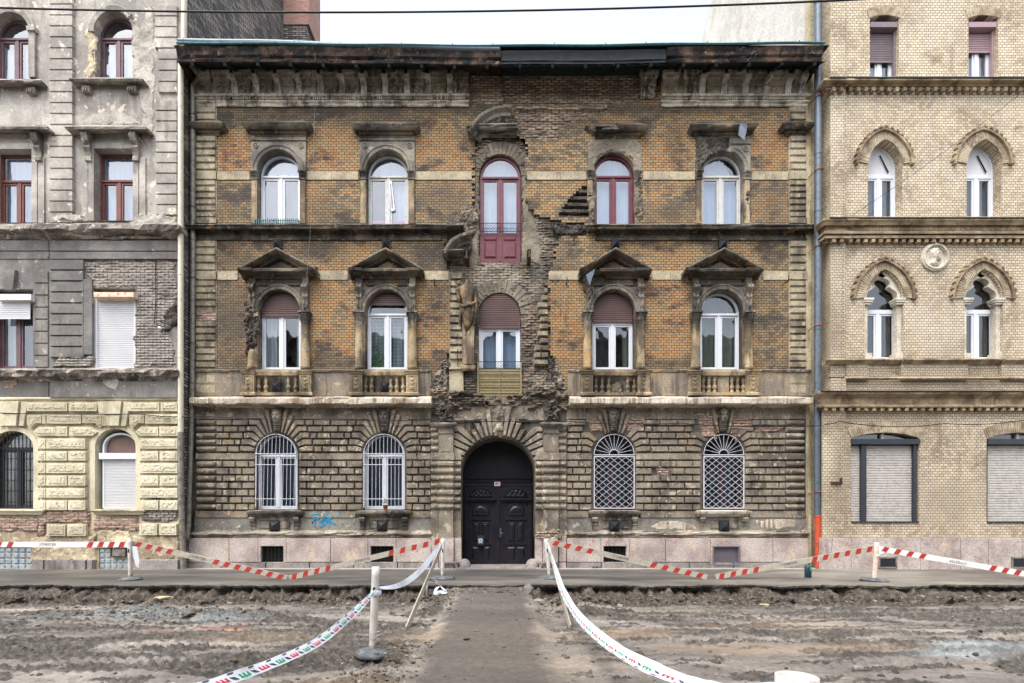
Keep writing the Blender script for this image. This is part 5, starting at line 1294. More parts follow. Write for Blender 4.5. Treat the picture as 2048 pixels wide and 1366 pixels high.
for k in (0, 1):
    w = W(gnd_open[k], frame=U, glassm=M['glassdark'], Yf=.14, t=.06, sasht=.04, curtains=(('cgrey', 0, 1, -1, 1, .01),), label='white window behind white upright bars')
    x0, x1, zs, zb, rise = gnd_open[k]; cx = (x0+x1)/2; mb = MB(); hw_ = halfw(x0+.03, x1-.03, zs, rise-.03)
    lean = -.02 if k == 0 else 0
    for i in range(11):
        x = x0+.06+(x1-x0-.12)*i/10; r = (x-cx)/((x1-x0)/2-.03); zt_ = zs+(rise-.03)*math.sqrt(max(0, 1-r*r))
        mb.tube([(x+lean, -.07, zb+.06), (x, -.05, zs+.1), (x, -.02, zt_)], .0065, 6)
    for z in (zb+.32, zs-.3, zs+.03): mb.box(x0+.02+lean*.5, x1-.02, -.08, -.068, z-.009, z+.009)
    arc = [(x0+.03, zb+.05)]+[(cx-((x1-x0)/2-.03)*math.cos(t), zs+(rise-.03)*math.sin(t)) for t in np.linspace(0, math.pi, 22)]+[(x1-.03, zb+.05)]
    mb.tube([(p[0], -.05, p[1]) for p in arc], .011, 6)
    mb.build('window_bars', M['whitemetal'], w)
for k in (2, 3):
    w = W(gnd_open[k], frame=M['darkplum'], glassm=M['glassdark'], Yf=.18, t=.07, curtains=(('cgrey', 0, .7, -.55, -.1, .03), ('cgrey', 0, .7, .2, .7, .03)), label='dark window behind a white diamond lattice grille with a sunburst top')
    x0, x1, zs, zb, rise = gnd_open[k]; x0 += .02; x1 -= .02; cx = (x0+x1)/2; mb = MB(); y = -.02; wd = x1-x0; z1 = zs-.04; z0 = zb+.03
    mb.ring(rectp(x0, x1, z0, z1), rectp(x0+.024, x1-.024, z0+.024, z1-.024), y-.015, y+.015)
    nx, nz = 5, 8; dx, dz = (wd-.06)/nx, (z1-z0-.06)/nz
    a0, b0 = x0+.03, z0+.03
    for s_ in (-1, 1):
        for j in range(-nz, nx+1):
            xs, zs_ = (a0+j*dx, b0); xe, ze = (a0+(j+nz)*dx, b0+nz*dz)
            t0 = max(0, (a0-xs)/(xe-xs)); t1 = min(1, (a0+nx*dx-xs)/(xe-xs))
            if t1-t0 < .02: continue
            p, q = (xs+(xe-xs)*t0, zs_+(ze-zs_)*t0), (xs+(xe-xs)*t1, zs_+(ze-zs_)*t1)
            if s_ < 0: p, q = (2*cx-p[0], p[1]), (2*cx-q[0], q[1])
            mb.obox((p[0], y+.006*s_, p[1]), (q[0], y+.006*s_, q[1]), ( .011), .009, (0, 1, 0))
    for i in range(1, 12):
        t = math.pi*i/12; rr = rise-.03
        mb.obox((cx+.14*math.cos(t), y, zs+.02+.14*math.sin(t)), (cx+(wd/2-.01)*math.cos(t), y, zs+(rr)*math.sin(t)), .010, .010, (0, 1, 0))
    mb.tube([(cx+.14*math.cos(t), y, zs+.02+.14*math.sin(t)) for t in np.linspace(0, math.pi, 12)], .01, 5)
    mb.tube([(cx+(wd/2-.01)*math.cos(t), y, zs+(rise-.03)*math.sin(t)) for t in np.linspace(0, math.pi, 24)], .012, 5)
    mb.box(x0+.02, x1-.02, y-.012, y+.012, zs-.01, zs+.012)
    mb.build('lattice_grille', M['whitemetal'], w)
# safety railings and matting of the middle doors
def railing(z0, z1, x0, x1, y, name='safety_rail'):
    mb = MB(); 
    for z in (z0, z1): mb.tube([(x0, y, z), (x1, y, z)], .01, 5)
    n = int((x1-x0)/.09)
    for k in range(-2, n+1):
        for s_ in (-1, 1):
            p = Vector((x0+k*.09, y, z0)); q = Vector((x0+k*.09+(z1-z0), y, z1))
            if s_ < 0: p.z, q.z = z1, z0
            t0 = max(0, (x0-p.x)/(q.x-p.x)); t1 = min(1, (x1-p.x)/(q.x-p.x))
            if t1 > t0+.03: a = p.lerp(q, t0); b = p.lerp(q, t1); mb.obox(a, b, .005, .005, (0, 1, 0))
    return mb.build(name, M['iron'], B)
railing(PZ(461), PZ(444), top_open[2][0]+.02, top_open[2][1]-.02, .06)
railing(PZ(736), PZ(723), fst_open[2][0], fst_open[2][1], .02)
mb = MB(); x0, x1 = fst_open[2][0]+.0, fst_open[2][1]-.0; z = PZ(800); i = 0
while z < PZ(739):
    zz = z+.042; mb.box(x0, x1, .03-.012*(i % 2)+.004*random.random(), .06, z, zz-.006); z = zz; i += 1
mb.box((x0+x1)/2-.01, (x0+x1)/2+.01, .0, .015, PZ(800), PZ(740)); mb.box(x0-.02, x0+.02, -.02, .06, PZ(801), PZ(724)); mb.box(x1-.02, x1+.02, -.02, .06, PZ(801), PZ(724))
for k in range(4): mb.tube([(x0, .012, PZ(750+12*k)), (x1, .012, PZ(750+12*k))], .006, 4)
mb.build('reed_screen', M['bamboo'], B)
mb = MB(); mb.box(x0+.02, x1-.02, .1, .14, PZ(799), PZ(738)); mb.build('door_panel', M['burg'], B)
# iron beams and hooks left from the balconies
for a, b, o, r in (((931, 500, .55), (935, 545, .0), 0, .05), ((1063, 498, .55), (1057, 543, .0), 0, .05)):
    mb = MB(); z = PZ(b[1]-22, -.0); x = PX(b[0], 0)
    mb.box(x-.03, x+.03, -.42, .08, z-.1, z+.1); mb.box(x-.055, x+.055, -.425, .08, z+.1, z+.12); mb.box(x-.055, x+.055, -.425, .08, z-.12, z-.1)
    mb.build('iron_beam', M['rust'], B)
def hook(px, py, l=.35, d=.2, tilt=.1):
    mb = MB(); x, z = PX(px), PZ(py)
    mb.tube([(x, .02, z-l*.3), (x+tilt*.3, -d, z-l*.3), (x+tilt*.4, -d, z+l*.5)], .014, 6); mb.tube([(x, 0, z-l*.3), (x+tilt, -d*.9, z+l*.3)], .01, 5); mb.build('iron_hook', M['rust'], B)
for a in ((917, 720, .6, .12, -.05), (1080, 712, .5, .12, .06), (834, 905, .5, .25, .08), (1158, 900, .5, .25, .12), (869, 567, .2, .1, .03), (1133, 565, .2, .12, .0), (1563, 567, .2, .25, .2), (1146, 478, .15, .08, .1), (916, 640, .3, .1, -.1)): hook(*a)

# quoins beside the middle doors, first floor
mb = MB()
for k in range(13):
    yt = 545+k*14.6
    if yt < 565: x0_, x1_ = 899, 926
    else: x0_, x1_ = 899, 926+random.uniform(-2, 2)
    if k == 12: continue
    mb.rb(PX(x0_, -.1), PX(x1_, -.1), PZ(yt+13.2, -.1), PZ(yt+.8, -.1), .0, -.12, .025, 0, .008)
mb.box(PX(899), PX(926), -.05, .09, PZ(800), PZ(545))
mb.box(PX(903, -.1), PX(926, -.1), -.1, 0, PZ(783, -.1), PZ(738, -.1), 0, .02); mb.box(PX(898, -.1), PX(930, -.1), -.16, 0, PZ(740, -.1), PZ(735, -.1), 0, .01)
for k in range(12):
    yt = 574+k*14.3; 
    if k in (11,): continue
    lo = 1066 if k > 7 else (1077 if k > 1 else 1084)
    mb.rb(PX(lo+random.uniform(-2, 4), -.08), PX(1097, -.08), PZ(yt+12.6, -.08), PZ(yt+.8, -.08), .06, -.1, .025, 0, .01)
mb.build('door_quoins', M['quoin'], B)
patch('volute', [(860, 790), (862, 765), (868, 745), (882, 735), (888, 722), (896, 718), (899, 730), (892, 745), (898, 752), (895, 780), (880, 795)], 'trim', .05, .07, .02, seed=201, res=.02)
patch('volute', [(1097, 720), (1108, 716), (1112, 730), (1120, 742), (1124, 760), (1128, 775), (1118, 782), (1112, 770), (1106, 760), (1100, 745)], 'trim', .05, .07, .02, seed=203, res=.02)
for s_, c in ((-1, 893), (1, 1104)):
    for q in (spiral(PX(c), PZ(730), .14, 1.6, s_), spiral(PX(c-8), PZ(755), .12, 1.5, -s_)): mb = MB(); mb.tube([(x, -.06, z) for x, z in q], .021, 6); mb.build('scroll', M['trim'], B)
def ledge_h(x, z, d): return .02+.09*np.clip(fbm(x*1.6, z*5, 0, 55, 5)+.2, 0, 1)+.04*np.clip(fbm(x*9, z*12, 0, 57, 4), -.3, 1)+brickh(x, z, .0792, .24, .05, .35, 9)*(fbm(x*1.2, z*2, 0, 59, 3) > -.2)
mb = MB(); relief(mb, [(PX(x), PZ(y)) for x, y in [(855, 785), (878, 776), (905, 780), (925, 786), (956, 792), (1000, 799), (1042, 794), (1075, 786), (1100, 778), (1130, 786), (1142, 800), (1138, 830), (1090, 822), (1040, 812), (998, 810), (960, 814), (905, 820), (862, 836), (868, 812)]], .0, ledge_h, .024, jag=.12, seed=7)
mb.build('broken_balcony_stump', M['rubble'], B)
for (a, b, y) in ((898, 944, 786), (1052, 1112, 784)):
    mb = MB(); relief(mb, [(PX(x), PZ(yy)) for x, yy in ((a, y), (b, y), (b-4, y+12), (a+6, y+13))], -.03, lambda x, z, d: .2*np.minimum(1, d/.05)+.06*fbm(x*6, z*12, 0, 5, 4), .022, jag=.07, seed=a); mb.build('broken_slab', M['darkrubble'], B)

# carved figure beside the first-floor door
mb = MB(); Y = -.17; cx = PX(936, Y); zt_ = PZ(566, Y)
Z_ = lambda y: PZ(y, Y); S = 1/66
def drape(a, z): return 1+.12*math.sin(a*7+z*9)+.08*math.sin(a*13-z*17)+.05*n1(a*3, z*9, 0, seed=5)
def torso(a, z):
    k = 1
    if math.sin(a) < 0 and z > Z_(612): k += .05*math.cos(a*2+math.pi)*0+.07*math.exp(-((z-Z_(588))/.12)**2)*abs(math.cos(a*1.0))*2*abs(math.sin(2*a))
    return k*(drape(a, z) if z < Z_(612) else 1+.06*n1(math.cos(a)*3, z*7, math.sin(a)*3, seed=6, oc=3))
rings = [(Z_(665), cx-.03, Y, .03, .04), (Z_(655), cx-.02, Y, .1, .1), (Z_(640), cx+.0, Y, .17, .15), (Z_(628), cx+.02, Y, .215, .18), (Z_(617), cx+.02, Y, .2, .17), (Z_(608), cx+.0, Y, .165, .14), (Z_(598), cx-.02, Y, .17, .15), (Z_(588), cx-.03, Y, .215, .17), (Z_(580), cx-.03, Y, .235, .165), (Z_(574), cx-.02, Y, .21, .14), (Z_(569), cx-.02, Y, .09, .09), (Z_(563), cx-.0, Y, .075, .08), (Z_(560), cx+.01, Y, .05, .05)]
mb.loft(rings, 30, 0, torso)
for s_ in (-1, 1):
    mb.tube([(cx-.02+s_*.2, Y, Z_(576)), (cx-.02+s_*.27, Y-.04, Z_(584)), (cx-.02+s_*.26, Y-.05, Z_(600)), (cx-.02+s_*.24, Y-.06, Z_(606))], [.075, .07, .055, .03], 9)
mb.tube([(cx-.24, Y-.03, Z_(610)), (cx-.1, Y-.16, Z_(618)), (cx+.1, Y-.17, Z_(614)), (cx+.26, Y-.05, Z_(604))], [.03, .05, .055, .03], 8)
mb.tube([(cx+.22, Y-.04, Z_(604)), (cx+.24, Y-.05, Z_(625)), (cx+.17, Y-.05, Z_(650))], [.05, .06, .02], 8)
mb.tube([(cx-.2, Y-.03, Z_(618)), (cx-.23, Y-.03, Z_(640)), (cx-.26, Y, Z_(652))], [.05, .05, .02], 8)
for k in range(7):
    a = -.2+.06*k; mb.tube([(cx+a, Y-.15, Z_(620)), (cx+a*.7+.02, Y-.15, Z_(636)), (cx+a*.3-.02, Y-.1, Z_(656))], [.018, .022, .01], 6)
st = mb.build('headless_statue', M['statue'], B); st['label'] = 'weathered ochre torso of a headless draped figure on a tapering pillar'
mb = MB(); 
mb.loft([(PZ(735, Y), cx+.0, -.06, .14, .14), (PZ(690, Y), cx, -.06, .17, .15), (PZ(650, Y), cx, -.06, .2, .17)], 4, 0, None)
mb.cornice(cx-.18, cx+.18, [(0, PZ(742, Y)), (.05, PZ(738, Y)), (.06, PZ(733, Y)), (0, PZ(731, Y))], -.18, .01, .1)
mb.box(cx-.17, cx+.17, -.18, .09, PZ(733, Y), PZ(640, Y), 0, .012); mb.box(cx-.12, cx+.12, -.2, -.18, PZ(728, Y), PZ(655, Y), 0, .008)
mb.build('tapering_pillar', M['tan'], B)
patch('broken_masonry', [(908, 562), (926, 560), (930, 600), (922, 612), (912, 600)], 'rubble', .06, .06, -.05, seed=77)

# gateway: voussoirs, rusticated pilasters, capitals
mb = MB()
JG = [(4, 100, 3), (16.5, 96, 12), (29, 92, 21), (42.5, 88, 30), (56, 84, 39), (69, 78, 48)]
fan(mb, 996, 948, 77, [(h, o_, a) for h, o_, a in [(3, 80, 2.3), (16, 96, 10.5), (28.5, 96, 18.5), (42, 92, 27), (56.5, 90, 36), (70, 86, 44.5), (83.5, 80, 51), (96, 72, 57)]], [92, 92, 91, 91, 91, 91, 91], [(57, 64, 858), (64, 71, 845), (71, 77.5, 838), (77.5, 84, 818)], 8)
x = lambda p: PX(p, -.1); z = lambda p: PZ(p, -.1)
relief(mb, [(x(987), z(872)), (x(1005), z(872)), (x(1010), z(812)), (x(982), z(812))], -.02, lambda x_, z_, d: .04+.05*fbm(x_*5, z_*5, 0, 88, 4), .022, jag=.03)
mb.build('gate_voussoirs', M['rustic'], B)
mb = MB()
for c0, c1, side in ((877, 906, 0), (1087, 1117, 1)):
    inner = (906, 922) if side == 0 else (1071, 1087); outer = (862, 877) if side == 0 else (1117, 1133)
    for k, (yt, yb2) in enumerate(ROW):
        for (a, b, dep) in ((c0-2, c1+2, .24), (inner[0], inner[1], .13), (outer[0]-1, outer[1], .15)):
            if dep == .24 and k < 5: continue
            if dep == .13 and k < 5: continue
            if k == 0 and dep == .15: continue
            X0, X1 = PX(a, -dep), PX(b, -dep); Z0, Z1 = PZ(yb2, -dep), PZ(yt, -dep); h = Z1-Z0; secs = []
            for t in (0, .05, .95, 1):
                xx = X0+(X1-X0)*t; e = .35 if t in (0, 1) else 1
                secs.append([(xx, -.005, Z0)]+[(xx, -dep+.07-.08*e*math.sin(math.pi*q/6)**.55+.008*n1(xx*5, Z0*9, q, seed=8), Z0+h*q/6) for q in range(7)]+[(xx, -.005, Z1)])
            mb.sweep(secs)
        if k == 5: pass
    for y0, y1 in ((905, 919),):
        for a, b, dep in ((c0-2, c1+2, .24), (inner[0], inner[1], .13), (outer[0], outer[1], .15)): mb.box(PX(a, -dep), PX(b, -dep), -dep+.02, 0, PZ(y1, -dep), PZ(y0, -dep), 0, .004)
    mb.box(PX(c0, -.2), PX(c1, -.2), -.19, 0, PZ(1076, -.2), PZ(865, -.2)); mb.box(PX(c0+3, -.2), PX(c1-3, -.2), -.205, -.191, PZ(903, -.2), PZ(869, -.2))
    mb.box(PX(outer[0], -.08), PX(outer[1], -.08), -.1, 0, PZ(1076, -.08), PZ(850, -.08)); mb.box(PX(inner[0], -.05), PX(inner[1], -.05), -.06, 0, PZ(1076, -.05), PZ(920, -.05))
mb.build('gate_pilasters', M['rustic'], B)
for c0, c1 in ((877, 906), (1087, 1117)):
    mb = MB(); o = lambda y, p=.3: PZ(y, -p)
    pr = [(0, o(868, .2)), (.02, o(867, .2)), (.02, o(864, .2)), (0, o(863, .2)), (0, o(857, .2)), (.05, o(855, .24)), (.1, o(851)), (.12, o(848)), (.12, o(845)), (0, o(844, .2))]
    mb.cornice(PX(c0, -.2), PX(c1, -.2), pr, -.2, .012, .1, seed=c0)
    so, si = (PX(862, -.1), PX(c0, -.1)) if c0 < 1000 else (PX(c1, -.1), PX(1133, -.1))
    mb.cornice(so, si, [(p*.8, z_+.003) for p, z_ in pr], -.1, .01, .1, seed=c0+1)
    mb.box(PX(c0+2, -.2), PX(c1-2, -.2), -.16, 0, PZ(845, -.2), PZ(812, -.2), 0, .015)
    mb.build('gate_capital', M['trim'], B)
for c in (892, 1102): patch('broken_corbel', [(c-14, 845), (c+14, 845), (c+12, 806), (c+4, 798), (c-8, 800), (c-12, 815)], 'darkrubble', .1, .12, -.12, seed=c)
mb = MB()
for a, b in ((906, 968), (1024, 1087)): mb.cornice(PX(a), PX(b), [(0, PZ(846)), (.04, PZ(845)), (.09, PZ(841)), (.09, PZ(838.5)), (0, PZ(838))], -.0, .02, .12, seed=a, ret=(0, 0))
mb.build('gate_moulding', M['trim'], B)
patch('broken_masonry', [(1074, 1062), (1122, 1060), (1124, 1076), (1072, 1076)], 'oldbrick', .0, .05, -.2, seed=66, brick=.04)
# granite foot of the gate, guard stones, shoe scrapers, threshold
mb = MB()
for a, b, dep in ((862, 877, .16), (877, 908, .27), (908, 923, .2), (1070, 1085, .2), (1085, 1117, .27), (1117, 1133, .16)):
    mb.rb(PX(a, -dep)+.002, PX(b, -dep)-.002, PZ(1124, -dep), PZ(1076, -dep), .0, -dep, .012); mb.rb(PX(a, -dep-.03)+.002, PX(b, -dep-.03)-.002, -.05, PZ(1124.5, -dep), 0, -dep-.03, .01)
mb.box(gate_open[0]-.02, gate_open[0]+.0, -.19, .7, .0, PZ(1076, -.1)); mb.box(gate_open[1], gate_open[1]+.02, -.19, .7, .0, PZ(1076, -.1))
mb.build('gate_plinth', M['granite'], B)
for c, s_ in ((924, 1), (1069, -1)):
    mb = MB(); mb.lathe((PX(c, -.3)+s_*.06, -.22, -.02), [(.2, 0), (.2, .1), (.175, .2), (.12, .27), (.05, .3), (0.001, .305)], 16); mb.build('guard_stone', M['granitegrey'], B)
    mb = MB(); q = PX(898 if s_ > 0 else 1096, -.36); mb.box(q-.3, q+.3, -.42, -.3, .16, .2); mb.box(q-.26, q-.2, -.4, -.32, -.02, .16); mb.box(q+.2, q+.26, -.4, -.32, -.02, .16); mb.build('boot_scraper', M['granitegrey'], B)
mb = MB(); mb.box(gate_open[0]+.001, gate_open[1]-.001, -.3, .9, -.05, .05); mb.box(gate_open[0]-.1, gate_open[1]+.1, -.62, -.3, -.05, .03); mb.build('threshold', M['granitegrey'], B)
# wooden gate
YD = .72; Gt = thing_part = None
mb = MB(); z = lambda y: PZ(y, YD); x = lambda p: PX(p, YD)
gx0, gx1 = gate_open[0]+.0, gate_open[1]-.0
op = [(p[0], p[1]) for p in arch(gx0, gx1, gate_open[2], .05, gate_open[4], 26)]
mb.prism(op, YD+.02, YD+.06)
for k in range(14):
    xx = gx0+(gx1-gx0)*(k+.5)/14; mb.box(xx-.006, xx+.006, YD+.012, YD+.019, z(955), gate_open[2]+gate_open[4]*.9*math.sqrt(max(0, 1-((xx-(gx0+gx1)/2)/((gx1-gx0)/2))**2)))
mb.cornice(gx0+.08, gx1-.08, [(0, z(966)), (.02, z(964)), (.03, z(960)), (.08, z(957)), (.08, z(955)), (0, z(953.5))], YD+.02, 0, ret=(0, 0))
mb.box(gx0, gx1, YD-.03, YD+.019, z(972.5), z(966.5))
gt = mb.build('gate', M['gate'], B, label='blue-black wooden double gate with carved panels')
for s_ in (-1, 1):
    mb = MB(); cx = x(996); a, b = (gx0+.06, cx-.03) if s_ < 0 else (cx+.03, gx1-.06)
    mb.box(a, b, YD-.02, YD+.018, .06, z(973)); mc = (a+b)/2+(.02 if s_ > 0 else 0)
    for q0, q1 in ((a, a+.1), (b-.1, b)): mb.box(q0, q1, YD-.045, YD-.021, .06, z(974))
    mb.box(a+.1, b-.1, YD-.04, YD-.021, .06, .24)
    # arched carved lunette with cornice
    aw = (b-a)/2-.1
    lun = [(mc-aw*math.cos(t), z(996)+.34*math.sin(t)) for t in np.linspace(0, math.pi, 16)]
    lui = [(mc-(aw-.06)*math.cos(t), z(996)+.03+.26*math.sin(t)) for t in np.linspace(0, math.pi, 16)]
    mb.ring(lun, lui, YD-.09, YD-.02, closed=False)
    mb.box(mc-aw-.08, mc+aw+.08, YD-.13, YD-.021, z(1000), z(996)); mb.box(mc-aw-.02, mc+aw+.02, YD-.09, YD-.021, z(1003), z(1000))
    relief(mb, lui+[(mc+aw-.06, z(996)), (mc-aw+.06, z(996))], YD-.02, lambda X_, Z_2, d: .02+.05*np.abs(np.sin(X_*22+3*np.sin(Z_2*30)))*np.clip(d/.04, 0, 1), .02, smooth=True)
    # framed panels
    pw = .27
    top = [(mc-pw, z(1032)), (mc+pw, z(1032)), (mc+pw, z(1018))]+[(mc+pw*math.cos(t), z(1018)+.22*math.sin(t)) for t in np.linspace(0, math.pi, 14)][1:-1]+[(mc-pw, z(1018))]
    mb.rpoly(top, YD-.021, YD-.05, .03); fan_ = [(mc+.2*math.cos(t), z(1026)+.22*math.sin(t)) for t in np.linspace(0, math.pi, 12)]
    mb.rpoly(fan_, YD-.05, YD-.075, .05)
    for q in (-1, 1): mb.lathe((mc+q*.33, YD-.03, z(1008)), [(.04, -.02), (.04, .02)], 10)
    mb.box(mc-.34, mc+.34, YD-.06, YD-.021, z(1040), z(1037))
    for q in (-1, 1):
        mb.rb(mc+q*.14-.11, mc+q*.14+.11, z(1082), z(1044), YD-.021, YD-.05, .03); mb.rb(mc+q*.14-.05, mc+q*.14+.05, z(1078), z(1048), YD-.05, YD-.065, .02)
        mb.rb(mc+q*.15-.12, mc+q*.15+.12, z(1120), z(1094), YD-.021, YD-.05, .04)
    mb.box(mc-.34, mc+.34, YD-.055, YD-.021, z(1089), z(1086))
    dl = mb.build('gate_leaf', M['gate'], gt)
    if s_ > 0:
        mb = MB(); mb.box(a+.0, a+.07, YD-.055, YD-.046, z(1074), z(1056)); mb.tube([(a+.035, YD-.06, z(1066)), (a+.035, YD-.11, z(1066)), (a+.12, YD-.11, z(1066))], .012, 6); mb.build('door_handle', M['zinc'], gt)
mb = MB(); mb.box(x(996)-.045, x(996)+.045, YD-.09, YD-.0, .06, z(973)); mb.build('meeting_rail', M['gate'], gt)
# number plate, letter box
mb = MB(); Yn = YD-.06; cx_, cz_ = PX(994.5, Yn), PZ(968, Yn)
mb.box(cx_-.095, cx_+.095, Yn-.01, Yn+.02, cz_-.065, cz_+.065)
pl = mb.build('number_plate', plain('dusty_pink_plate', lin(206, 186, 182), .5)); pl['label'] = 'small pale house number plate reading 80 above the gate'; pl['category'] = 'number plate'
def text(s, size, mat, loc, rot, parent=None, name='lettering', ext=.001, mirror=False):
    cu = bpy.data.curves.new(name, 'FONT'); cu.body = s; cu.size = size; cu.align_x = 'CENTER'; cu.align_y = 'CENTER'; cu.extrude = ext; cu.resolution_u = 3
    t = bpy.data.objects.new(name+'_src', cu); sc.collection.objects.link(t)
    bpy.context.view_layer.update()
    me = bpy.data.meshes.new_from_object(t.evaluated_get(bpy.context.evaluated_depsgraph_get())); bpy.data.objects.remove(t); me.materials.clear(); me.materials.append(mat); me.name = name
    o = bpy.data.objects.new(name, me); sc.collection.objects.link(o); o.location = loc; o.rotation_euler = rot
    if parent is not None: o.parent = parent
    return o
t = text('80', .12, M['black'], (cx_, Yn-.012, cz_), (R(90), 0, 0), pl, 'number'); t.data.transform(__import__('mathutils').Matrix.Scale(1.15, 4, (1, 0, 0)))
mb = MB(); Yn = YD-.12; a, b = PX(953.5, Yn), PX(969, Yn); z0, z1 = PZ(1091, Yn), PZ(1071, Yn)
mb.rb(a, b, z0, z1, Yn+.1, Yn, .012); mb.box(a+.03, b-.03, Yn-.004, Yn, z1-.06, z1-.045)
lb = mb.build('letter_box', plain('dark_brown_metal', lin(58, 44, 42), .5)); lb['label'] = 'small dark brown letter box with a sticker on the left gate leaf'; lb['category'] = 'letter box'
mb = MB(); mb.box(a+.05, b-.06, Yn-.006, Yn-.001, z0+.07, z1-.09); 
s1 = mb.build('sticker', plain('pale_sticker', lin(176, 200, 214), .5, c2=lin(60, 90, 130), sc_=14, thr=(.5, .55)), lb)

# cyan scrawl on the base strip
mb = MB(); Y = -.034
gz = lambda a: (340+a[0]/3.2518, 800+a[1]/3.2524)
strokes = [[(933, 738), (938, 780), (946, 826)], [(910, 752), (940, 742), (976, 741)], [(976, 741), (962, 770), (924, 800), (952, 778)], [(974, 742), (962, 788), (984, 792), (1006, 742)], [(1006, 742), (1000, 790), (984, 822), (992, 826), (1006, 800)],
           [(1030, 728), (1012, 762), (1004, 782), (1028, 772), (1018, 800), (1004, 820)], [(1032, 726), (1034, 780), (1040, 824)], [(1062, 752), (1036, 786), (1078, 812)], [(1062, 752), (1042, 782), (1082, 810)], [(1099, 726), (1104, 748), (1108, 768)], [(1118, 797), (1126, 807)]]
for s_ in strokes:
    P = [gz(p) for p in s_]; yy = Y if P[0][1] > 1035 else -.062
    for (p, q) in zip(P, P[1:]):
        mb.obox((PX(p[0]), -.06 if min(p[1], q[1]) < 1035.5 else -.036, PZ(p[1])), (PX(q[0]), -.06 if q[1] < 1035.5 else -.036, PZ(q[1])), .03, .008, (0, 0, 1)) if abs(p[1]-q[1]) < abs(p[0]-q[0])*2 else mb.obox((PX(p[0]), -.06, PZ(p[1])), (PX(q[0]), -.06 if q[1] < 1035.5 else -.036, PZ(q[1])), .03, .008, (1, 0, 0))
mb.build('graffiti', M['graffiti'], B)

# side strip walls and rainwater pipes
mb = MB(); mb.box(PX(1611), XR+.0, -.033, .0, 0, ZE+.3); mb.box(XR-.001, 9.6, .02, .3, 0, 19); mb.build('return_wall', M['cream'], B)
def pipe(pts, r, mat, name='drainpipe', rings=(), par=None, clip='rustclip', label=None):
    mb = MB(); mb.tube(pts, r, 12)
    for z in rings: 
        xx = np.interp(z, [p[2] for p in pts[::-1]], [p[0] for p in pts[::-1]]); yy = np.interp(z, [p[2] for p in pts[::-1]], [p[1] for p in pts[::-1]])
        mb.tube([(xx, yy, z-.025), (xx, yy, z+.025)], r*1.12, 12)
    o = mb.build(name, M[mat], par if par is not None else B); 
    if label: o['label'] = label
    return o
yy = -.12
dp = pipe([(PX(390, yy), -.6, PZ(112, -.5)), (PX(391, yy), -.45, PZ(128, -.4)), (PX(396, yy), -.22, PZ(148, -.15)), (PX(396, yy), yy, PZ(155, yy)), (PX(386.5, yy), yy, PZ(172, yy)), (PX(386, yy), yy, 9), (PX(384, yy), yy, 5), (PX(380, yy)+.02, yy-.12, 1.2), (PX(378, yy)+.02, yy-.14, .9)], .075, 'greypipe', rings=(13.2, 11.6, 9.9, 8.1, 6.3, 4.5, 2.9))
mb = MB()
for z in (PZ(237), PZ(420), PZ(560), PZ(690), PZ(1000)):
    mb.tube([(PX(386, yy)-.1, -.02, z), (PX(386, yy)-.09, -.2, z), (PX(386, yy)+.09, -.2, z), (PX(386, yy)+.1, -.02, z)], .012, 5)
mb.build('pipe_clamp', M['rust'], dp)

# potted plant and rail on sills, vent weeds
mb = MB(); zr, Y = PZ(452, -.34), -.3
x0, x1 = PX(509, Y), PX(596, Y); zb3 = PZ(449, -.28)
for k in range(21): xx = x0+(x1-x0)*k/20; mb.box(xx-.012, xx+.012, Y-.01, Y+.01, zb3, zb3+.16)
for h in (.03, .1): mb.box(x0-.02, x1+.02, Y+.011, Y+.025, zb3+h, zb3+h+.02)
for h in (.03, .1):
    for xx in (x0, x1): mb.box(xx-.01, xx+.01, Y+.026, Y+.3, zb3+h, zb3+h+.02)
rl = mb.build('window_box_rail', M['green']); rl['label'] = 'low teal picket rail along the sill of the leftmost top-floor window'; rl['category'] = 'rail'
mb = MB(); Y = -.16; px_, pz_ = PX(771, Y), PZ(1020, 0)+.008
fp = thing('flower_pot', (px_, Y, pz_), 'tiny terracotta pot with a green seedling on the barred window sill left of the gate', 'flower pot')
mb.lathe((px_, Y, pz_), [(.055, 0), (.075, .11), (.082, .11), (.082, .14), (.06, .14)], 12); mb.build('pot', M['terra'], fp)
mb = MB()
for k in range(16):
    a = random.uniform(0, 6.28); l = random.uniform(.04, .09); cx_, cz_ = px_+random.uniform(-.06, .06), pz_+.16+random.uniform(0, .1)
    mb.add([(cx_, Y, cz_), (cx_+l*math.cos(a)-.01, Y-.02, cz_+l*abs(math.sin(a))), (cx_+l*1.3*math.cos(a), Y, cz_+l*1.3*abs(math.sin(a))), (cx_+l*math.cos(a)+.02, Y+.02, cz_+l*.7*abs(math.sin(a)))], [(0, 1, 2, 3)])
mb.build('foliage', M['leaf'], fp)

# ------------------------------------------------------------------ left building
YL = -.45
lx = lambda p, y=0: PX(p, YL-y); lz = lambda p, y=0: PZ(p, YL-y)
L = thing('apartment_building', (-12, YL, 0), 'pale grey rendered apartment house with a yellow rusticated ground floor, left of the gateway house', 'building')
XLr = lx(364); XLl = -19.0
def AL(a, b, s, bot, top=None): return (lx(a), lx(b), lz(s), lz(bot), lz(top)-lz(s) if top else None)
lt = [AL(-16, 61, 66, 158, 27), AL(190, 266, 66, 156, 24)]
l2 = [(lx(-12), lx(66), lz(300), lz(447)), (lx(190), lx(268), lz(299), lz(443))]
l3 = [(lx(-14), lx(66), lz(578), lz(736)), (lx(187), lx(271), lz(577), lz(736))]
lg = [AL(-16, 69, 896, 1017, 862), AL(192, 273, 893, 1018, 858)]
lc = [lx(-6), lx(62), lz(1140), lz(1094)], [lx(196), lx(257), lz(1138), lz(1096)]
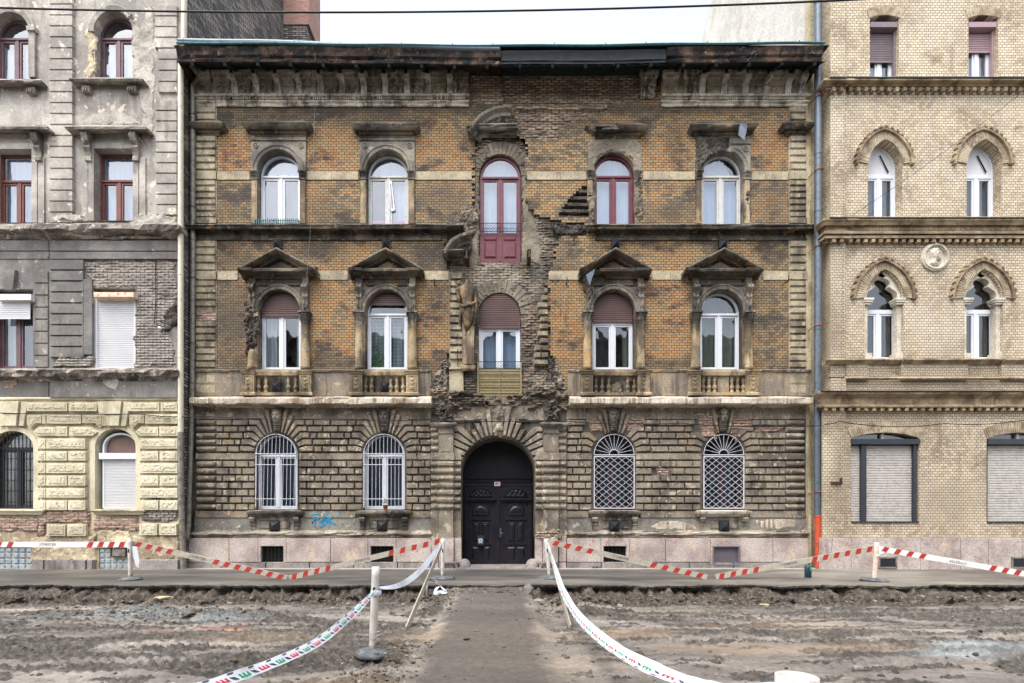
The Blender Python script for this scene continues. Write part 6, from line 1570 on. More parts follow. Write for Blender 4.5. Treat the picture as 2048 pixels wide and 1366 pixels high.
mb = MB(); mb.holes(rectp(XLl, XLr, lz(465), 24), [(arch(*o[:4], o[4]), .3) for o in lt]+[(rectp(o[0], o[1], o[3], o[2]), .3) for o in l2], YL, .3); mb.build('upper_wall', M['lrender'], L)
mb = MB(); mb.holes(rectp(XLl, XLr, lz(797), lz(465)), [(rectp(o[0], o[1], o[3], o[2]), .25) for o in l3], YL, .25); mb.build('middle_wall', M['lgrey'], L)
mb = MB(); mb.holes(rectp(XLl, XLr, lz(1022), lz(797)), [(arch(*o[:4], o[4]), .3) for o in lg], YL, .3); mb.build('ground_floor_wall', M['lyellow'], L)
mb = MB(); mb.holes(rectp(XLl, XLr, 0, lz(1022)), [(rectp(o[0], o[1], o[2], o[3]), .1) for o in lc], YL+.02, .1); mb.build('base_wall', M['lworn'], L)
mb = MB(); mb.box(XLl, XLr-.01, 3, 3.2, 0, 24)
mb.box(XLl, XLr-.02, YL+.35, 3, 4.6, 4.8); mb.box(XLl, XLr-.02, YL+.35, 3, 9.6, 9.8); mb.box(XLl, XLr-.02, YL+.35, 3, 18.9, 19); mb.build('inner_walls', M['lgrey'], L)
mb = MB(); zg = 26.0                                   # firewall towards the lower roof, with its sloping top behind
mb.add([(XLr, YL, 0), (XLr, 6.6, 0), (XLr, 6.6, zg), (XLr, YL, zg)], [(0, 1, 2, 3)]); mb.add([(XLr, 6.6, 0), (XLl, 6.6, 0), (XLl, 6.6, zg), (XLr, 6.6, zg)], [(0, 1, 2, 3)])
mb.build('firewall', M['gabledark'], L)
mb = MB(); mb.box(XLr-.3, XLr+1.0, 6.64, 7.9, 14, 22.9); mb.box(XLr-.35, XLr+1.1, 6.6, 8.0, 22.9, 26.5, 1)
mb.build('chimney', [M['gabledark'], M['chimney']], L)
def grooved(mb, a, b, y0, y1, pitch, out, bev=.012):
    n = round((y1-y0)/pitch)
    for k in range(n):
        mb.rb(lx(a, out), lx(b, out), lz(y0+(k+1)*(y1-y0)/n-.7, out), lz(y0+k*(y1-y0)/n+.7, out), YL+.01, YL-out, bev, 0, .003)
mb = MB(); grooved(mb, 98, 145, -14, 446, 21.6, .09); grooved(mb, 309, 354, 10, 96, 21.6, .07); grooved(mb, 316, 354, 96, 185, 21.6, .06); grooved(mb, 311, 354, 200, 430, 21.6, .07); grooved(mb, -110, -70, -14, 446, 21.6, .09)
mb.box(lx(98), lx(145), YL-.05, YL, lz(446), 24); mb.build('quoins', M['lrender'], L)
mb = MB(); grooved(mb, 99, 167, 518, 715, 22, .07, .014)
for a, b in ((99, 354), (-300, 97)):
    o = .09 if a == 99 else .03
    mb.box(lx(a, o), lx(b, o), YL-o, YL, lz(501, o), lz(481, o)); mb.box(lx(a, o), lx(b, o), YL-o+.01, YL, lz(517, o), lz(503, o))
    mb.box(lx(a, o), lx(b, o), YL-o, YL, lz(795, o), lz(762, o))
grooved(mb, 68, 96, 542, 735, 24, .03); grooved(mb, -300, -20, 518, 735, 22, .05)
mb.box(lx(167), lx(187), YL-.06, YL, lz(710), lz(560)); mb.rpoly([(lx(10), lz(542)), (lx(36), lz(542)), (lx(31), lz(583)), (lx(14), lz(583))], YL, YL-.09, .01)
mb.build('grooved_render', M['lgrey'], L)
def lpatch(name, pts, mat, thick=.02, amp=.02, Y=YL, jag=.06, seed=0, brick=0, res=.028):
    mb = MB(); P = [(PX(x, Y), PZ(y, Y)) for x, y in pts]
    relief(mb, P, Y, lambda x, z, d: thick*np.minimum(1, d/.03)+amp*(fbm(x*4, z*4, 0, seed, 5)*.6+.3)+(brickh(x, z, .08, .24, brick, .2, seed) if brick else 0), res, jag=jag, seed=seed)
    return mb.build(name, M[mat], L)
lpatch('bare_brick_patch', [(168, 519), (352, 521), (354, 600), (330, 628), (345, 680), (354, 734), (272, 736), (272, 575), (187, 575), (186, 560), (168, 548)], 'lbrick', .01, .015, brick=.018, seed=2)
lpatch('bare_brick_patch', [(118, 716), (186, 712), (187, 735), (104, 736)], 'lbrick', .05, .02, brick=.02, seed=4)
lpatch('broken_masonry', [(322, 645), (330, 625), (345, 610), (362, 608), (363, 640), (350, 660), (332, 665)], 'darkrubble', .03, .12, seed=6)
lpatch('broken_masonry', [(172, 60), (188, 50), (192, 150), (172, 156), (178, 120)], 'lworn', .01, .04, seed=7)
lpatch('flaked_render', [(266, 40), (280, 60), (300, 10), (309, 30), (309, 200), (300, 280), (292, 282), (278, 262), (290, 230), (278, 200), (283, 160), (268, 150)], 'plasterlight', .008, .03, seed=8)
lpatch('flaked_render', [(146, 210), (160, 214), (170, 236), (200, 222), (270, 234), (280, 250), (152, 250), (146, 290)], 'plasterlight', .008, .02, seed=9)
lpatch('flaked_render', [(100, 432), (165, 430), (175, 446), (102, 448)], 'plasterlight', .1, .03, seed=10)
lpatch('flaked_render', [(285, 428), (354, 432), (356, 470), (270, 468), (255, 452)], 'plasterlight', .06, .05, seed=11)
lpatch('broken_masonry', [(2, 752), (30, 752), (38, 766), (28, 778), (10, 776)], 'pinkbrick', .03, .02, seed=12)
lpatch('flaked_render', [(212, 752), (240, 752), (245, 768), (236, 783), (218, 780), (211, 766)], 'plasterlight', .1, .02, seed=13)
mb = MB()                                              # cornices of the left building
def lcor(a, b, pr, wear=.014, ret=(0, 1), seed=0, mb_=None, Y=YL): (mb_ or mb).cornice(lx(a, .2), lx(b, .2), [(o, PZ(y, Y-o)) for o, y in pr], Y, wear, .12, ret=ret, seed=seed)
lcor(-300, 97, [(0, 479), (.04, 478), (.1, 472), (.12, 468), (.22, 462), (.3, 457), (.3, 449), (0, 447)], .09, (0, 0), 3)
lcor(98, 340, [(0, 479), (.1, 478), (.16, 472), (.18, 469), (.26, 463), (.36, 457), (.36, 448), (0, 446)], .1, (1, 1), 5)
mb.dents(lx(112), lx(222), lz(468), lz(460), YL-.1, YL-.25, .1, .055); mb.dents(lx(-100), lx(80), lz(468), lz(460), YL-.05, YL-.2, .1, .055)
lcor(-300, 97, [(0, 764), (.05, 762), (.08, 757), (.2, 752), (.26, 745), (.26, 740), (0, 737)], .1, (0, 0), 7)
lcor(98, 350, [(0, 764), (.08, 762), (.12, 757), (.24, 752), (.3, 745), (.3, 739), (0, 736)], .09, (1, .4), 9)
mb.build('string_course', M['lrendertrim'], L)
mb = MB(); lcor(-300, 357, [(0, 801), (.05, 800), (.07, 797), (.05, 795), (0, 794)], .01, (0, 0)); mb.build('yellow_moulding', M['lyellow'], L)
for a, b, y in ((152, 278, 157), (-60, 76, 160)):
    mb = MB(); lcor(a+8, b-8, [(0, y+14), (.06, y+12), (.14, y+9), (.24, y+5), (.28, y), (0, y-2)], .03, (1, 1), a); mb.build('window_sill', M['lrendertrim'], L)
    for q in (a+20, b-14):
        mb = MB(); mb.box(lx(q-8, .1), lx(q+8, .1), YL-.12, YL, lz(y+27, .1), lz(y+14, .1)); mb.dents(lx(q-8, .1), lx(q+8, .1), lz(y+26, .1), lz(y+20, .1), YL-.12, YL-.16, .06, .035); mb.build('sill_console', M['lrendertrim'], L)
for a, b in ((150, 286), (-60, 90)):
    mb = MB(); lcor(a+10, b-10, [(0, 268), (.1, 266), (.2, 262), (.32, 258), (.34, 253), (0, 250)], .03, (1, 1), a+2); mb.build('window_hood', M['lrendertrim'], L)
    for q in (a+22, b-18):
        mb = MB(); x = lx(q, .15)
        prof = [(0, 264), (-.22, 264), (-.26, 272), (-.2, 283), (-.12, 288), (-.16, 294), (-.1, 300), (-.07, 308), (-.1, 311), (-.1, 318), (0, 318)]
        pf = [(YL+y, lz(z, .15)) for y, z in prof]
        for s_ in (-1, 1): mb.add([(x+s_*.09, y, z) for y, z in pf], [tuple(range(len(pf)))])
        mb.sweep([[(x-.09, y, z) for y, z in pf], [(x+.09, y, z) for y, z in pf]], 0, False)
        mb.tube([(x-.1, YL-.17-.07*math.cos(t), lz(274, .15)+.07*math.sin(t)) for t in np.linspace(0, 6, 10)], .02, 5); mb.build('console', M['lrendertrim'], L)
for o in l2:
    mb = MB(); mb.ring(rectp(o[0]-.16, o[1]+.16, o[3]-.0, o[2]+.16), rectp(o[0], o[1], o[3]+.001, o[2]), YL-.05, YL); mb.box(o[0]-.36, o[0]-.18, YL-.04, YL, o[3], lz(316)); mb.box(o[1]+.18, o[1]+.36, YL-.04, YL, o[3], lz(316)); mb.build('window_surround', M['lrender'], L)
for k, o in enumerate(lt):
    x0, x1, zs, zb, rise = o; cx = (x0+x1)/2; mb = MB(); secs = []
    for i in range(19):
        t = math.pi*(i/18) if k == 0 else math.pi*(.22+.78*i/18)
        secs.append([(cx+((x1-x0)/2+q)*math.cos(t), YL-d, zs+(rise+q)*math.sin(t)) for q, d in ((0, -.02), (0, .06), (.07, .08), (.08, .05), (.14, .07), (.17, .06), (.18, -.01))])
    mb.sweep(secs); 
    if k == 0: mb.box(x1+.01, x1+.19, YL-.08, YL, zb, zs); mb.box(x1, x1+.24, YL-.14, YL, zs-.04, zs+.08)
    mb.build('archivolt', M['lrender'], L)
# pitted yellow blocks
rows = [(803, 822), (827, 847), (851, 871.5), (876, 897), (901, 921), (925, 946), (950, 971), (974.5, 995), (999, 1019.5)]
mb = MB(); Y = YL-.1
def pit(x0, x1, yt, yb2, cut=None):
    P = [(PX(x0, Y), PZ(yb2, Y)), (PX(x1, Y), PZ(yb2, Y)), (PX(x1, Y), PZ(yt, Y)), (PX(x0, Y), PZ(yt, Y))] if cut is None else [(PX(a, Y), PZ(b, Y)) for a, b in cut]
    mb.rpoly(P, YL, Y, .045, 0)
    inn = P
    relief(mb, inn, Y-.0, lambda x, z, d: np.where(d > .06, .012-.022*(fbm(x*16, z*16, 0, 5, 2) > .45), -.004), .02, edge=False, sink=0)
for k, (yt, yb2) in enumerate(rows):
    if k == 0: sp = [(53, 134), (137, 194), (255, 318), (321, 355), (-120, -24)]
    elif k == 1: sp = [(84, 92), (93, 162), (290, 355), (-120, -36)]
    elif k == 2: sp = [(112, 134), (318, 355), (-120, -36)]
    else: sp = [(74, 91), (92, 134), (136, 171), (279, 317), (319, 355), (-120, -30)] if k % 2 == 0 else [(74, 91), (92, 171), (279, 355), (-120, -30)]
    for a, b in sp: pit(a, b, yt, yb2)
for s_, c in ((-1, 232), (1, 232), (1, 27)):
    if s_ > 0: pit(0, 0, 0, 0, [(c+25, 847), (c+26, 828), (c+56, 828), (c+56, 847), (c+44, 847), (c+32, 858)]); pit(0, 0, 0, 0, [(c+36, 864), (c+50, 852), (c+84, 852), (c+84, 871), (c+46, 871)])
    else: pit(0, 0, 0, 0, [(c-25, 847), (c-26, 828), (c-68, 828), (c-68, 847), (c-42, 847), (c-32, 858)]); pit(0, 0, 0, 0, [(c-36, 864), (c-50, 852), (c-94, 852), (c-94, 871), (c-46, 871)])
for a, b, yt, yb2 in ((93, 130, 1047, 1072), (134, 171, 1047, 1072), (278, 314, 1046, 1070), (318, 353, 1046, 1070)): pit(a, b, yt, yb2)
mb.build('pitted_blocks', M['lyellow'], L)
mb = MB()
for c in (225, 20):
    mb.rpoly([(lx(c-19, .12), lz(802, .12)), (lx(c+19, .12), lz(802, .12)), (lx(c+13, .12), lz(852, .12)), (lx(c-12, .12), lz(852, .12))], YL, YL-.14, .01)
    for s_ in (-1, 1): mb.rpoly([(lx(c+s_*20, .12), lz(802, .12)), (lx(c+s_*34, .12), lz(802, .12)), (lx(c+s_*25, .12), lz(852, .12)), (lx(c+s_*14, .12), lz(852, .12))], YL, YL-.09, .01)
for o in lg:
    x0, x1, zs, zb, rise = o; mb.ring([(p[0], p[1]) for p in arch(x0-.14, x1+.14, zs, zb, rise+.14)], [(p[0], p[1]) for p in arch(x0, x1, zs, zb+.001, rise)], YL-.04, YL)
mb.build('yellow_keystones', M['lyellow'], L)
mb = MB()
for a, b in ((-60, 72), (186, 276)): lcor(a, b, [(0, 1030), (.06, 1029), (.08, 1025), (.14, 1022), (.14, 1019), (0, 1018)], .01, (1, 1), a)
mb.build('window_sill', M['lyellow'], L)
lpatch('bare_brick_patch', [(76, 1024), (178, 1022), (180, 1046), (92, 1047), (92, 1074), (76, 1072)], 'pinkbrick', .03, .02, brick=.02, seed=22)
lpatch('bare_brick_patch', [(-20, 1037), (75, 1036), (75, 1062), (-20, 1062)], 'pinkbrick', .02, .01, brick=.02, seed=23)
lpatch('bare_brick_patch', [(185, 1038), (276, 1034), (278, 1060), (186, 1058)], 'pinkbrick', .02, .03, seed=24, brick=.015)
lpatch('bare_brick_patch', [(281, 998), (355, 998), (355, 1043), (282, 1043)], 'lbrick', .03, .02, brick=.025, seed=25)
lpatch('worn_render', [(64, 1075), (194, 1072), (194, 1122), (64, 1122)], 'lworn', .02, .04, seed=26)
lpatch('worn_render', [(196, 1062), (260, 1060), (262, 1094), (196, 1094)], 'lworn', .03, .04, seed=27); lpatch('worn_render', [(262, 1074), (356, 1074), (356, 1120), (262, 1120)], 'lworn', .01, .02, seed=28)
mb = MB()
for a, b in ((64, 88), (89, 172), (174, 186), (270, 357)): mb.rb(lx(a, .1), lx(b, .1), -.05, lz(1119, .1), YL, YL-.12, .02)
mb.build('base_blocks', M['granitegrey'], L)
for o in lc:
    mb = MB(); x0, x1, z0, z1 = o; nx, nz = 5, 4
    for i in range(nx):
        for j in range(nz): mb.rb(x0+(x1-x0)*i/nx+.008, x0+(x1-x0)*(i+1)/nx-.008, z0+(z1-z0)*j/nz+.008, z0+(z1-z0)*(j+1)/nz-.008, YL+.08, YL+.04, .03)
    mb.box(x0, x1, YL+.07, YL+.09, z0, z1, 1); mb.build('glass_block_window', [M['gblock'], M['lrender']], L)
mb = MB(); mb.ring(rectp(lx(222), lx(253), lz(1114), lz(1095)), rectp(lx(224), lx(251), lz(1112), lz(1097)), YL-.03, YL); mb.box(lx(224), lx(251), YL-.01, YL+.02, lz(1112), lz(1097), 1); mb.build('hatch', [M['rust'], M['greypipe']], L)
def WL(o, **k):
    if len(o) == 5: return window(L, o[0]+.02, o[1]-.02, o[2], o[3]+.01, o[4]-.02, YL+k.pop('d', .2), **k)
    return window(L, o[0]+.01, o[1]-.01, o[2]-.01, o[3]+.01, 0, YL+k.pop('d', .2), arched=False, **k)
for o in lt: WL(o, frame=M['plumwood'], glassm=M['glasssky'], curtains=(('cwhite', 0, .66, -1, -.1, .03), ('cwhite', 0, .66, .1, 1, .03)), label='plum framed arched window with white curtains')
for o in l2: WL(o, frame=M['brownwood'], glassm=M['glasssky'], tz=o[2]-.8, curtains=(('cskyrefl', 0, 1, -1, 1, .02),), label='red-brown framed window with four lights')
w = WL(l3[0], frame=M['plumwood'], glassm=G, transom=False, curtains=(('cwhite', 0, .8, -.9, -.3, .03), ('cwhite', 0, .8, .5, .9, .03), ('cgrey', 0, .8, -.3, .5, .01)), label='window under a half-lowered white shutter')
mb = MB(); o = l3[0]; shutter(mb, (o[0]+o[1])/2, lambda z: (o[1]-o[0])/2-.05, lz(637), lz(600), YL-.02, .05); mb.build('roller_shutter', M['shutwhite'], w)
mb = MB(); mb.rb(lx(-6, .15), lx(64, .15), lz(602, .15), lz(586, .15), YL+.1, YL-.15, .03); mb.build('shutter_box', M['shutwhite'], w)
mb = MB(); o = l3[1]; mb.ring(rectp(o[0], o[1], o[3], o[2]-.2), rectp(o[0]+.08, o[1]-.08, o[3]+.02, o[2]-.24), YL+.04, YL+.2); w = mb.build('shuttered_window', U, L)
mb = MB(); shutter(mb, (o[0]+o[1])/2, lambda z: (o[1]-o[0])/2-.07, o[3]+.02, o[2]-.2, YL+.08, .055); mb.build('roller_shutter', M['shutwhite'], w)
mb = MB(); mb.rb(lx(187, .12), lx(272, .12), lz(597, .12), lz(583, .12), YL+.1, YL-.16, .035); mb.build('shutter_box', plain('rust_streaked_box', lin(214, 198, 178), .5, c2=lin(204, 130, 84), thr=(.5, .6)), w)
w = WL(lg[0], frame=M['anthra'], glassm=M['glass'], curtains=(('cgrey', 0, 1, -.9, -.2, .02), ('cgrey', 0, 1, .2, .9, .02)), label='dark arched window behind a rusty square grid')
mb = MB(); x0, x1, zs, zb, rise = lg[0]; hw_ = halfw(x0, x1, zs, rise)
for i in range(11):
    x = x0+(x1-x0)*(i+.5)/11; zt_ = zs+rise*math.sqrt(max(0, 1-((x-(x0+x1)/2)/((x1-x0)/2))**2)); mb.box(x-.009, x+.009, YL+.05, YL+.065, zb, zt_)
z = zb+.2
while z < zs+rise-.05: mb.box((x0+x1)/2-hw_(z), (x0+x1)/2+hw_(z), YL+.068, YL+.08, z-.008, z+.008); z += .32
mb.build('window_bars', M['iron'], w)
mb = MB(); x0, x1, zs, zb, rise = lg[1]; a = x0+.13
mb.ring(arch(a, x1, zs, zb+.02, rise-.1), arch(a+.05, x1-.05, zs, zb+.05, rise-.15), YL+.08, YL+.2); mb.box(a-.05, x1, YL+.0, YL+.12, lz(918), lz(906)); w = mb.build('shuttered_window', U, L)
mb = MB(); shutter(mb, (a+x1)/2, lambda z: (x1-a)/2-.05, zb+.03, lz(918), YL+.1, .045); mb.build('roller_shutter', M['shutwhite'], w)
mb = MB(); sheet(mb, (a+x1)/2, halfw(a, x1, zs, rise-.12), lz(908), zs+rise-.13, lambda x, z: YL+.17+.01*math.sin(x*9+z*7)); mb.build('cloth_blind', M['cbrown'], w)
Yp = -.56
pipe([(PX(369, Yp), Yp, 18.5), (PX(368, Yp), Yp, 15.2), (PX(361.5, Yp), Yp, 14.7), (PX(361.5, Yp), Yp, 4.0)], .075, 'creampipe', rings=(13.5, 11, 8.6, 6.2, 4.4), par=L)
pipe([(PX(361.5, Yp), Yp, 4.0), (PX(362, Yp), Yp, 2.4), (PX(367, Yp), Yp, .02)], .08, 'greypipe', name='drainpipe_foot', rings=(3.6, 2, .9), par=L)
mb = MB(); mb.tube([(lx(98), YL-.06, lz(516))]+[(lx(167+24*k), YL-.05, lz(515+2*math.sin(k))) for k in range(7)]+[(lx(313), YL-.05, lz(520)), (lx(314), YL-.05, lz(600)), (lx(311), YL-.05, lz(648)), (lx(322), YL-.05, lz(652))], .012, 6); mb.build('surface_cable', M['iron'], L)
mb = MB(); mb.lathe((lx(324), YL-.08, lz(659)-.05), [(.001, 0), (.06, .02), (.06, .09), (.001, .11)], 12); mb.build('junction_box', M['shutwhite'], L)

# ------------------------------------------------------------------ right building
YQ = -.45
rx = lambda p, y=0: PX(p, YQ-y); rz = lambda p, y=0: PZ(p, YQ-y)
Q = thing('apartment_building', (13, YQ, 0), 'cream brick apartment house with pointed-arch windows, right of the gateway house', 'building')
XQ = 9.69; XQr = 19.5
seg = lambda a, b, s, t, bot: [(rx(a), rz(bot)), (rx(b), rz(bot))]+segarch(rx(a), rx(b), rz(s), rz(t)-rz(s))
ogv = lambda a, b, s, t, bot: [(rx(a), rz(bot)), (rx(b), rz(bot))]+ogive(rx(a), rx(b), rz(s), rz(t)-rz(s))
qt = [(1740, 1798), (1937, 1996)]; q2 = [(1736, 1804), (1933, 2003)]; q3 = [(1730, 1807), (1929, 2006)]; qg = [(1702, 1838), (1973, 2112)]
H_ = [(seg(a, b, 38, 31, 153), .32) for a, b in qt]+[(ogv(a, b, 329, 280, 433), .34) for a, b in q2]+[(ogv(a, b, 606, 539, 717), .3) for a, b in q3]+[(seg(a, b, 877, 865, 1045), .22) for a, b in qg]
mb = MB(); mb.holes(rectp(XQ, XQr, rz(1076), 24), H_, YQ, .3)
mb.add([(XQ, YQ, 0), (XQ, 9.3, 0), (XQ, 9.3, 15.2), (XQ, YQ, 15.2)], [(0, 1, 2, 3)])
mb.add([(XQ, YQ, 15.2), (XQ, -.0, 15.2), (XQ, -.0, 24), (XQ, YQ, 24)], [(0, 1, 2, 3)])
mb.build('brick_wall', M['rbrick'], Q)
mb = MB(); mb.add([(XQ, 0, 15.2), (XQ, 9.3, 15.2), (XQ, 9.3, 24.5), (XQ, 6.4, 26.2), (XQ, 0, 26.2)], [(0, 1, 2, 3, 4)]); mb.box(XQ, XQ+.5, 9.301, 9.5, 15.2, 24.4); mb.build('gable_wall', M['palegable'], Q)
mb = MB(); mb.box(XQ+.01, XQr, 3, 3.2, 0, 24)
for z in (4.6, 9.7, 14.3, 18.9): mb.box(XQ+.02, XQr, YQ+.4, 3, z, z+.15)
mb.build('inner_walls', M['lgrey'], Q)
mb = MB(); mb.box(rx(1661, .08), rx(1692, .08), YQ-.08, YQ, rz(755), 24); mb.box(rx(1645, .05), rx(1692, .05), YQ-.05, YQ, rz(1076), rz(790)); mb.box(XQ-.02, rx(1692, .12), YQ-.12, YQ, rz(788, .1), rz(756, .1)); 
for a, b in ((1692, 1737), (1803, 1936), (2004, 2140)): mb.box(rx(a, .1), rx(b, .1), YQ-.1, YQ, rz(754, .1), rz(726, .1))
mb.build('brick_pilaster', M['rbrick'], Q)
def qcor(name, prof, cubes=None, mat='rtrim', blocks=True, breaks=((1661, 1694, .08), (1694, 2200, 0)), flash=None):
    mb = MB()
    for a, b, ex in breaks:
        mb.cornice(rx(a, .2+ex)+(.0 if ex == 0 else .1), rx(b, .2+ex)-(.1 if ex else 0), [(o+ex, PZ(y, YQ-o-ex)) for o, y in prof], YQ, .006, .2, ret=(1 if ex else 0, 1 if ex else 0), seed=a)
        if cubes:
            y0, y1, pitch, w, out = cubes; n = int((b-a)/pitch)
            for k in range(n):
                x = rx(a+(k+.5)*pitch, out+ex); mb.box(x-w/2, x+w/2, YQ-out-ex, YQ-.001, PZ(y1, YQ-out-ex), PZ(y0, YQ-out-ex), 0, .004)
    o = mb.build(name, M[mat], Q)
    if flash:
        mb = MB()
        for a, b, ex in breaks: mb.box(rx(a, flash[1]+ex)-.02*(ex > 0), rx(b, flash[1]+ex), YQ-flash[1]-ex-.03, YQ, PZ(flash[0], YQ-flash[1]-ex), PZ(flash[0], YQ-flash[1]-ex)+.02)
        mb.build('flashing', M['anthra'], Q)
qcor('dentil_cornice', [(0, 180), (.05, 179), (.06, 173), (.1, 172), (.12, 168), (.2, 163), (.24, 160), (.24, 157), (0, 156)], (173.5, 181, 15.5, .1, .13), flash=(156.5, .24))
qcor('dentil_cornice', [(0, 486), (.04, 485), (.05, 477), (.16, 476), (.17, 471), (.1, 470), (.1, 468), (.2, 467), (.21, 462), (.12, 461), (.12, 452), (.22, 450), (.26, 444), (.3, 440), (.3, 437), (0, 436)], (477.5, 484, 15.2, .1, .14), flash=(436.5, .3))
mb = MB()
for a, b in ((1694, 2200),):
    n = int((b-a)/3.6)
    for k in range(n): x = rx(a+(k+.5)*3.6, .15); mb.box(x-.018, x+.018, YQ-.16, YQ-.1, PZ(460.5, YQ-.15), PZ(451.5, YQ-.15))
mb.build('toothed_frieze', M['rtrim'], Q)
mb = MB()
for a, b, ex in ((1648, 1694, .1), (1694, 1737, .06), (1737, 1803, 0), (1803, 1936, .06), (1936, 2004, 0), (2004, 2200, .06)):
    mb.cornice(rx(a, .1), rx(b, .1), [(o+ex+.0, PZ(y, YQ-o-ex)) for o, y in ((0, 729), (.05, 728), (.1, 723), (.14, 720), (.14, 718), (0, 717))], YQ, .005, .2, ret=(0, 0), seed=a)
mb.build('sill_course', M['rtrim'], Q)
qcor('dentil_cornice', [(0, 822), (.03, 821), (.04, 815), (.14, 814.5), (.15, 811), (.08, 810), (.05, 809), (.05, 797), (.08, 795), (.14, 791), (.2, 788), (.22, 784), (0, 782)], (815, 821, 16.2, .1, .12), breaks=((1644, 2200, .03),), flash=(783, .22))
mb = MB(); mb.cornice(rx(1692, .1), rx(2200, .1), [(.0, rz(760, .1)), (.06, rz(757, .1)), (.02, rz(754, .1)), (0, rz(753, .1))], YQ-.08, .004, .3); mb.build('sloping_course', M['rtrim'], Q)
# arches
mb = MB()
for a, b in qt: 
    i = segarch(rx(a-2), rx(b+2), rz(37), rz(31)-rz(37)); i = [(p[0], p[1]) for p in i]
    wedges(mb, i, segarch(rx(a-7), rx(b+9), rz(20), rz(11)-rz(20)), 22, YQ-.02, YQ, .2)
for a, b in qg: wedges(mb, segarch(rx(a), rx(b), rz(876), rz(865)-rz(876)), segarch(rx(a-8), rx(b+8), rz(858), rz(842)-rz(858)), 34, YQ-.02, YQ, .2)
for (a, b, s, t, A_, B_, T_) in [(q[0], q[1], 329, 280, q[0]-22, q[1]+26, 252) for q in q2]+[(q[0], q[1], 606, 539, q[0]-22, q[1]+27, 515) for q in q3]:
    bot = s
    inn = ogive(rx(a), rx(b), rz(s), rz(t)-rz(s), 14); out = ogive(rx(A_+3), rx(B_-3), rz(s-4 if s < 400 else s-8), rz(T_+3)-rz(s-4 if s < 400 else s-8), 14)
    if s > 400: inn = ogive(rx(a), rx(b), rz(s-10), rz(t)-rz(s-10), 14)
    wedges(mb, inn, out, 40, YQ-.035, YQ, .2)
mb.build('arch_voussoirs', M['rvous'], Q)
for (A_, B_, s, T_) in [(q[0]-22, q[1]+26, 325, 252) for q in q2]+[(q[0]-22, q[1]+27, 596, 515) for q in q3]:
    mb = MB(); y = .12
    o = ogive(rx(A_, y), rx(B_, y), rz(s, y), rz(T_, y)-rz(s, y), 14); i = ogive(rx(A_+5, y), rx(B_-5, y), rz(s, y), rz(T_+5, y)-rz(s, y), 14)
    mb.ring(o, i, YQ-.1, YQ, closed=False)
    A1, B1 = resample(o, 34), resample(ogive(rx(A_-3, y), rx(B_+3, y), rz(s, y), rz(T_-3, y)-rz(s, y), 14), 34)
    for k in range(34):
        if k % 2: continue
        mb.prism([A1[k], A1[k+1], B1[k+1], B1[k]], YQ-.12, YQ)
    mb.build('hood_mould', M['rtrim'], Q)
# windows
def casement(par, x0, x1, z0, ztop_fn_poly, Yf, frame, mull=.36, tz=None, **k): pass
for n_, (a, b) in enumerate(qt):
    x0, x1 = rx(a)+.01, rx(b)-.01; z0, z1 = rz(153)+.01, rz(36)
    w = window(Q, x0+.0, x1-.0, z1-.0, z0, 0, YQ+.24, frame=U, glassm=M['glasssky'], arched=False, transom=False, curtains=(('cwhite', 0, .9, -1, 1, .02),), label='narrow white window under a brown roller shutter with a segmental brick head')
    mb = MB(); zc = rz(112 if n_ == 0 else 92); shutter(mb, (x0+x1)/2, lambda z: (x1-x0)/2-.05, zc, rz(56), YQ+.2, .05); mb.build('roller_shutter', M['shutplum' if n_ == 0 else 'shutpink'], w)
    mb = MB(); mb.rb(x0, x1, rz(54), rz(41), YQ+.25, YQ+.02, .02); mb.box(x0, x0+.05, YQ+.15, YQ+.2, z0, rz(54)); mb.box(x1-.05, x1, YQ+.12, YQ+.2, z0, rz(54)); mb.box(x0, x1, YQ+.22, YQ+.3, rz(54), rz(31)); mb.build('shutter_box', M['shutplum' if n_ == 0 else 'shutpink'], w)
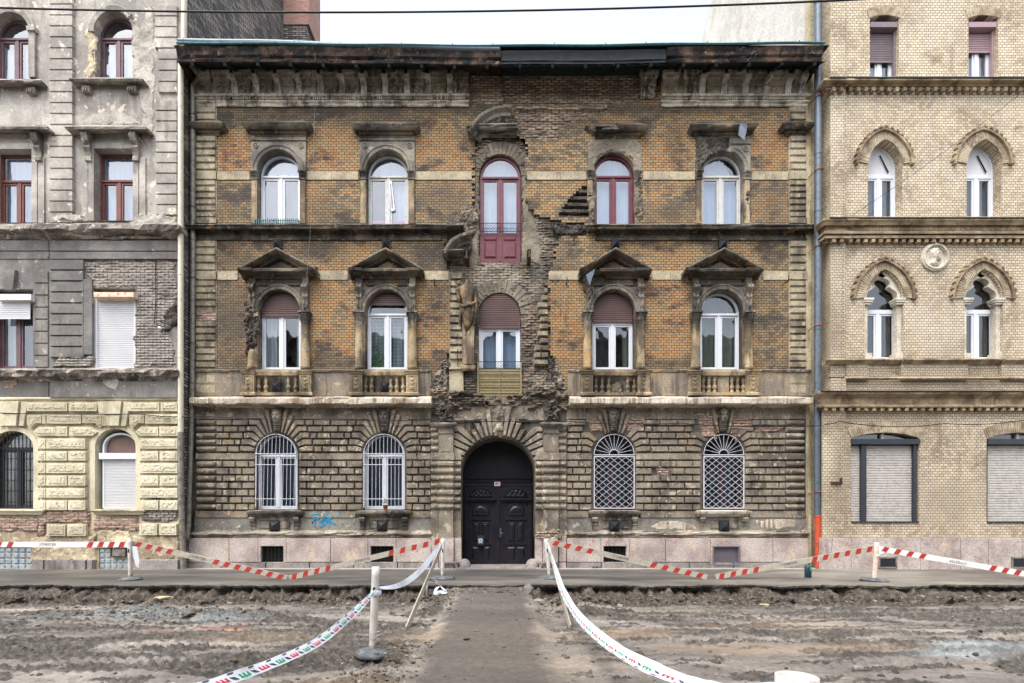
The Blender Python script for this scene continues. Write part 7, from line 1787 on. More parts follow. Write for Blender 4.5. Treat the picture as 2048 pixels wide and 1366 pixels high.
def ogwin(a, b, s, t, bot, n_, upper):
    x0, x1, zs, zb = rx(a), rx(b), rz(s), rz(bot)+.01; h = rz(t)-rz(s); Yf = YQ+.26; cx = (x0+x1)/2; mb = MB(); f = .065
    if not upper: zs = rz(s-10); h = rz(t)-zs
    o = [(x0, zb), (x1, zb)]+ogive(x0, x1, zs, h); i = [(x0+f, zb+f), (x1-f, zb+f)]+ogive(x0+f, x1-f, zs, h-f*1.5)
    mb.ring(o, i, Yf, Yf+.08); tz = rz(s+12 if upper else s+10); mb.box(x0+f, x1-f, Yf-.01, Yf+.06, tz-.07, tz+.05); mb.box(cx-.06, cx+.06, Yf-.006, Yf+.05, zb+f, tz-.07)
    for p, q in ((x0+f, cx-.06), (cx+.06, x1-f)): sash(mb, p+.003, q-.003, zb+f, tz-.073, .05, Yf+.01, Yf+.05)
    w = mb.build('window', U, Q, label='white pointed-arch window '+('with a papered-over head' if upper else 'in a carved stone lining'))
    g = MB(); op = [(x0+f*.5, zb+f*.5), (x1-f*.5, zb+f*.5)]+ogive(x0+f*.5, x1-f*.5, zs, h-f*.8)
    tri = geometry.tessellate_polygon([[Vector((p[0], p[1], 0)) for p in op]]); g.add([(p[0], Yf+.04, p[1]) for p in op], [tuple(t_) for t_ in tri]); g.build('pane', M['glassdark' if not upper else 'glass'], w)
    c = MB(); sheet(c, cx, lambda z: (x1-x0)/2-.03, zb, tz, wavy(Yf+.16, .03, 30, a)); c.build('curtain', M['cgrey' if upper else 'cdark'], w)
    if upper:
        g = MB(); pp = [(x0+f, tz+.05), (x1-f, tz+.05)]+ogive(x0+f, x1-f, zs, h-f*1.5); g.prism(pp, Yf+.02, Yf+.035); g.build('paper_cover', M['shutwhite'], w)
        g = MB(); g.obox((cx+.05, Yf+.012, zs+h*.62), (x1-.2, Yf+.012, tz+.12), .06, .006, (0, 1, 0)); 
        for k in range(9): 
            t_ = k/8; px_ = cx+.05+(x1-.25-cx)*t_; pz_ = zs+h*.62+(tz+.12-zs-h*.62)*t_; g.prism([(px_-.045, pz_-.06), (px_+.01, pz_-.01), (px_-.03, pz_+.0)], Yf+.008, Yf+.015)
        g.build('torn_gap', M['anthra'], w)
    else:
        # cusped stone lining
        g = MB(); inn = []
        O = [(x1+.0, zb), ]+ogive(x0, x1, zs, h, 12)+[(x0, zb)]
        I = []
        for (px_, pz_) in O:
            t_ = (pz_-zs)/h if pz_ > zs else 0
            wd = .13 if pz_ <= zs else .1+.16*math.exp(-((t_-.5)/.12)**2)+.1*(t_ > .9)
            I.append((px_+(wd if px_ < cx-.01 else -wd if px_ > cx+.01 else 0), pz_-(0 if pz_ <= zs else .12*t_)))
        I[len(I)//2] = (cx, zs+h-.2)
        g.ring(O, I, YQ+.08, YQ+.25, closed=False); 
        for s_ in (-1, 1):
            q = x0+.1 if s_ < 0 else x1-.1
            for zz, ww in ((zs-.12, .1), (zs-.06, .13), (zs, .15)): g.box(q-ww, q+ww, YQ+.1-ww*.9, YQ+.24, zz-.06, zz-.003)
            g.box(q-.13, q+.13, YQ+.02, YQ+.24, zb, zb+.16)
        g.build('stone_lining', M['rstone'], Q)
for n_, (a, b) in enumerate(q2): ogwin(a, b, 329, 280, 433, n_, True)
for n_, (a, b) in enumerate(q3): ogwin(a, b, 606, 539, 717, n_, False)
for n_, (a, b) in enumerate(qg):
    x0, x1 = rx(a)+.01, rx(b)-.01; z0, z1 = rz(1044), rz(876); cx = (x0+x1)/2
    mb = MB(); mb.rb(x0-.02, x1+.03, rz(890), rz(877), YQ+.2, YQ-.05, .02); sp = x0+.31
    for xx in ((sp, sp+.15), (x1-.13, x1-.04)) if n_ == 0 else ((x0, x0+.04),): mb.box(xx[0], xx[1], YQ+.02, YQ+.16, z0+.01, rz(890))
    mb.box(x0, x1, YQ-.03, YQ+.2, z0-.02, z0+.01); w = mb.build('shop_window', M['anthra'], Q, label='wide window closed by pale grey roller shutters under a dark box')
    mb = MB(); shutter(mb, cx, lambda z: (x1-x0)/2, z0+.012, rz(890), YQ+.12, .075, .018, False); mb.build('roller_shutter', M['shutgrey'], w)
    mb = MB(); p = [(x0, rz(878)), (x1, rz(878))]+segarch(x0, x1, rz(877), rz(866)-rz(877)); mb.prism(p, YQ+.18, YQ+.2); mb.build('pane', M['glassdark'], w); mb = MB(); mb.box(cx-.04, cx+.04, YQ+.1, YQ+.17, rz(878), rz(866)); mb.build('mullion', M['oldwhite'], w)
# medallion
mb = MB(); cx, cz, r = rx(1868), rz(515), .41
for r0, r1, d in ((r, r*.9, .06), (r*.9, r*.8, .09), (r*.8, r*.74, .05)):
    mb.ring([(cx+r0*math.cos(t), cz+r0*math.sin(t)) for t in np.linspace(0, 6.283, 33)[:-1]], [(cx+r1*math.cos(t), cz+r1*math.sin(t)) for t in np.linspace(0, 6.283, 33)[:-1]], YQ-d, YQ)
mb.prism([(cx+r*.76*math.cos(t), cz+r*.76*math.sin(t)) for t in np.linspace(0, 6.283, 33)[:-1]], YQ-.015, YQ)
sil = [(-.42, -.62), (-.2, -.68), (.1, -.66), (.4, -.6), (.22, -.42), (.12, -.3), (.2, -.24), (.34, -.3), (.42, -.16), (.38, -.04), (.46, .02), (.36, .16), (.4, .3), (.36, .46), (.2, .6), (0, .66), (-.2, .6), (-.36, .44), (-.42, .24), (-.36, .04), (-.3, -.12), (-.32, -.3), (-.5, -.42)]
P = [(cx+r*a*.98, cz+r*b) for a, b in sil]
def medh(x, z, d):
    u, v = (x-cx)/r, (z-cz)/r
    s = .09*np.sqrt(np.clip(d/.12, 0, 1))+.006
    hair = ((u < .05) & (v > -.1)) | (v > .42) | ((u > .12) & (v < -.05) & (v > -.35))
    s = s+np.where(hair, .02*np.sin(u*26+9*v)+.012, 0)-.04*np.exp(-((u-.25)/.07)**2-((v-.2)/.06)**2)+.02*np.exp(-((u-.02)/.07)**2-((v-.08)/.1)**2)
    return s+.015*np.where(v < -.42, np.sin(u*20+v*14), 0)
relief(mb, P, YQ-.012, medh, .0125, smooth=True); mb.build('portrait_medallion', M['rstone'], Q)
mb = MB(); Y = YQ-.1; js = [1642, 1703, 1772, 1841, 1921, 1977, 2045, 2110, 2180]
for p, q in zip(js, js[1:]):
    z0 = 0
    if p == 1703: mb.box(PX(p, Y)+.003, PX(q, Y)-.003, Y, YQ, PZ(1114, Y), PZ(1076, Y)); mb.box(PX(p, Y)+.003, PX(1757, Y), Y, YQ, 0, PZ(1114, Y)-.003); continue
    if p == 1772: mb.box(PX(p, Y)+.003, PX(q, Y)-.003, Y, YQ, PZ(1114, Y), PZ(1076, Y)); mb.box(PX(1794, Y), PX(q, Y)-.003, Y, YQ, 0, PZ(1114, Y)-.003); continue
    mb.rb(PX(p, Y)+.003, PX(q, Y)-.003, -.05, PZ(1076, Y), YQ, Y, .006)
mb.add([(PX(2180, Y)+.003, Y, 0), (XQr, Y, 0), (XQr, Y, PZ(1076, Y)), (PX(2180, Y)+.003, Y, PZ(1076, Y))], [(0, 1, 2, 3)])
mb.build('granite_plinth', M['granite'], Q)
mb = MB()
for a, b in ((1757, 1794), (2022, 2062)):
    o = Y-.03 if a > 2000 else Y-.012; mb.ring(rectp(PX(a, Y), PX(b, Y), .02, PZ(1114, Y)), rectp(PX(a+3, Y), PX(b-3, Y), .07, PZ(1117, Y)), o, Y+.05); mb.box(PX(a+3, Y), PX(b-3, Y), o+.01, Y+.06, .07, PZ(1117, Y), 1)
mb.build('plinth_vent', [M['greypipe'], M['vent']], Q)
yb = -.32; xb = PX(1636, yb)
bp = pipe([(xb+.0, yb, 18.5), (xb, yb, 10), (xb-.02, yb, 3), (xb, yb, 1.55)], .1, 'bluepipe', rings=(16.8, 14.1, 12.3, 10.6, 7.1, 5, 2.6), par=Q)
pipe([(xb+.01, yb, 1.58), (xb+.03, yb, .02)], .105, 'orange', name='drainpipe_foot', rings=(1.55, .78, .7, .3), par=Q)
mb = MB(); mb.tube([(xb+.08, yb-.02, .82), (xb+.14, yb-.16, .82)], .075, 12); mb.build('pipe_cap', M['orange'], Q)
mb = MB()
for z in (PZ(213), PZ(356), PZ(505), PZ(660), PZ(808), PZ(985)): mb.tube([(xb-.12, -.05, z-.03), (xb-.11, yb-.08, z-.01), (xb, yb-.13, z), (xb+.11, yb-.08, z+.01), (xb+.14, -.1, z+.01)], .014, 5)
mb.build('pipe_clamp', M['rustclip'], bp)
mb = MB(); mb.box(rx(1663, .1), rx(1684, .1), YQ-.12, YQ-.06, rz(967), rz(964)); mb.box(rx(1676), rx(1680), YQ-.1, YQ, rz(968), rz(956)); mb.build('wall_bracket', M['rust'], Q)

# ------------------------------------------------------------------ the building across the street (seen in the window panes)
O = thing('apartment_building', (0, -24, 0), 'pale house across the street, seen only reflected in the window panes', 'building')
mb = MB(); Yo = -23.0; ho = []
for c in range(-6, 7):
    for z in (1.6, 6.4, 11.2): ho.append(([(c*3.2-.6, z), (c*3.2-.6, z+2.4), (c*3.2+.6, z+2.4), (c*3.2+.6, z)], .3))
mb.holes(rectp(-22, 22, 0, 15.2), ho, Yo, -.3); 
for h, d in ho:
    mb.add([(p[0], Yo-.3, p[1]) for p in h], [(0, 1, 2, 3)], 1)
    n = 4; mb.add([(p[0], Yo, p[1]) for p in h]+[(p[0], Yo-.3, p[1]) for p in h], [(i, (i+1) % n, n+(i+1) % n, n+i) for i in range(n)])
mb.box(-22, 22, Yo-10, Yo-.31, 0, 15.0); mb.box(-22.3, 22.3, Yo-.2, Yo+.6, 15.0, 15.5)
for z in (5, 9.8): mb.box(-22, 22, Yo, Yo+.15, z, z+.3)
for c in range(-6, 7): mb.prism([(c*3.2-.9, 9.1), (c*3.2+.9, 9.1), (c*3.2, 9.7)], Yo+.2, Yo)
mb.build('facade', [M['lgrey'], M['vent']], O)

# ------------------------------------------------------------------ ground
def edge_y(x): return -4.22+.10*fbm(x*.9, 0, 0, 3, 3)+.07*fbm(x*4, 0, 0, 5, 3)-.10*np.clip((-x-6)/4, 0, 1)
xs = np.concatenate([np.arange(-19, -11.5, .2), np.arange(-11.5, 11.5, .026), np.arange(11.5, 19.2, .2)])
pathm = lambda x: np.clip((1.05-np.abs(x+.16))/.35, 0, 1)        # beaten path that bridges the trench
# profile rows from under the paving to the foreground: (distance in front of the edge, height)
rows_ = [(-.25, -.1), (.0, -.065)]+[(.0+.30*t**1.2*.9, -.065-.24*t) for t in np.linspace(.03, 1, 18)]+[(.30+.35*t, -.305-.05*t) for t in np.linspace(.06, 1, 12)]
u = .65; 
while u < 7.2: u += .026+.002*max(0, 0); rows_.append((u, -.355))
while u < 40: u += .5+u*.03; rows_.append((u, -.355))
RU = np.array([r[0] for r in rows_]); RZ = np.array([r[1] for r in rows_])
Xg, Ug = np.meshgrid(xs, RU); Zg = np.repeat(RZ[:, None], len(xs), 1); Yg = edge_y(Xg)-Ug
face = np.clip(Ug/.08, 0, 1)*np.clip((.75-Ug)/.25, 0, 1)
nz1 = fbm(Xg*1.6, Zg*4+Ug*3, 0, 71, 5); nz2 = fbm(Xg*7, Zg*14+Ug*9, 0, 73, 4)
nz3 = fbm(Xg*17, Zg*26+Ug*20, 0, 79, 3)
Yg = Yg-face*(.12*nz1+.08*nz2+.035*nz3)+face*.10*np.clip(np.sin(Ug*14), 0, 1)*0
undercut = np.exp(-((Ug-.08)/.07)**2)*(.08+.06*fbm(Xg*1.1, 0, 2, 75, 3)); Yg = Yg+undercut
Zg = Zg+face*(.06*nz2+.02*nz3+.05*nz1*np.clip(Ug/.3, 0, 1))
# rubble at the foot of the bank
Zg = Zg+np.exp(-((Ug-.5)/.22)**2)*(.07*np.clip(fbm(Xg*2.2, Yg*3, 0, 81, 5)+.15, 0, 2)+.03*np.clip(fbm(Xg*11, Yg*11, 0, 83, 3), 0, 1))
flat = np.clip((Ug-.6)/.3, 0, 1); near = 1-pathm(Xg)*.9
g1 = fbm(Xg*.35, Yg*.9, 0, 91, 4); g2 = fbm(Xg*1.3, Yg*4.5, 0, 93, 5); g3 = fbm(Xg*9, Yg*13, 0, 95, 4); g4 = fbm(Xg*22, Yg*26, 0, 99, 3)
crumb = 1-np.abs(fbm(Xg*5, Yg*8, 0, 96, 4)); crumb2 = 1-np.abs(fbm(Xg*15, Yg*20, 0, 98, 3))
C_ = np.clip((fbm(Xg*.45, Yg*1.7, 0, 97, 5)-.1)*2.6, 0, 1)+1.0*np.clip((fbm(Xg*1.4, Yg*6, 0, 103, 4)-.3)*5, 0, 1)
churn = np.clip(C_, 0, 1)*flat*near
Zg = Zg+flat*near*(.04*g1+.012*g2+.004*g3)
lumps = lambda c: c*(.06*(crumb-.6)+.045*(crumb2-.6)+.016*g4)
def rut(y0, x0, x1, w, amp, k, tread=.0, bend=0.0, lug=.17):       # a wheel rut along the street with lug marks
    global Zg, churn
    yc = y0+.12*np.sin(Xg*.35+k)+bend*Xg+.04*np.sin(Xg*1.3+k); d = (Yg-yc)/w
    m = np.clip((Xg-x0)/.6, 0, 1)*np.clip((x1-Xg)/.6, 0, 1)*near*flat*(.7+.3*np.clip(fbm(Xg*.8, Yg, 0, int(k*7)+5, 3)+.5, 0, 1))
    churn = np.maximum(churn, np.clip(m, 0, 1)*(.38*np.exp(-d**4)+(.5+.5*(d > 0))*np.exp(-((np.abs(d)-1.25)/.28)**2)))
    k_ = m*np.exp(-d**4)*.85; Zg = Zg*(1-k_)+(-.362)*k_
    Zg = Zg+m*(-amp*.3*np.exp(-d**4)+amp*(.25+1.1*(d > 0))*np.exp(-((np.abs(d)-1.25)/.25)**2)*(.8+.6*vnoise(Xg*5, Yg*5, 0, 7)))
    if tread: Zg = Zg+m*np.exp(-d**4)*tread*1.3*np.clip(np.sin(2*math.pi*(Xg+np.abs(Yg-yc)*1.3)/lug)*2.2, -1, 1)
rut(-5.7, -.2, 19, .13, .05, 1, .018); rut(-6.15, -1, 16, .15, .04, 2.2, .015)
rut(-7.95, .6, 9, .24, .06, 3.1, .026); rut(-8.5, 4, 12, .15, .03, 4, .016); rut(-9.2, 3.6, 9, .2, .03, 5, .02)
rut(-6.9, -11, -1.6, .15, .045, 6.3, .014, -.02); rut(-8.3, -8, -1.0, .24, .04, 7.7, .022, .03); rut(-7.5, -10, -1.2, .11, .03, 8.1, .014, -.015); rut(-9.2, -6, -1.3, .26, .03, 9, .022, .04)
rut(-6.4, 2.5, 12, .12, .03, 10, .016, .02); rut(-7.2, 2.2, 10, .1, .025, 11, .012, -.02)
# heaps: gravel on the left, spoil beside the path
for (hx, hy, rx_, ry_, a_) in ((-6.1, -6.15, 1.7, .32, .14), (-4.7, -6.35, .8, .22, .1), (-9.6, -6.9, 1.6, .3, .08), (-1.25, -5.35, .4, .5, .2), (1.35, -5.2, .45, .45, .16), (1.7, -5.9, .6, .35, .08), (-1.35, -9.3, .5, .55, .1), (-1.15, -6.1, .35, .4, .1), (6.9, -8.7, 1.2, .35, .05)):
    h = np.exp(-((Xg-hx)/rx_)**2-((Yg-hy)/ry_)**2); churn = np.maximum(churn, h*.9); Zg = Zg+h*a_*(1+.45*fbm(Xg*3, Yg*5, 0, 111, 4)+.25*g3)
# the path: a low causeway falling gently from the paving
pz = -.045-.30*np.clip(Ug/4.5, 0, 1)**.8+.012*fbm(Xg*1.5, Yg*1.5, 0, 121, 4)+.006*g3
pm = pathm(Xg+.08*fbm(Yg*1.2, 0, 0, 123, 3))*np.clip((Ug+.1)/.15, 0, 1)
sm = pm*pm*(3-2*pm); Zg = Zg*(1-sm)+pz*sm; Yg = np.where(Ug < .75, Yg*(1-sm)+(edge_y(Xg)-Ug)*sm, Yg)
bankm = np.clip((1.0-Ug)/.35, 0, 1)*(1-sm)
churn = np.clip(np.maximum(churn, bankm*.9)*(1-.9*sm), 0, 1)
Zg = Zg+lumps(churn)*np.clip(Ug/.2, 0, 1)
V = np.stack([Xg, Yg, Zg], -1).reshape(-1, 3); nr, nc = Xg.shape
idx = np.arange(nr*nc).reshape(nr, nc); Fq = np.stack([idx[:-1, :-1], idx[1:, :-1], idx[1:, 1:], idx[:-1, 1:]], -1).reshape(-1, 4)
def npmesh(name, V, Fq, mat, smooth=True):
    me = bpy.data.meshes.new(name); me.vertices.add(len(V)); me.vertices.foreach_set('co', V.astype(np.float32).ravel())
    me.loops.add(len(Fq)*4); me.loops.foreach_set('vertex_index', Fq.astype(np.int32).ravel()); me.polygons.add(len(Fq))
    me.polygons.foreach_set('loop_start', np.arange(0, len(Fq)*4, 4, dtype=np.int32)); me.polygons.foreach_set('loop_total', np.full(len(Fq), 4, np.int32))
    me.polygons.foreach_set('use_smooth', np.full(len(Fq), smooth)); me.materials.append(mat); me.update(calc_edges=True); me.validate()
    o = bpy.data.objects.new(name, me); sc.collection.objects.link(o); return o
gr = npmesh('road', V, Fq, M['ground'], True); gr['kind'] = 'structure'
at_c = gr.data.attributes.new('turned', 'FLOAT', 'POINT'); at_c.data.foreach_set('value', churn.astype(np.float32).ravel())   # where the soil is freshly turned
def gz_at(x, y):
    d = (Xg-x)**2+(Yg-y)**2; i = np.unravel_index(np.argmin(d), d.shape); return float(Zg[i])
mb = MB(); mb.add([(-150, -400, -.6), (150, -400, -.6), (150, 60, -.6), (-150, 60, -.6)], [(0, 1, 2, 3)]); g_ = mb.build('ground', M['ground']); g_['kind'] = 'structure'
mb = MB(); mb.box(-22, 22, -22.9, -19.3, -.6, 0.0); g_ = mb.build('pavement', M['asphalt']); g_['kind'] = 'structure'
# asphalt pavement with a ragged broken edge
xs2 = np.arange(-19, 19.3, .035); top = []; low = []; secs = []
for x in xs2:
    e = float(edge_y(x)); j = .05*n1(x*6, 0, 0, seed=31)+.03*n1(x*17, 0, 0, seed=33)
    yb0 = e-.06-j; th = -.055+.012*n1(x*9, 1, 0, seed=37); dz = -.02*max(0, n1(x*1.3, 2, 0, seed=39))
    secs.append([(x, .6, 0.0), (x, -2.0, 0), (x, yb0+.25, 0), (x, yb0+.03, dz*.5), (x, yb0, -.012+dz), (x, yb0+.015, th+dz), (x, yb0+.5, th+dz)])
mb = MB(); mb.sweep(secs, 0, False); pv = mb.build('pavement', M['asphalt']); pv['kind'] = 'structure'
mb = MB(); 
# loose clods and stones lying on the dirt: too many to count
rg = random.Random(11)
def clod(mb, x, y, z, s, sq=.6):
    vs = []; ph = [rg.uniform(.65, 1.2) for _ in range(14)]
    dirs = [(0, 0, 1), (0, 0, -1)]+[(math.cos(a), math.sin(a), .45) for a in np.linspace(0, 6.283, 7)[:-1]]+[(math.cos(a+.5), math.sin(a+.5), -.45) for a in np.linspace(0, 6.283, 7)[:-1]]
    for k, (dx, dy, dz) in enumerate(dirs): vs.append((x+s*dx*ph[k], y+s*dy*ph[k]*.8, z+s*dz*ph[k]*sq))
    fs = []
    for i in range(6):
        j = (i+1) % 6; fs += [(0, 2+i, 2+j), (2+i, 8+i, 2+j), (2+j, 8+i, 8+j), (1, 8+j, 8+i)]
    mb.add(vs, fs, 1 if rg.random() < .22 else 0)
pts = []
for _ in range(9000):
    t = rg.random(); x = rg.uniform(-11, 11)
    if t < .45: u_ = abs(rg.gauss(.45, .16)); 
    elif t < .6: x = rg.choice((-1.3, 1.35))+rg.gauss(0, .3); u_ = abs(rg.gauss(1.1, .5))
    elif t < .72: x = -6+rg.gauss(0, 1.3); u_ = 2.0+rg.gauss(0, .25)
    elif t < .8: x = -1.4+rg.gauss(0, .25); u_ = rg.uniform(4, 6.4)
    else: u_ = rg.uniform(.7, 6.5)
    if abs(x+.16) < .75 and rg.random() < .6: continue
    pts.append((x, float(edge_y(x))-u_, min(.075, .007+rg.expovariate(1/.009))))
xi = np.searchsorted(xs, [p[0] for p in pts]); 
for (x, y, s_), i in zip(pts, xi):
    i = min(i, len(xs)-1); k = np.argmin(np.abs(Yg[:, i]-y)); clod(mb, x, y, Zg[k, i]+s_*.2, s_)
cl = mb.build('rubble', [M['clod'], M['concrete']]); cl['kind'] = 'stuff'
# slabs of broken paving, single stones
def stone_thing(name, x, y, s, mat, label, sq=.6):
    mb = MB(); z = gz_at(x, y); clod(mb, x, y, z+s*.25, s, sq); o = mb.build(name, M[mat]); o['label'] = label; o['category'] = 'stone'
def at(px, py, d): return (px-CX)/F*d, d-D, H-(py-CY)/F*d
stone_thing('stone', at(1078, 1200, 10)[0], -5.25, .13, 'concrete', 'pale rounded stone lying by the right edge of the path', .5)
stone_thing('stone', at(1550, 1197, 10)[0], -5.1, .1, 'rvous', 'small tan brick lump at the foot of the bank on the right', .5)
stone_thing('stone', at(1250, 1205, 10)[0], -5.05, .06, 'concrete', 'little white stone at the foot of the bank, between the two leaning boards', .6)
stone_thing('asphalt_chunk', at(1058, 1170, 10.9)[0], -4.55, .16, 'granitegrey', 'dark upright chunk of asphalt at the broken kerb right of the path', 1.1)
stone_thing('stone', at(375, 1245, 9)[0], -6.45, .13, 'clod', 'flat dark slab lying on the grey gravel heap on the left', .35)
stone_thing('asphalt_chunk', at(320, 1172, 11)[0], -4.42, .2, 'lworn', 'pale broken slab edge jutting from the bank left of centre', .25)

# ------------------------------------------------------------------ barrier posts
def post(name, x, y, z0, h, label, tilt=(0, 0), mat='postwhite', r=.047, base=.26, group='delineator posts', holes=True, rot=0, bh=.08):
    t = thing(name, (x, y, z0), label, 'barrier post', group); t.rotation_euler = (R(tilt[0]), R(tilt[1]), 0)
    bpy.context.view_layer.update()
    mb = MB(); prof = [(r*1.0, bh), (r*.98, bh+.02), (r*.98, h*.5), (r*.98, h-.1), (r*.98, h), (r*.82, h), (r*.8, h-.2)]
    mb.lathe((0, 0, 0), prof, 18, 0, None, caps=False)
    a = mb.build('pole', M[mat]); a.parent = t
    mb = MB(); mb.lathe((0, 0, 0), [(base*.98, 0), (base, .02), (base*.97, bh*.45), (base*.72, bh*.85), (base*.34, bh), (r, bh*1.02)], 24, 0, lambda a_, z: 1+.03*math.cos(a_*6))
    for k in range(3): 
        a_ = k*2.1+rot; mb.box(base*.8*math.cos(a_)-.03, base*.8*math.cos(a_)+.03, base*.8*math.sin(a_)-.02, base*.8*math.sin(a_)+.02, bh*.3, bh*.8)
    b = mb.build('base', M['rubber']); b.parent = t
    if holes:
        mb = MB(); mb.box(-.014, .014, -r*.99-.002, -r*.6, h-.33, h-.24); c = mb.build('slot', M['black']); c.parent = a
    return t
def onpave(px, py): d = F*H/(py-CY); return (px-CX)/F*d, d-D
x, y = onpave(261, 1160); post('delineator_post', x, y, 0, .98, 'white barrier post on the pavement in front of the yellow ground floor', (0, -1), base=.25)
PL = onpave(885, 1158); post('delineator_post', PL[0], PL[1], 0, .97, 'white barrier post on the pavement left of the gate, draped with tape', (0, .5), base=.3)
PR = onpave(1099, 1157); post('delineator_post', PR[0], PR[1], 0, .97, 'white barrier post leaning left on the pavement right of the gate', (0, -5), base=.3)
x, y = onpave(1748, 1162); post('delineator_post', x, y, 0, .9, 'orange-stained barrier post on the pavement before the cream brick house', (0, 4), 'postorange', base=.29, holes=False)
PRR = (x, y)
PN = ((745-1000)/F*6.1, 6.1-D); zn = gz_at(PN[0], PN[1]); post('delineator_post', PN[0], PN[1], zn-.01, 1.06, 'nearest white barrier post, standing in the mud left of the path', (0, 2.2), base=.2, bh=.09, rot=1)
post('delineator_post', .94, 1.62-D, -.35, 1.215, 'white tubular post top cut off by the bottom edge of the picture', (0, 0), base=.2, r=.064, holes=False)

# ------------------------------------------------------------------ barrier boards
def board(p, q, label, clean=False, w=.13, t=.022, txt=.45, flip=False, red0=(0, .27, .73, 1), name='barrier_board', sides=True, slant=.06):
    p, q = Vector(p), Vector(q); L_ = (q-p).length; d = (q-p).normalized()
    from mathutils import Matrix
    up = Vector((0, 0, 1)); n = d.cross(up).normalized(); u = n.cross(d).normalized()
    if n.y > 0: pass
    mb = MB(); mb.box(0, L_, -t/2, t/2, -w/2, w/2, 0, .002)
    a0, a1, a2, a3 = red0
    for lo, hi, sg in ((a0*L_, a1*L_, 1), (a2*L_, a3*L_, 1)):
        if hi-lo < .05: continue
        n_ = max(1, int((hi-lo)/.255)); s0 = lo+.06
        for k in range(n_):
            x0 = s0+k*(hi-lo-.05)/n_
            for yy, f in ((-t/2-.003, 1), (t/2+.003, -1)): mb.add([(x0, yy, -w/2+.002), (x0+.12, yy, -w/2+.002), (x0+.12+slant, yy, w/2-.002), (x0+slant, yy, w/2-.002)], [(0, 1, 2, 3)], 1)
    o = mb.build(name, [M['boardclean' if clean else 'boardwhite'], M['boardred']])
    mat = Matrix(((d.x, -n.x, u.x, p.x), (d.y, -n.y, u.y, p.y), (d.z, -n.z, u.z, p.z), (0, 0, 0, 1))); o.matrix_world = mat
    o['label'] = label; o['category'] = 'barrier board'; o['group'] = 'barrier boards round the excavation'
    if txt:
        tt = text('ÚTMESTER', .085, M['ink'], (L_*txt, -t/2-.004, 0), (R(90), R(180) if flip else 0, 0), o, 'lettering', .0005)
    return o
def pv3(px, py, d): return ((px-CX)/F*d, d-D, H+(CY-py)/F*d)
dpost = 12.3
board(pv3(-60, 1089, 12.1), pv3(257, 1089, 12.15), 'clean red and white board running level out of the left edge of the picture', True, txt=.49, red0=(.0, .30, .72, 1))
board(pv3(265, 1086, 12.2), pv3(574, 1156, 12.3), 'board sloping down from the leftmost post to the pavement before the first cellar grille', txt=.42, red0=(0, .28, .5, 1))
board(pv3(577, 1156, 12.35), pv3(889, 1080, 12.35), 'board rising to the left-hand post beside the gate', txt=.47, red0=(0, .3, .62, 1))
board(pv3(1100, 1084, 12.3), pv3(1414, 1154, 12.3), 'board sloping down from the post right of the gate', txt=.45, red0=(0, .3, .62, 1))
board(pv3(1431, 1154, 12.35), pv3(1752, 1096, 12.2), 'board rising to the orange-stained post on the right', txt=.46, red0=(0, .3, .58, 1))
board(pv3(1757, 1097, 12.15), pv3(2075, 1152, 12.0), 'clean board sloping out of the right edge with upside-down lettering', True, txt=.5, flip=True, red0=(0, .33, .68, 1))
zl = gz_at((812-1000)/F*8.1, 8.1-D)
board(((812-1000)/F*8.1, 8.1-D, zl+.02), pv3(883, 1092, 12.2), 'board leaning edge-on from the mud up to the post left of the gate', txt=0, red0=(0, 0, 1, 1))
zr = gz_at((1141-1000)/F*8.2, 8.2-D)
board(((1141-1000)/F*8.2, 8.2-D, zr+.02), pv3(1096, 1092, 12.2), 'board leaning edge-on from the mud up to the post right of the gate', txt=0, red0=(0, 0, 1, 1))

# ------------------------------------------------------------------ barrier tape
def ribbon(pts, w, n=90):
    """pts: (x, y, z, roll in degrees, width scale); smooth ribbon"""
    P = np.array(pts, float); T = np.linspace(0, len(P)-1, n); out = []
    def cr(k, t):
        i = int(min(max(math.floor(t), 0), len(P)-2)); u = t-i
        p0, p1, p2, p3 = P[max(i-1, 0)][k], P[i][k], P[i+1][k], P[min(i+2, len(P)-1)][k]
        return .5*((2*p1)+(-p0+p2)*u+(2*p0-5*p1+4*p2-p3)*u*u+(-p0+3*p1-3*p2+p3)*u**3)
    C = [[cr(k, t) for k in range(5)] for t in T]
    for i, c in enumerate(C):
        p = Vector(c[:3]); a = Vector(C[max(i-1, 0)][:3]); b = Vector(C[min(i+1, n-1)][:3]); d = (b-a).normalized()
        s_ = d.cross(Vector((0, 0, 1)))
        s_ = s_.normalized() if s_.length > .01 else Vector((1, 0, 0)); u = s_.cross(d).normalized(); r = R(c[3]+14*n1(i*.11, c[0]*3, 0, seed=3, oc=3)); v = s_*math.cos(r)+u*math.sin(r)
        out.append((p, v, u*math.cos(r)-s_*math.sin(r), c[4]*w, d))
    return out
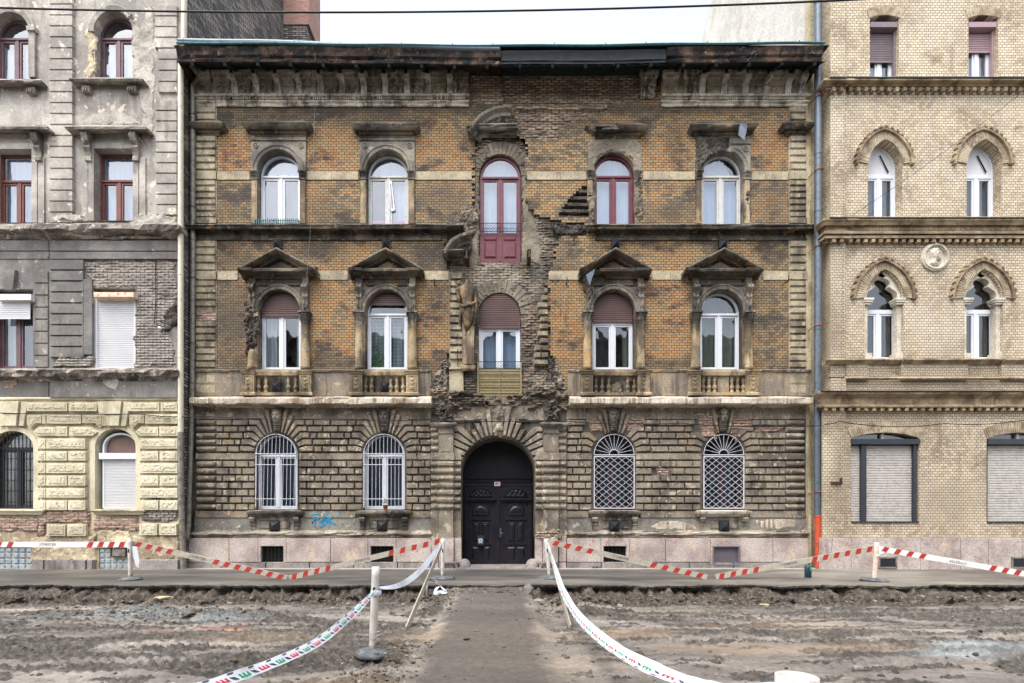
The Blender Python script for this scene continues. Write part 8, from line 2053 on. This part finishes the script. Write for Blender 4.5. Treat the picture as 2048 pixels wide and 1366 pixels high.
def tape(pts, label, w=.075, n=110, printed=True, side=1, margin=.0, name='barrier_tape', bend=.0, pitch=.17, low=False):
    rb = ribbon(pts, w, n); mb = MB(); vs = []
    for p, v, nn, ww, d in rb: vs += [tuple(p-v*ww/2+nn*bend*ww), tuple(p-v*ww*.25), tuple(p+v*ww*.25), tuple(p+v*ww/2+nn*bend*ww)]
    mb.add(vs, [(4*i+k, 4*i+k+1, 4*i+k+5, 4*i+k+4) for i in range(n-1) for k in range(3)], 0, True)
    if printed:
        cum = [0]
        for a, b in zip(rb, rb[1:]): cum.append(cum[-1]+(b[0]-a[0]).length)
        def at_(s, t):
            i = min(max(int(np.searchsorted(cum, s))-1, 0), n-2); f = (s-cum[i])/(cum[i+1]-cum[i]+1e-9)
            p = rb[i][0].lerp(rb[i+1][0], f); v = rb[i][1].lerp(rb[i+1][1], f).normalized(); nn = rb[i][2].lerp(rb[i+1][2], f).normalized(); ww = rb[i][3]*(1-f)+rb[i+1][3]*f
            t = (t*.5+.24) if low else t
            return p+v*ww*t+nn*(abs(t)*2*bend*ww*(abs(t) > .25)+side*.0025)
        class Ink:
            def __init__(q, i): q.i = i
            def add(q, v_, f_): mb.add(v_, f_, q.i)
        Ms = [Ink(1), Ink(2), Ink(3)]; s = .08; k = 0
        while s < cum[-1]-.16:
            col = (0, 2, 1, 2)[k % 4]; m_ = Ms[col]; base = -.36 if k % 2 else -.3; wd = pitch*.72; th = wd/6.2
            if col == 2:         # a wavy dark bar between the letters
                m_.add([at_(s, base), at_(s+wd*.4, base+.1), at_(s+wd*.65, base+.42), at_(s+wd*.25, base+.34)], [(0, 1, 2, 3)])
                m_.add([at_(s+.02, .3), at_(s+wd*.5+.02, .3), at_(s+wd*.5, .44), at_(s, .44)], [(0, 1, 2, 3)]); s += pitch*.55
            else:                # letter shape: three strokes joined by a bar
                h0, h1 = -.3, .1
                for j in range(3): m_.add([at_(s+j*th*2.2, h0), at_(s+j*th*2.2+th, h0), at_(s+j*th*2.2+th+.012, h1), at_(s+j*th*2.2+.012, h1)], [(0, 1, 2, 3)])
                m_.add([at_(s, h0), at_(s+th*5.4, h0), at_(s+th*5.4, h0+.12), at_(s, h0+.12)], [(0, 1, 2, 3)]); s += pitch*.8
            k += 1
    o = mb.build(name, [M['tapewhite']]+M['tprint']); o['label'] = label; o['category'] = 'barrier tape'
    return o
zt_ = .6
tp = []
for px, py, d, roll, ws in ((752, 1181, 6.05, 60, .5), (735, 1198, 5.75, 60, .8), (700, 1232, 5.15, 55, 1), (640, 1281, 4.3, 50, 1), (560, 1320, 3.5, 45, 1), (430, 1366, 2.7, 42, .95), (250, 1410, 2.0, 40, .9)):
    a = pv3(px, py, d); tp.append((a[0], a[1], a[2], roll, ws))
tape(tp, 'printed tape sagging from the nearest post towards the bottom edge', .076, 130, side=1, pitch=.18)
tp = [(*pv3(px, py, d), r_, w_) for px, py, d, r_, w_ in ((742, 1188, 6.0, 60, .3), (690, 1250, 5.2, 88, .35), (640, 1300, 4.35, 88, .3))]
tp = [(*pv3(px, py, d), r_, w_) for px, py, d, r_, w_ in ((757, 1176, 6.1, 140, .45), (790, 1173, 7.0, 130, .6), (815, 1162, 8.2, 125, .8), (840, 1142, 9.6, 125, .9), (862, 1115, 10.9, 130, .9), (880, 1088, 12.1, 120, .6))]
tape(tp, 'twisted tape strung between the nearest post and the post left of the gate', .12, 100, side=1, pitch=.2)
tp = [(*pv3(px, py, d), r_, w_) for px, py, d, r_, w_ in ((1092, 1078, 12.2, -70, .35), (1104, 1115, 11.2, -70, .8), (1122, 1172, 9.2, -58, 1), (1152, 1226, 7.4, -48, 1), (1208, 1280, 5.6, -40, 1), (1292, 1330, 4.2, -36, 1), (1420, 1376, 3.2, -40, .95), (1570, 1376, 1.9, -40, .6))]
tape(tp, 'broad white tape swooping from the post right of the gate down to the bottom edge', .13, 150, side=1, bend=.0, pitch=.27, low=True)
# loose tape at the left gate post
tp = [(*pv3(px, py, d), r_, w_) for px, py, d, r_, w_ in ((880, 1095, 12.1, 80, .6), (868, 1130, 11.8, 70, .6), (856, 1160, 11.0, 60, .7), (853, 1185, 10.6, 80, .7), (852, 1204, 10.2, 85, .6))]
tape(tp, 'loose end of tape hanging into the trench beside the left leaning board', .075, 50, side=-1)
tp = [(*pv3(px, py, d), r_, w_) for px, py, d, r_, w_ in ((846, 1163, 11.0, 10, .8), (862, 1160, 11.0, 40, .8), (876, 1166, 10.9, 80, .7), (887, 1178, 10.6, 20, .8), (892, 1184, 10.5, 60, .7), (880, 1184, 10.6, 90, .7), (870, 1186, 10.6, 40, .7), (874, 1176, 10.7, 0, .7), (884, 1170, 10.8, 50, .5))]
tape(tp, 'crumpled tangle of tape at the broken kerb left of the path', .1, 60, side=-1)
for px, py, lab in ((893, 1080, 'left'), (1092, 1082, 'right')):
    pass
mb = MB(); a = pv3(752, 1181, 6.05); mb.lathe((a[0]-.012, 6.1-D, a[2]-.03), [(.062, -.03), (.068, 0), (.06, .03)], 14, caps=False); o = mb.build('tape_wrap', M['tapewhite']); o['label'] = 'turn of white tape wound round the nearest post'; o['category'] = 'barrier tape'
mb = MB(); a = pv3(1750, 1101, 12.1); mb.lathe((a[0], PRR[1], a[2]-.05), [(.058, -.04), (.066, 0), (.056, .04)], 12, caps=False); mb.tube([(a[0], PRR[1]-.06, a[2]-.05), (a[0]-.1, PRR[1]-.1, a[2]-.06), (a[0]-.16, PRR[1]-.08, a[2]-.12)], .014, 5); o = mb.build('tape_wrap', M['tapewhite']); o['label'] = 'scrap of tape knotted round the orange-stained post'; o['category'] = 'barrier tape'
mb = MB(); a = pv3(271, 1097, 12.05); pts_ = [(a[0]-.05, a[2]+.05), (a[0]+.05, a[2]+.05), (a[0]+.12, a[2]-.3), (a[0]+.1, a[2]-.45), (a[0]+.03, a[2]-.42), (a[0]-.03, a[2]-.2)]
mb.prism(pts_, a[1]-.03, a[1]-.01, back=True); o = mb.build('rag', M['tapewhite']); o['label'] = 'white strip of plastic hanging behind the leftmost post'; o['category'] = 'rag'

# small things on the pavement
x, y = onpave(1616, 1155); c = thing('canister', (x, y, 0), 'small teal canister with a green patch and grey stick, near the orange pipe', 'canister')
mb = MB(); mb.lathe((x, y, 0), [(.07, 0), (.078, .01), (.078, .26), (.055, .3), (.02, .31)], 14); mb.build('body', plain('dark_teal_metal', lin(28, 62, 74), .35), c)
mb = MB(); mb.lathe((x, y, .18), [(.0795, 0), (.0795, .09)], 14, a0=4.7, a1=6.2, caps=False); mb.build('sticker', plain('bright_green_label', lin(44, 176, 96), .4), c)
mb = MB(); mb.tube([(x+.02, y, .3), (x+.03, y, .44)], .02, 8); mb.box(x-.02, x+.12, y-.02, y+.02, .43, .46); mb.build('stick', M['rubber'], c)
x, y = onpave(862, 1138); 
mb = MB(); mb.lathe((x, y-.0, 0), [(.035, 0), (.04, .05), (.036, .13), (.015, .17), (.015, .2)], 12); o = mb.build('bottle', plain('blue_plastic', lin(34, 52, 110), .3)); o['label'] = 'little blue bottle at the foot of the granite wall left of the gate'; o['category'] = 'bottle'
mb = MB()
for px in (866, 1190, 1196): 
    for k in range(14):
        x = PX(px, -.25)+random.uniform(-.09, .09); a = random.uniform(-.5, .5); h = random.uniform(.03, .08)
        mb.add([(x-.008, -.24, 0), (x+.008, -.24, 0), (x+.05*a+.004, -.27, h), (x+.05*a-.004, -.27, h)], [(0, 1, 2, 3)])
o = mb.build('weeds', M['leaf']); o['kind'] = 'stuff'

# ------------------------------------------------------------------ cables
def cable(pts, r, label, mat='iron', n=40, name='cable', group=None):
    P = []
    for a, b in zip(pts, pts[1:]):
        sag = a[3] if len(a) > 3 else 0
        for k in range(n): t = k/n; P.append((a[0]+(b[0]-a[0])*t, a[1]+(b[1]-a[1])*t, a[2]+(b[2]-a[2])*t-sag*4*t*(1-t)))
    P.append(pts[-1][:3]); mb = MB(); mb.tube(P, r, 6); o = mb.build(name, M[mat]); o['label'] = label; o['category'] = 'cable'; return o
d = 10.5
cable([(*pv3(-300, 5, d), .4), pv3(2348, -40, d)], .018, 'thick black overhead cable crossing the whole street at the top')
cable([(*pv3(1690, 440, 14.8), .1), pv3(2060, 172, 13)], .006, 'thin dark wire slanting up across the cream brick house')
cable([(*pv3(1693, -10, 14.9), 0), (*pv3(1682, 800, 14.9), 0), (*pv3(1679, 960, 14.9), .0), pv3(1660, 1120, 14.9)], .006, 'thin vertical wire hanging down the corner of the cream brick house', 'greypipe')
cable([(*pv3(634, 95, 15.2), 0), (*pv3(622, 440, 15.1), 0), (*pv3(613, 560, 15.05), .0), pv3(606, 566, 15.1)], .004, 'thin pale vertical wire hanging between the two left window rows', 'greypipe')
cable([(*pv3(0, 826, 14.9), .02), (*pv3(280, 828, 14.9), .05), (*pv3(405, 832, 14.9), .03), (*pv3(620, 838, 15), .03), (*pv3(860, 840, 15.1), .03), (*pv3(1130, 842, 15.1), .06), (*pv3(1360, 846, 15.1), .06), (*pv3(1600, 852, 15.1), .05), (*pv3(1680, 843, 14.8), .12), (*pv3(1890, 847, 14.8), .08), pv3(2060, 838, 14.8)], .013, 'dark cable clipped along all three fronts above the ground-floor windows', n=14)
cable([(*pv3(690, 842, 15.1), .08), (*pv3(780, 852, 15.1), .06), pv3(890, 842, 15.1)], .008, 'slack loop of thin cable over the second ground-floor window', n=14)
cable([(*pv3(1340, 846, 15.1), .1), (*pv3(1460, 858, 15.1), .06), pv3(1615, 852, 15.1)], .008, 'slack loop of thin cable over the last lattice window', n=14)
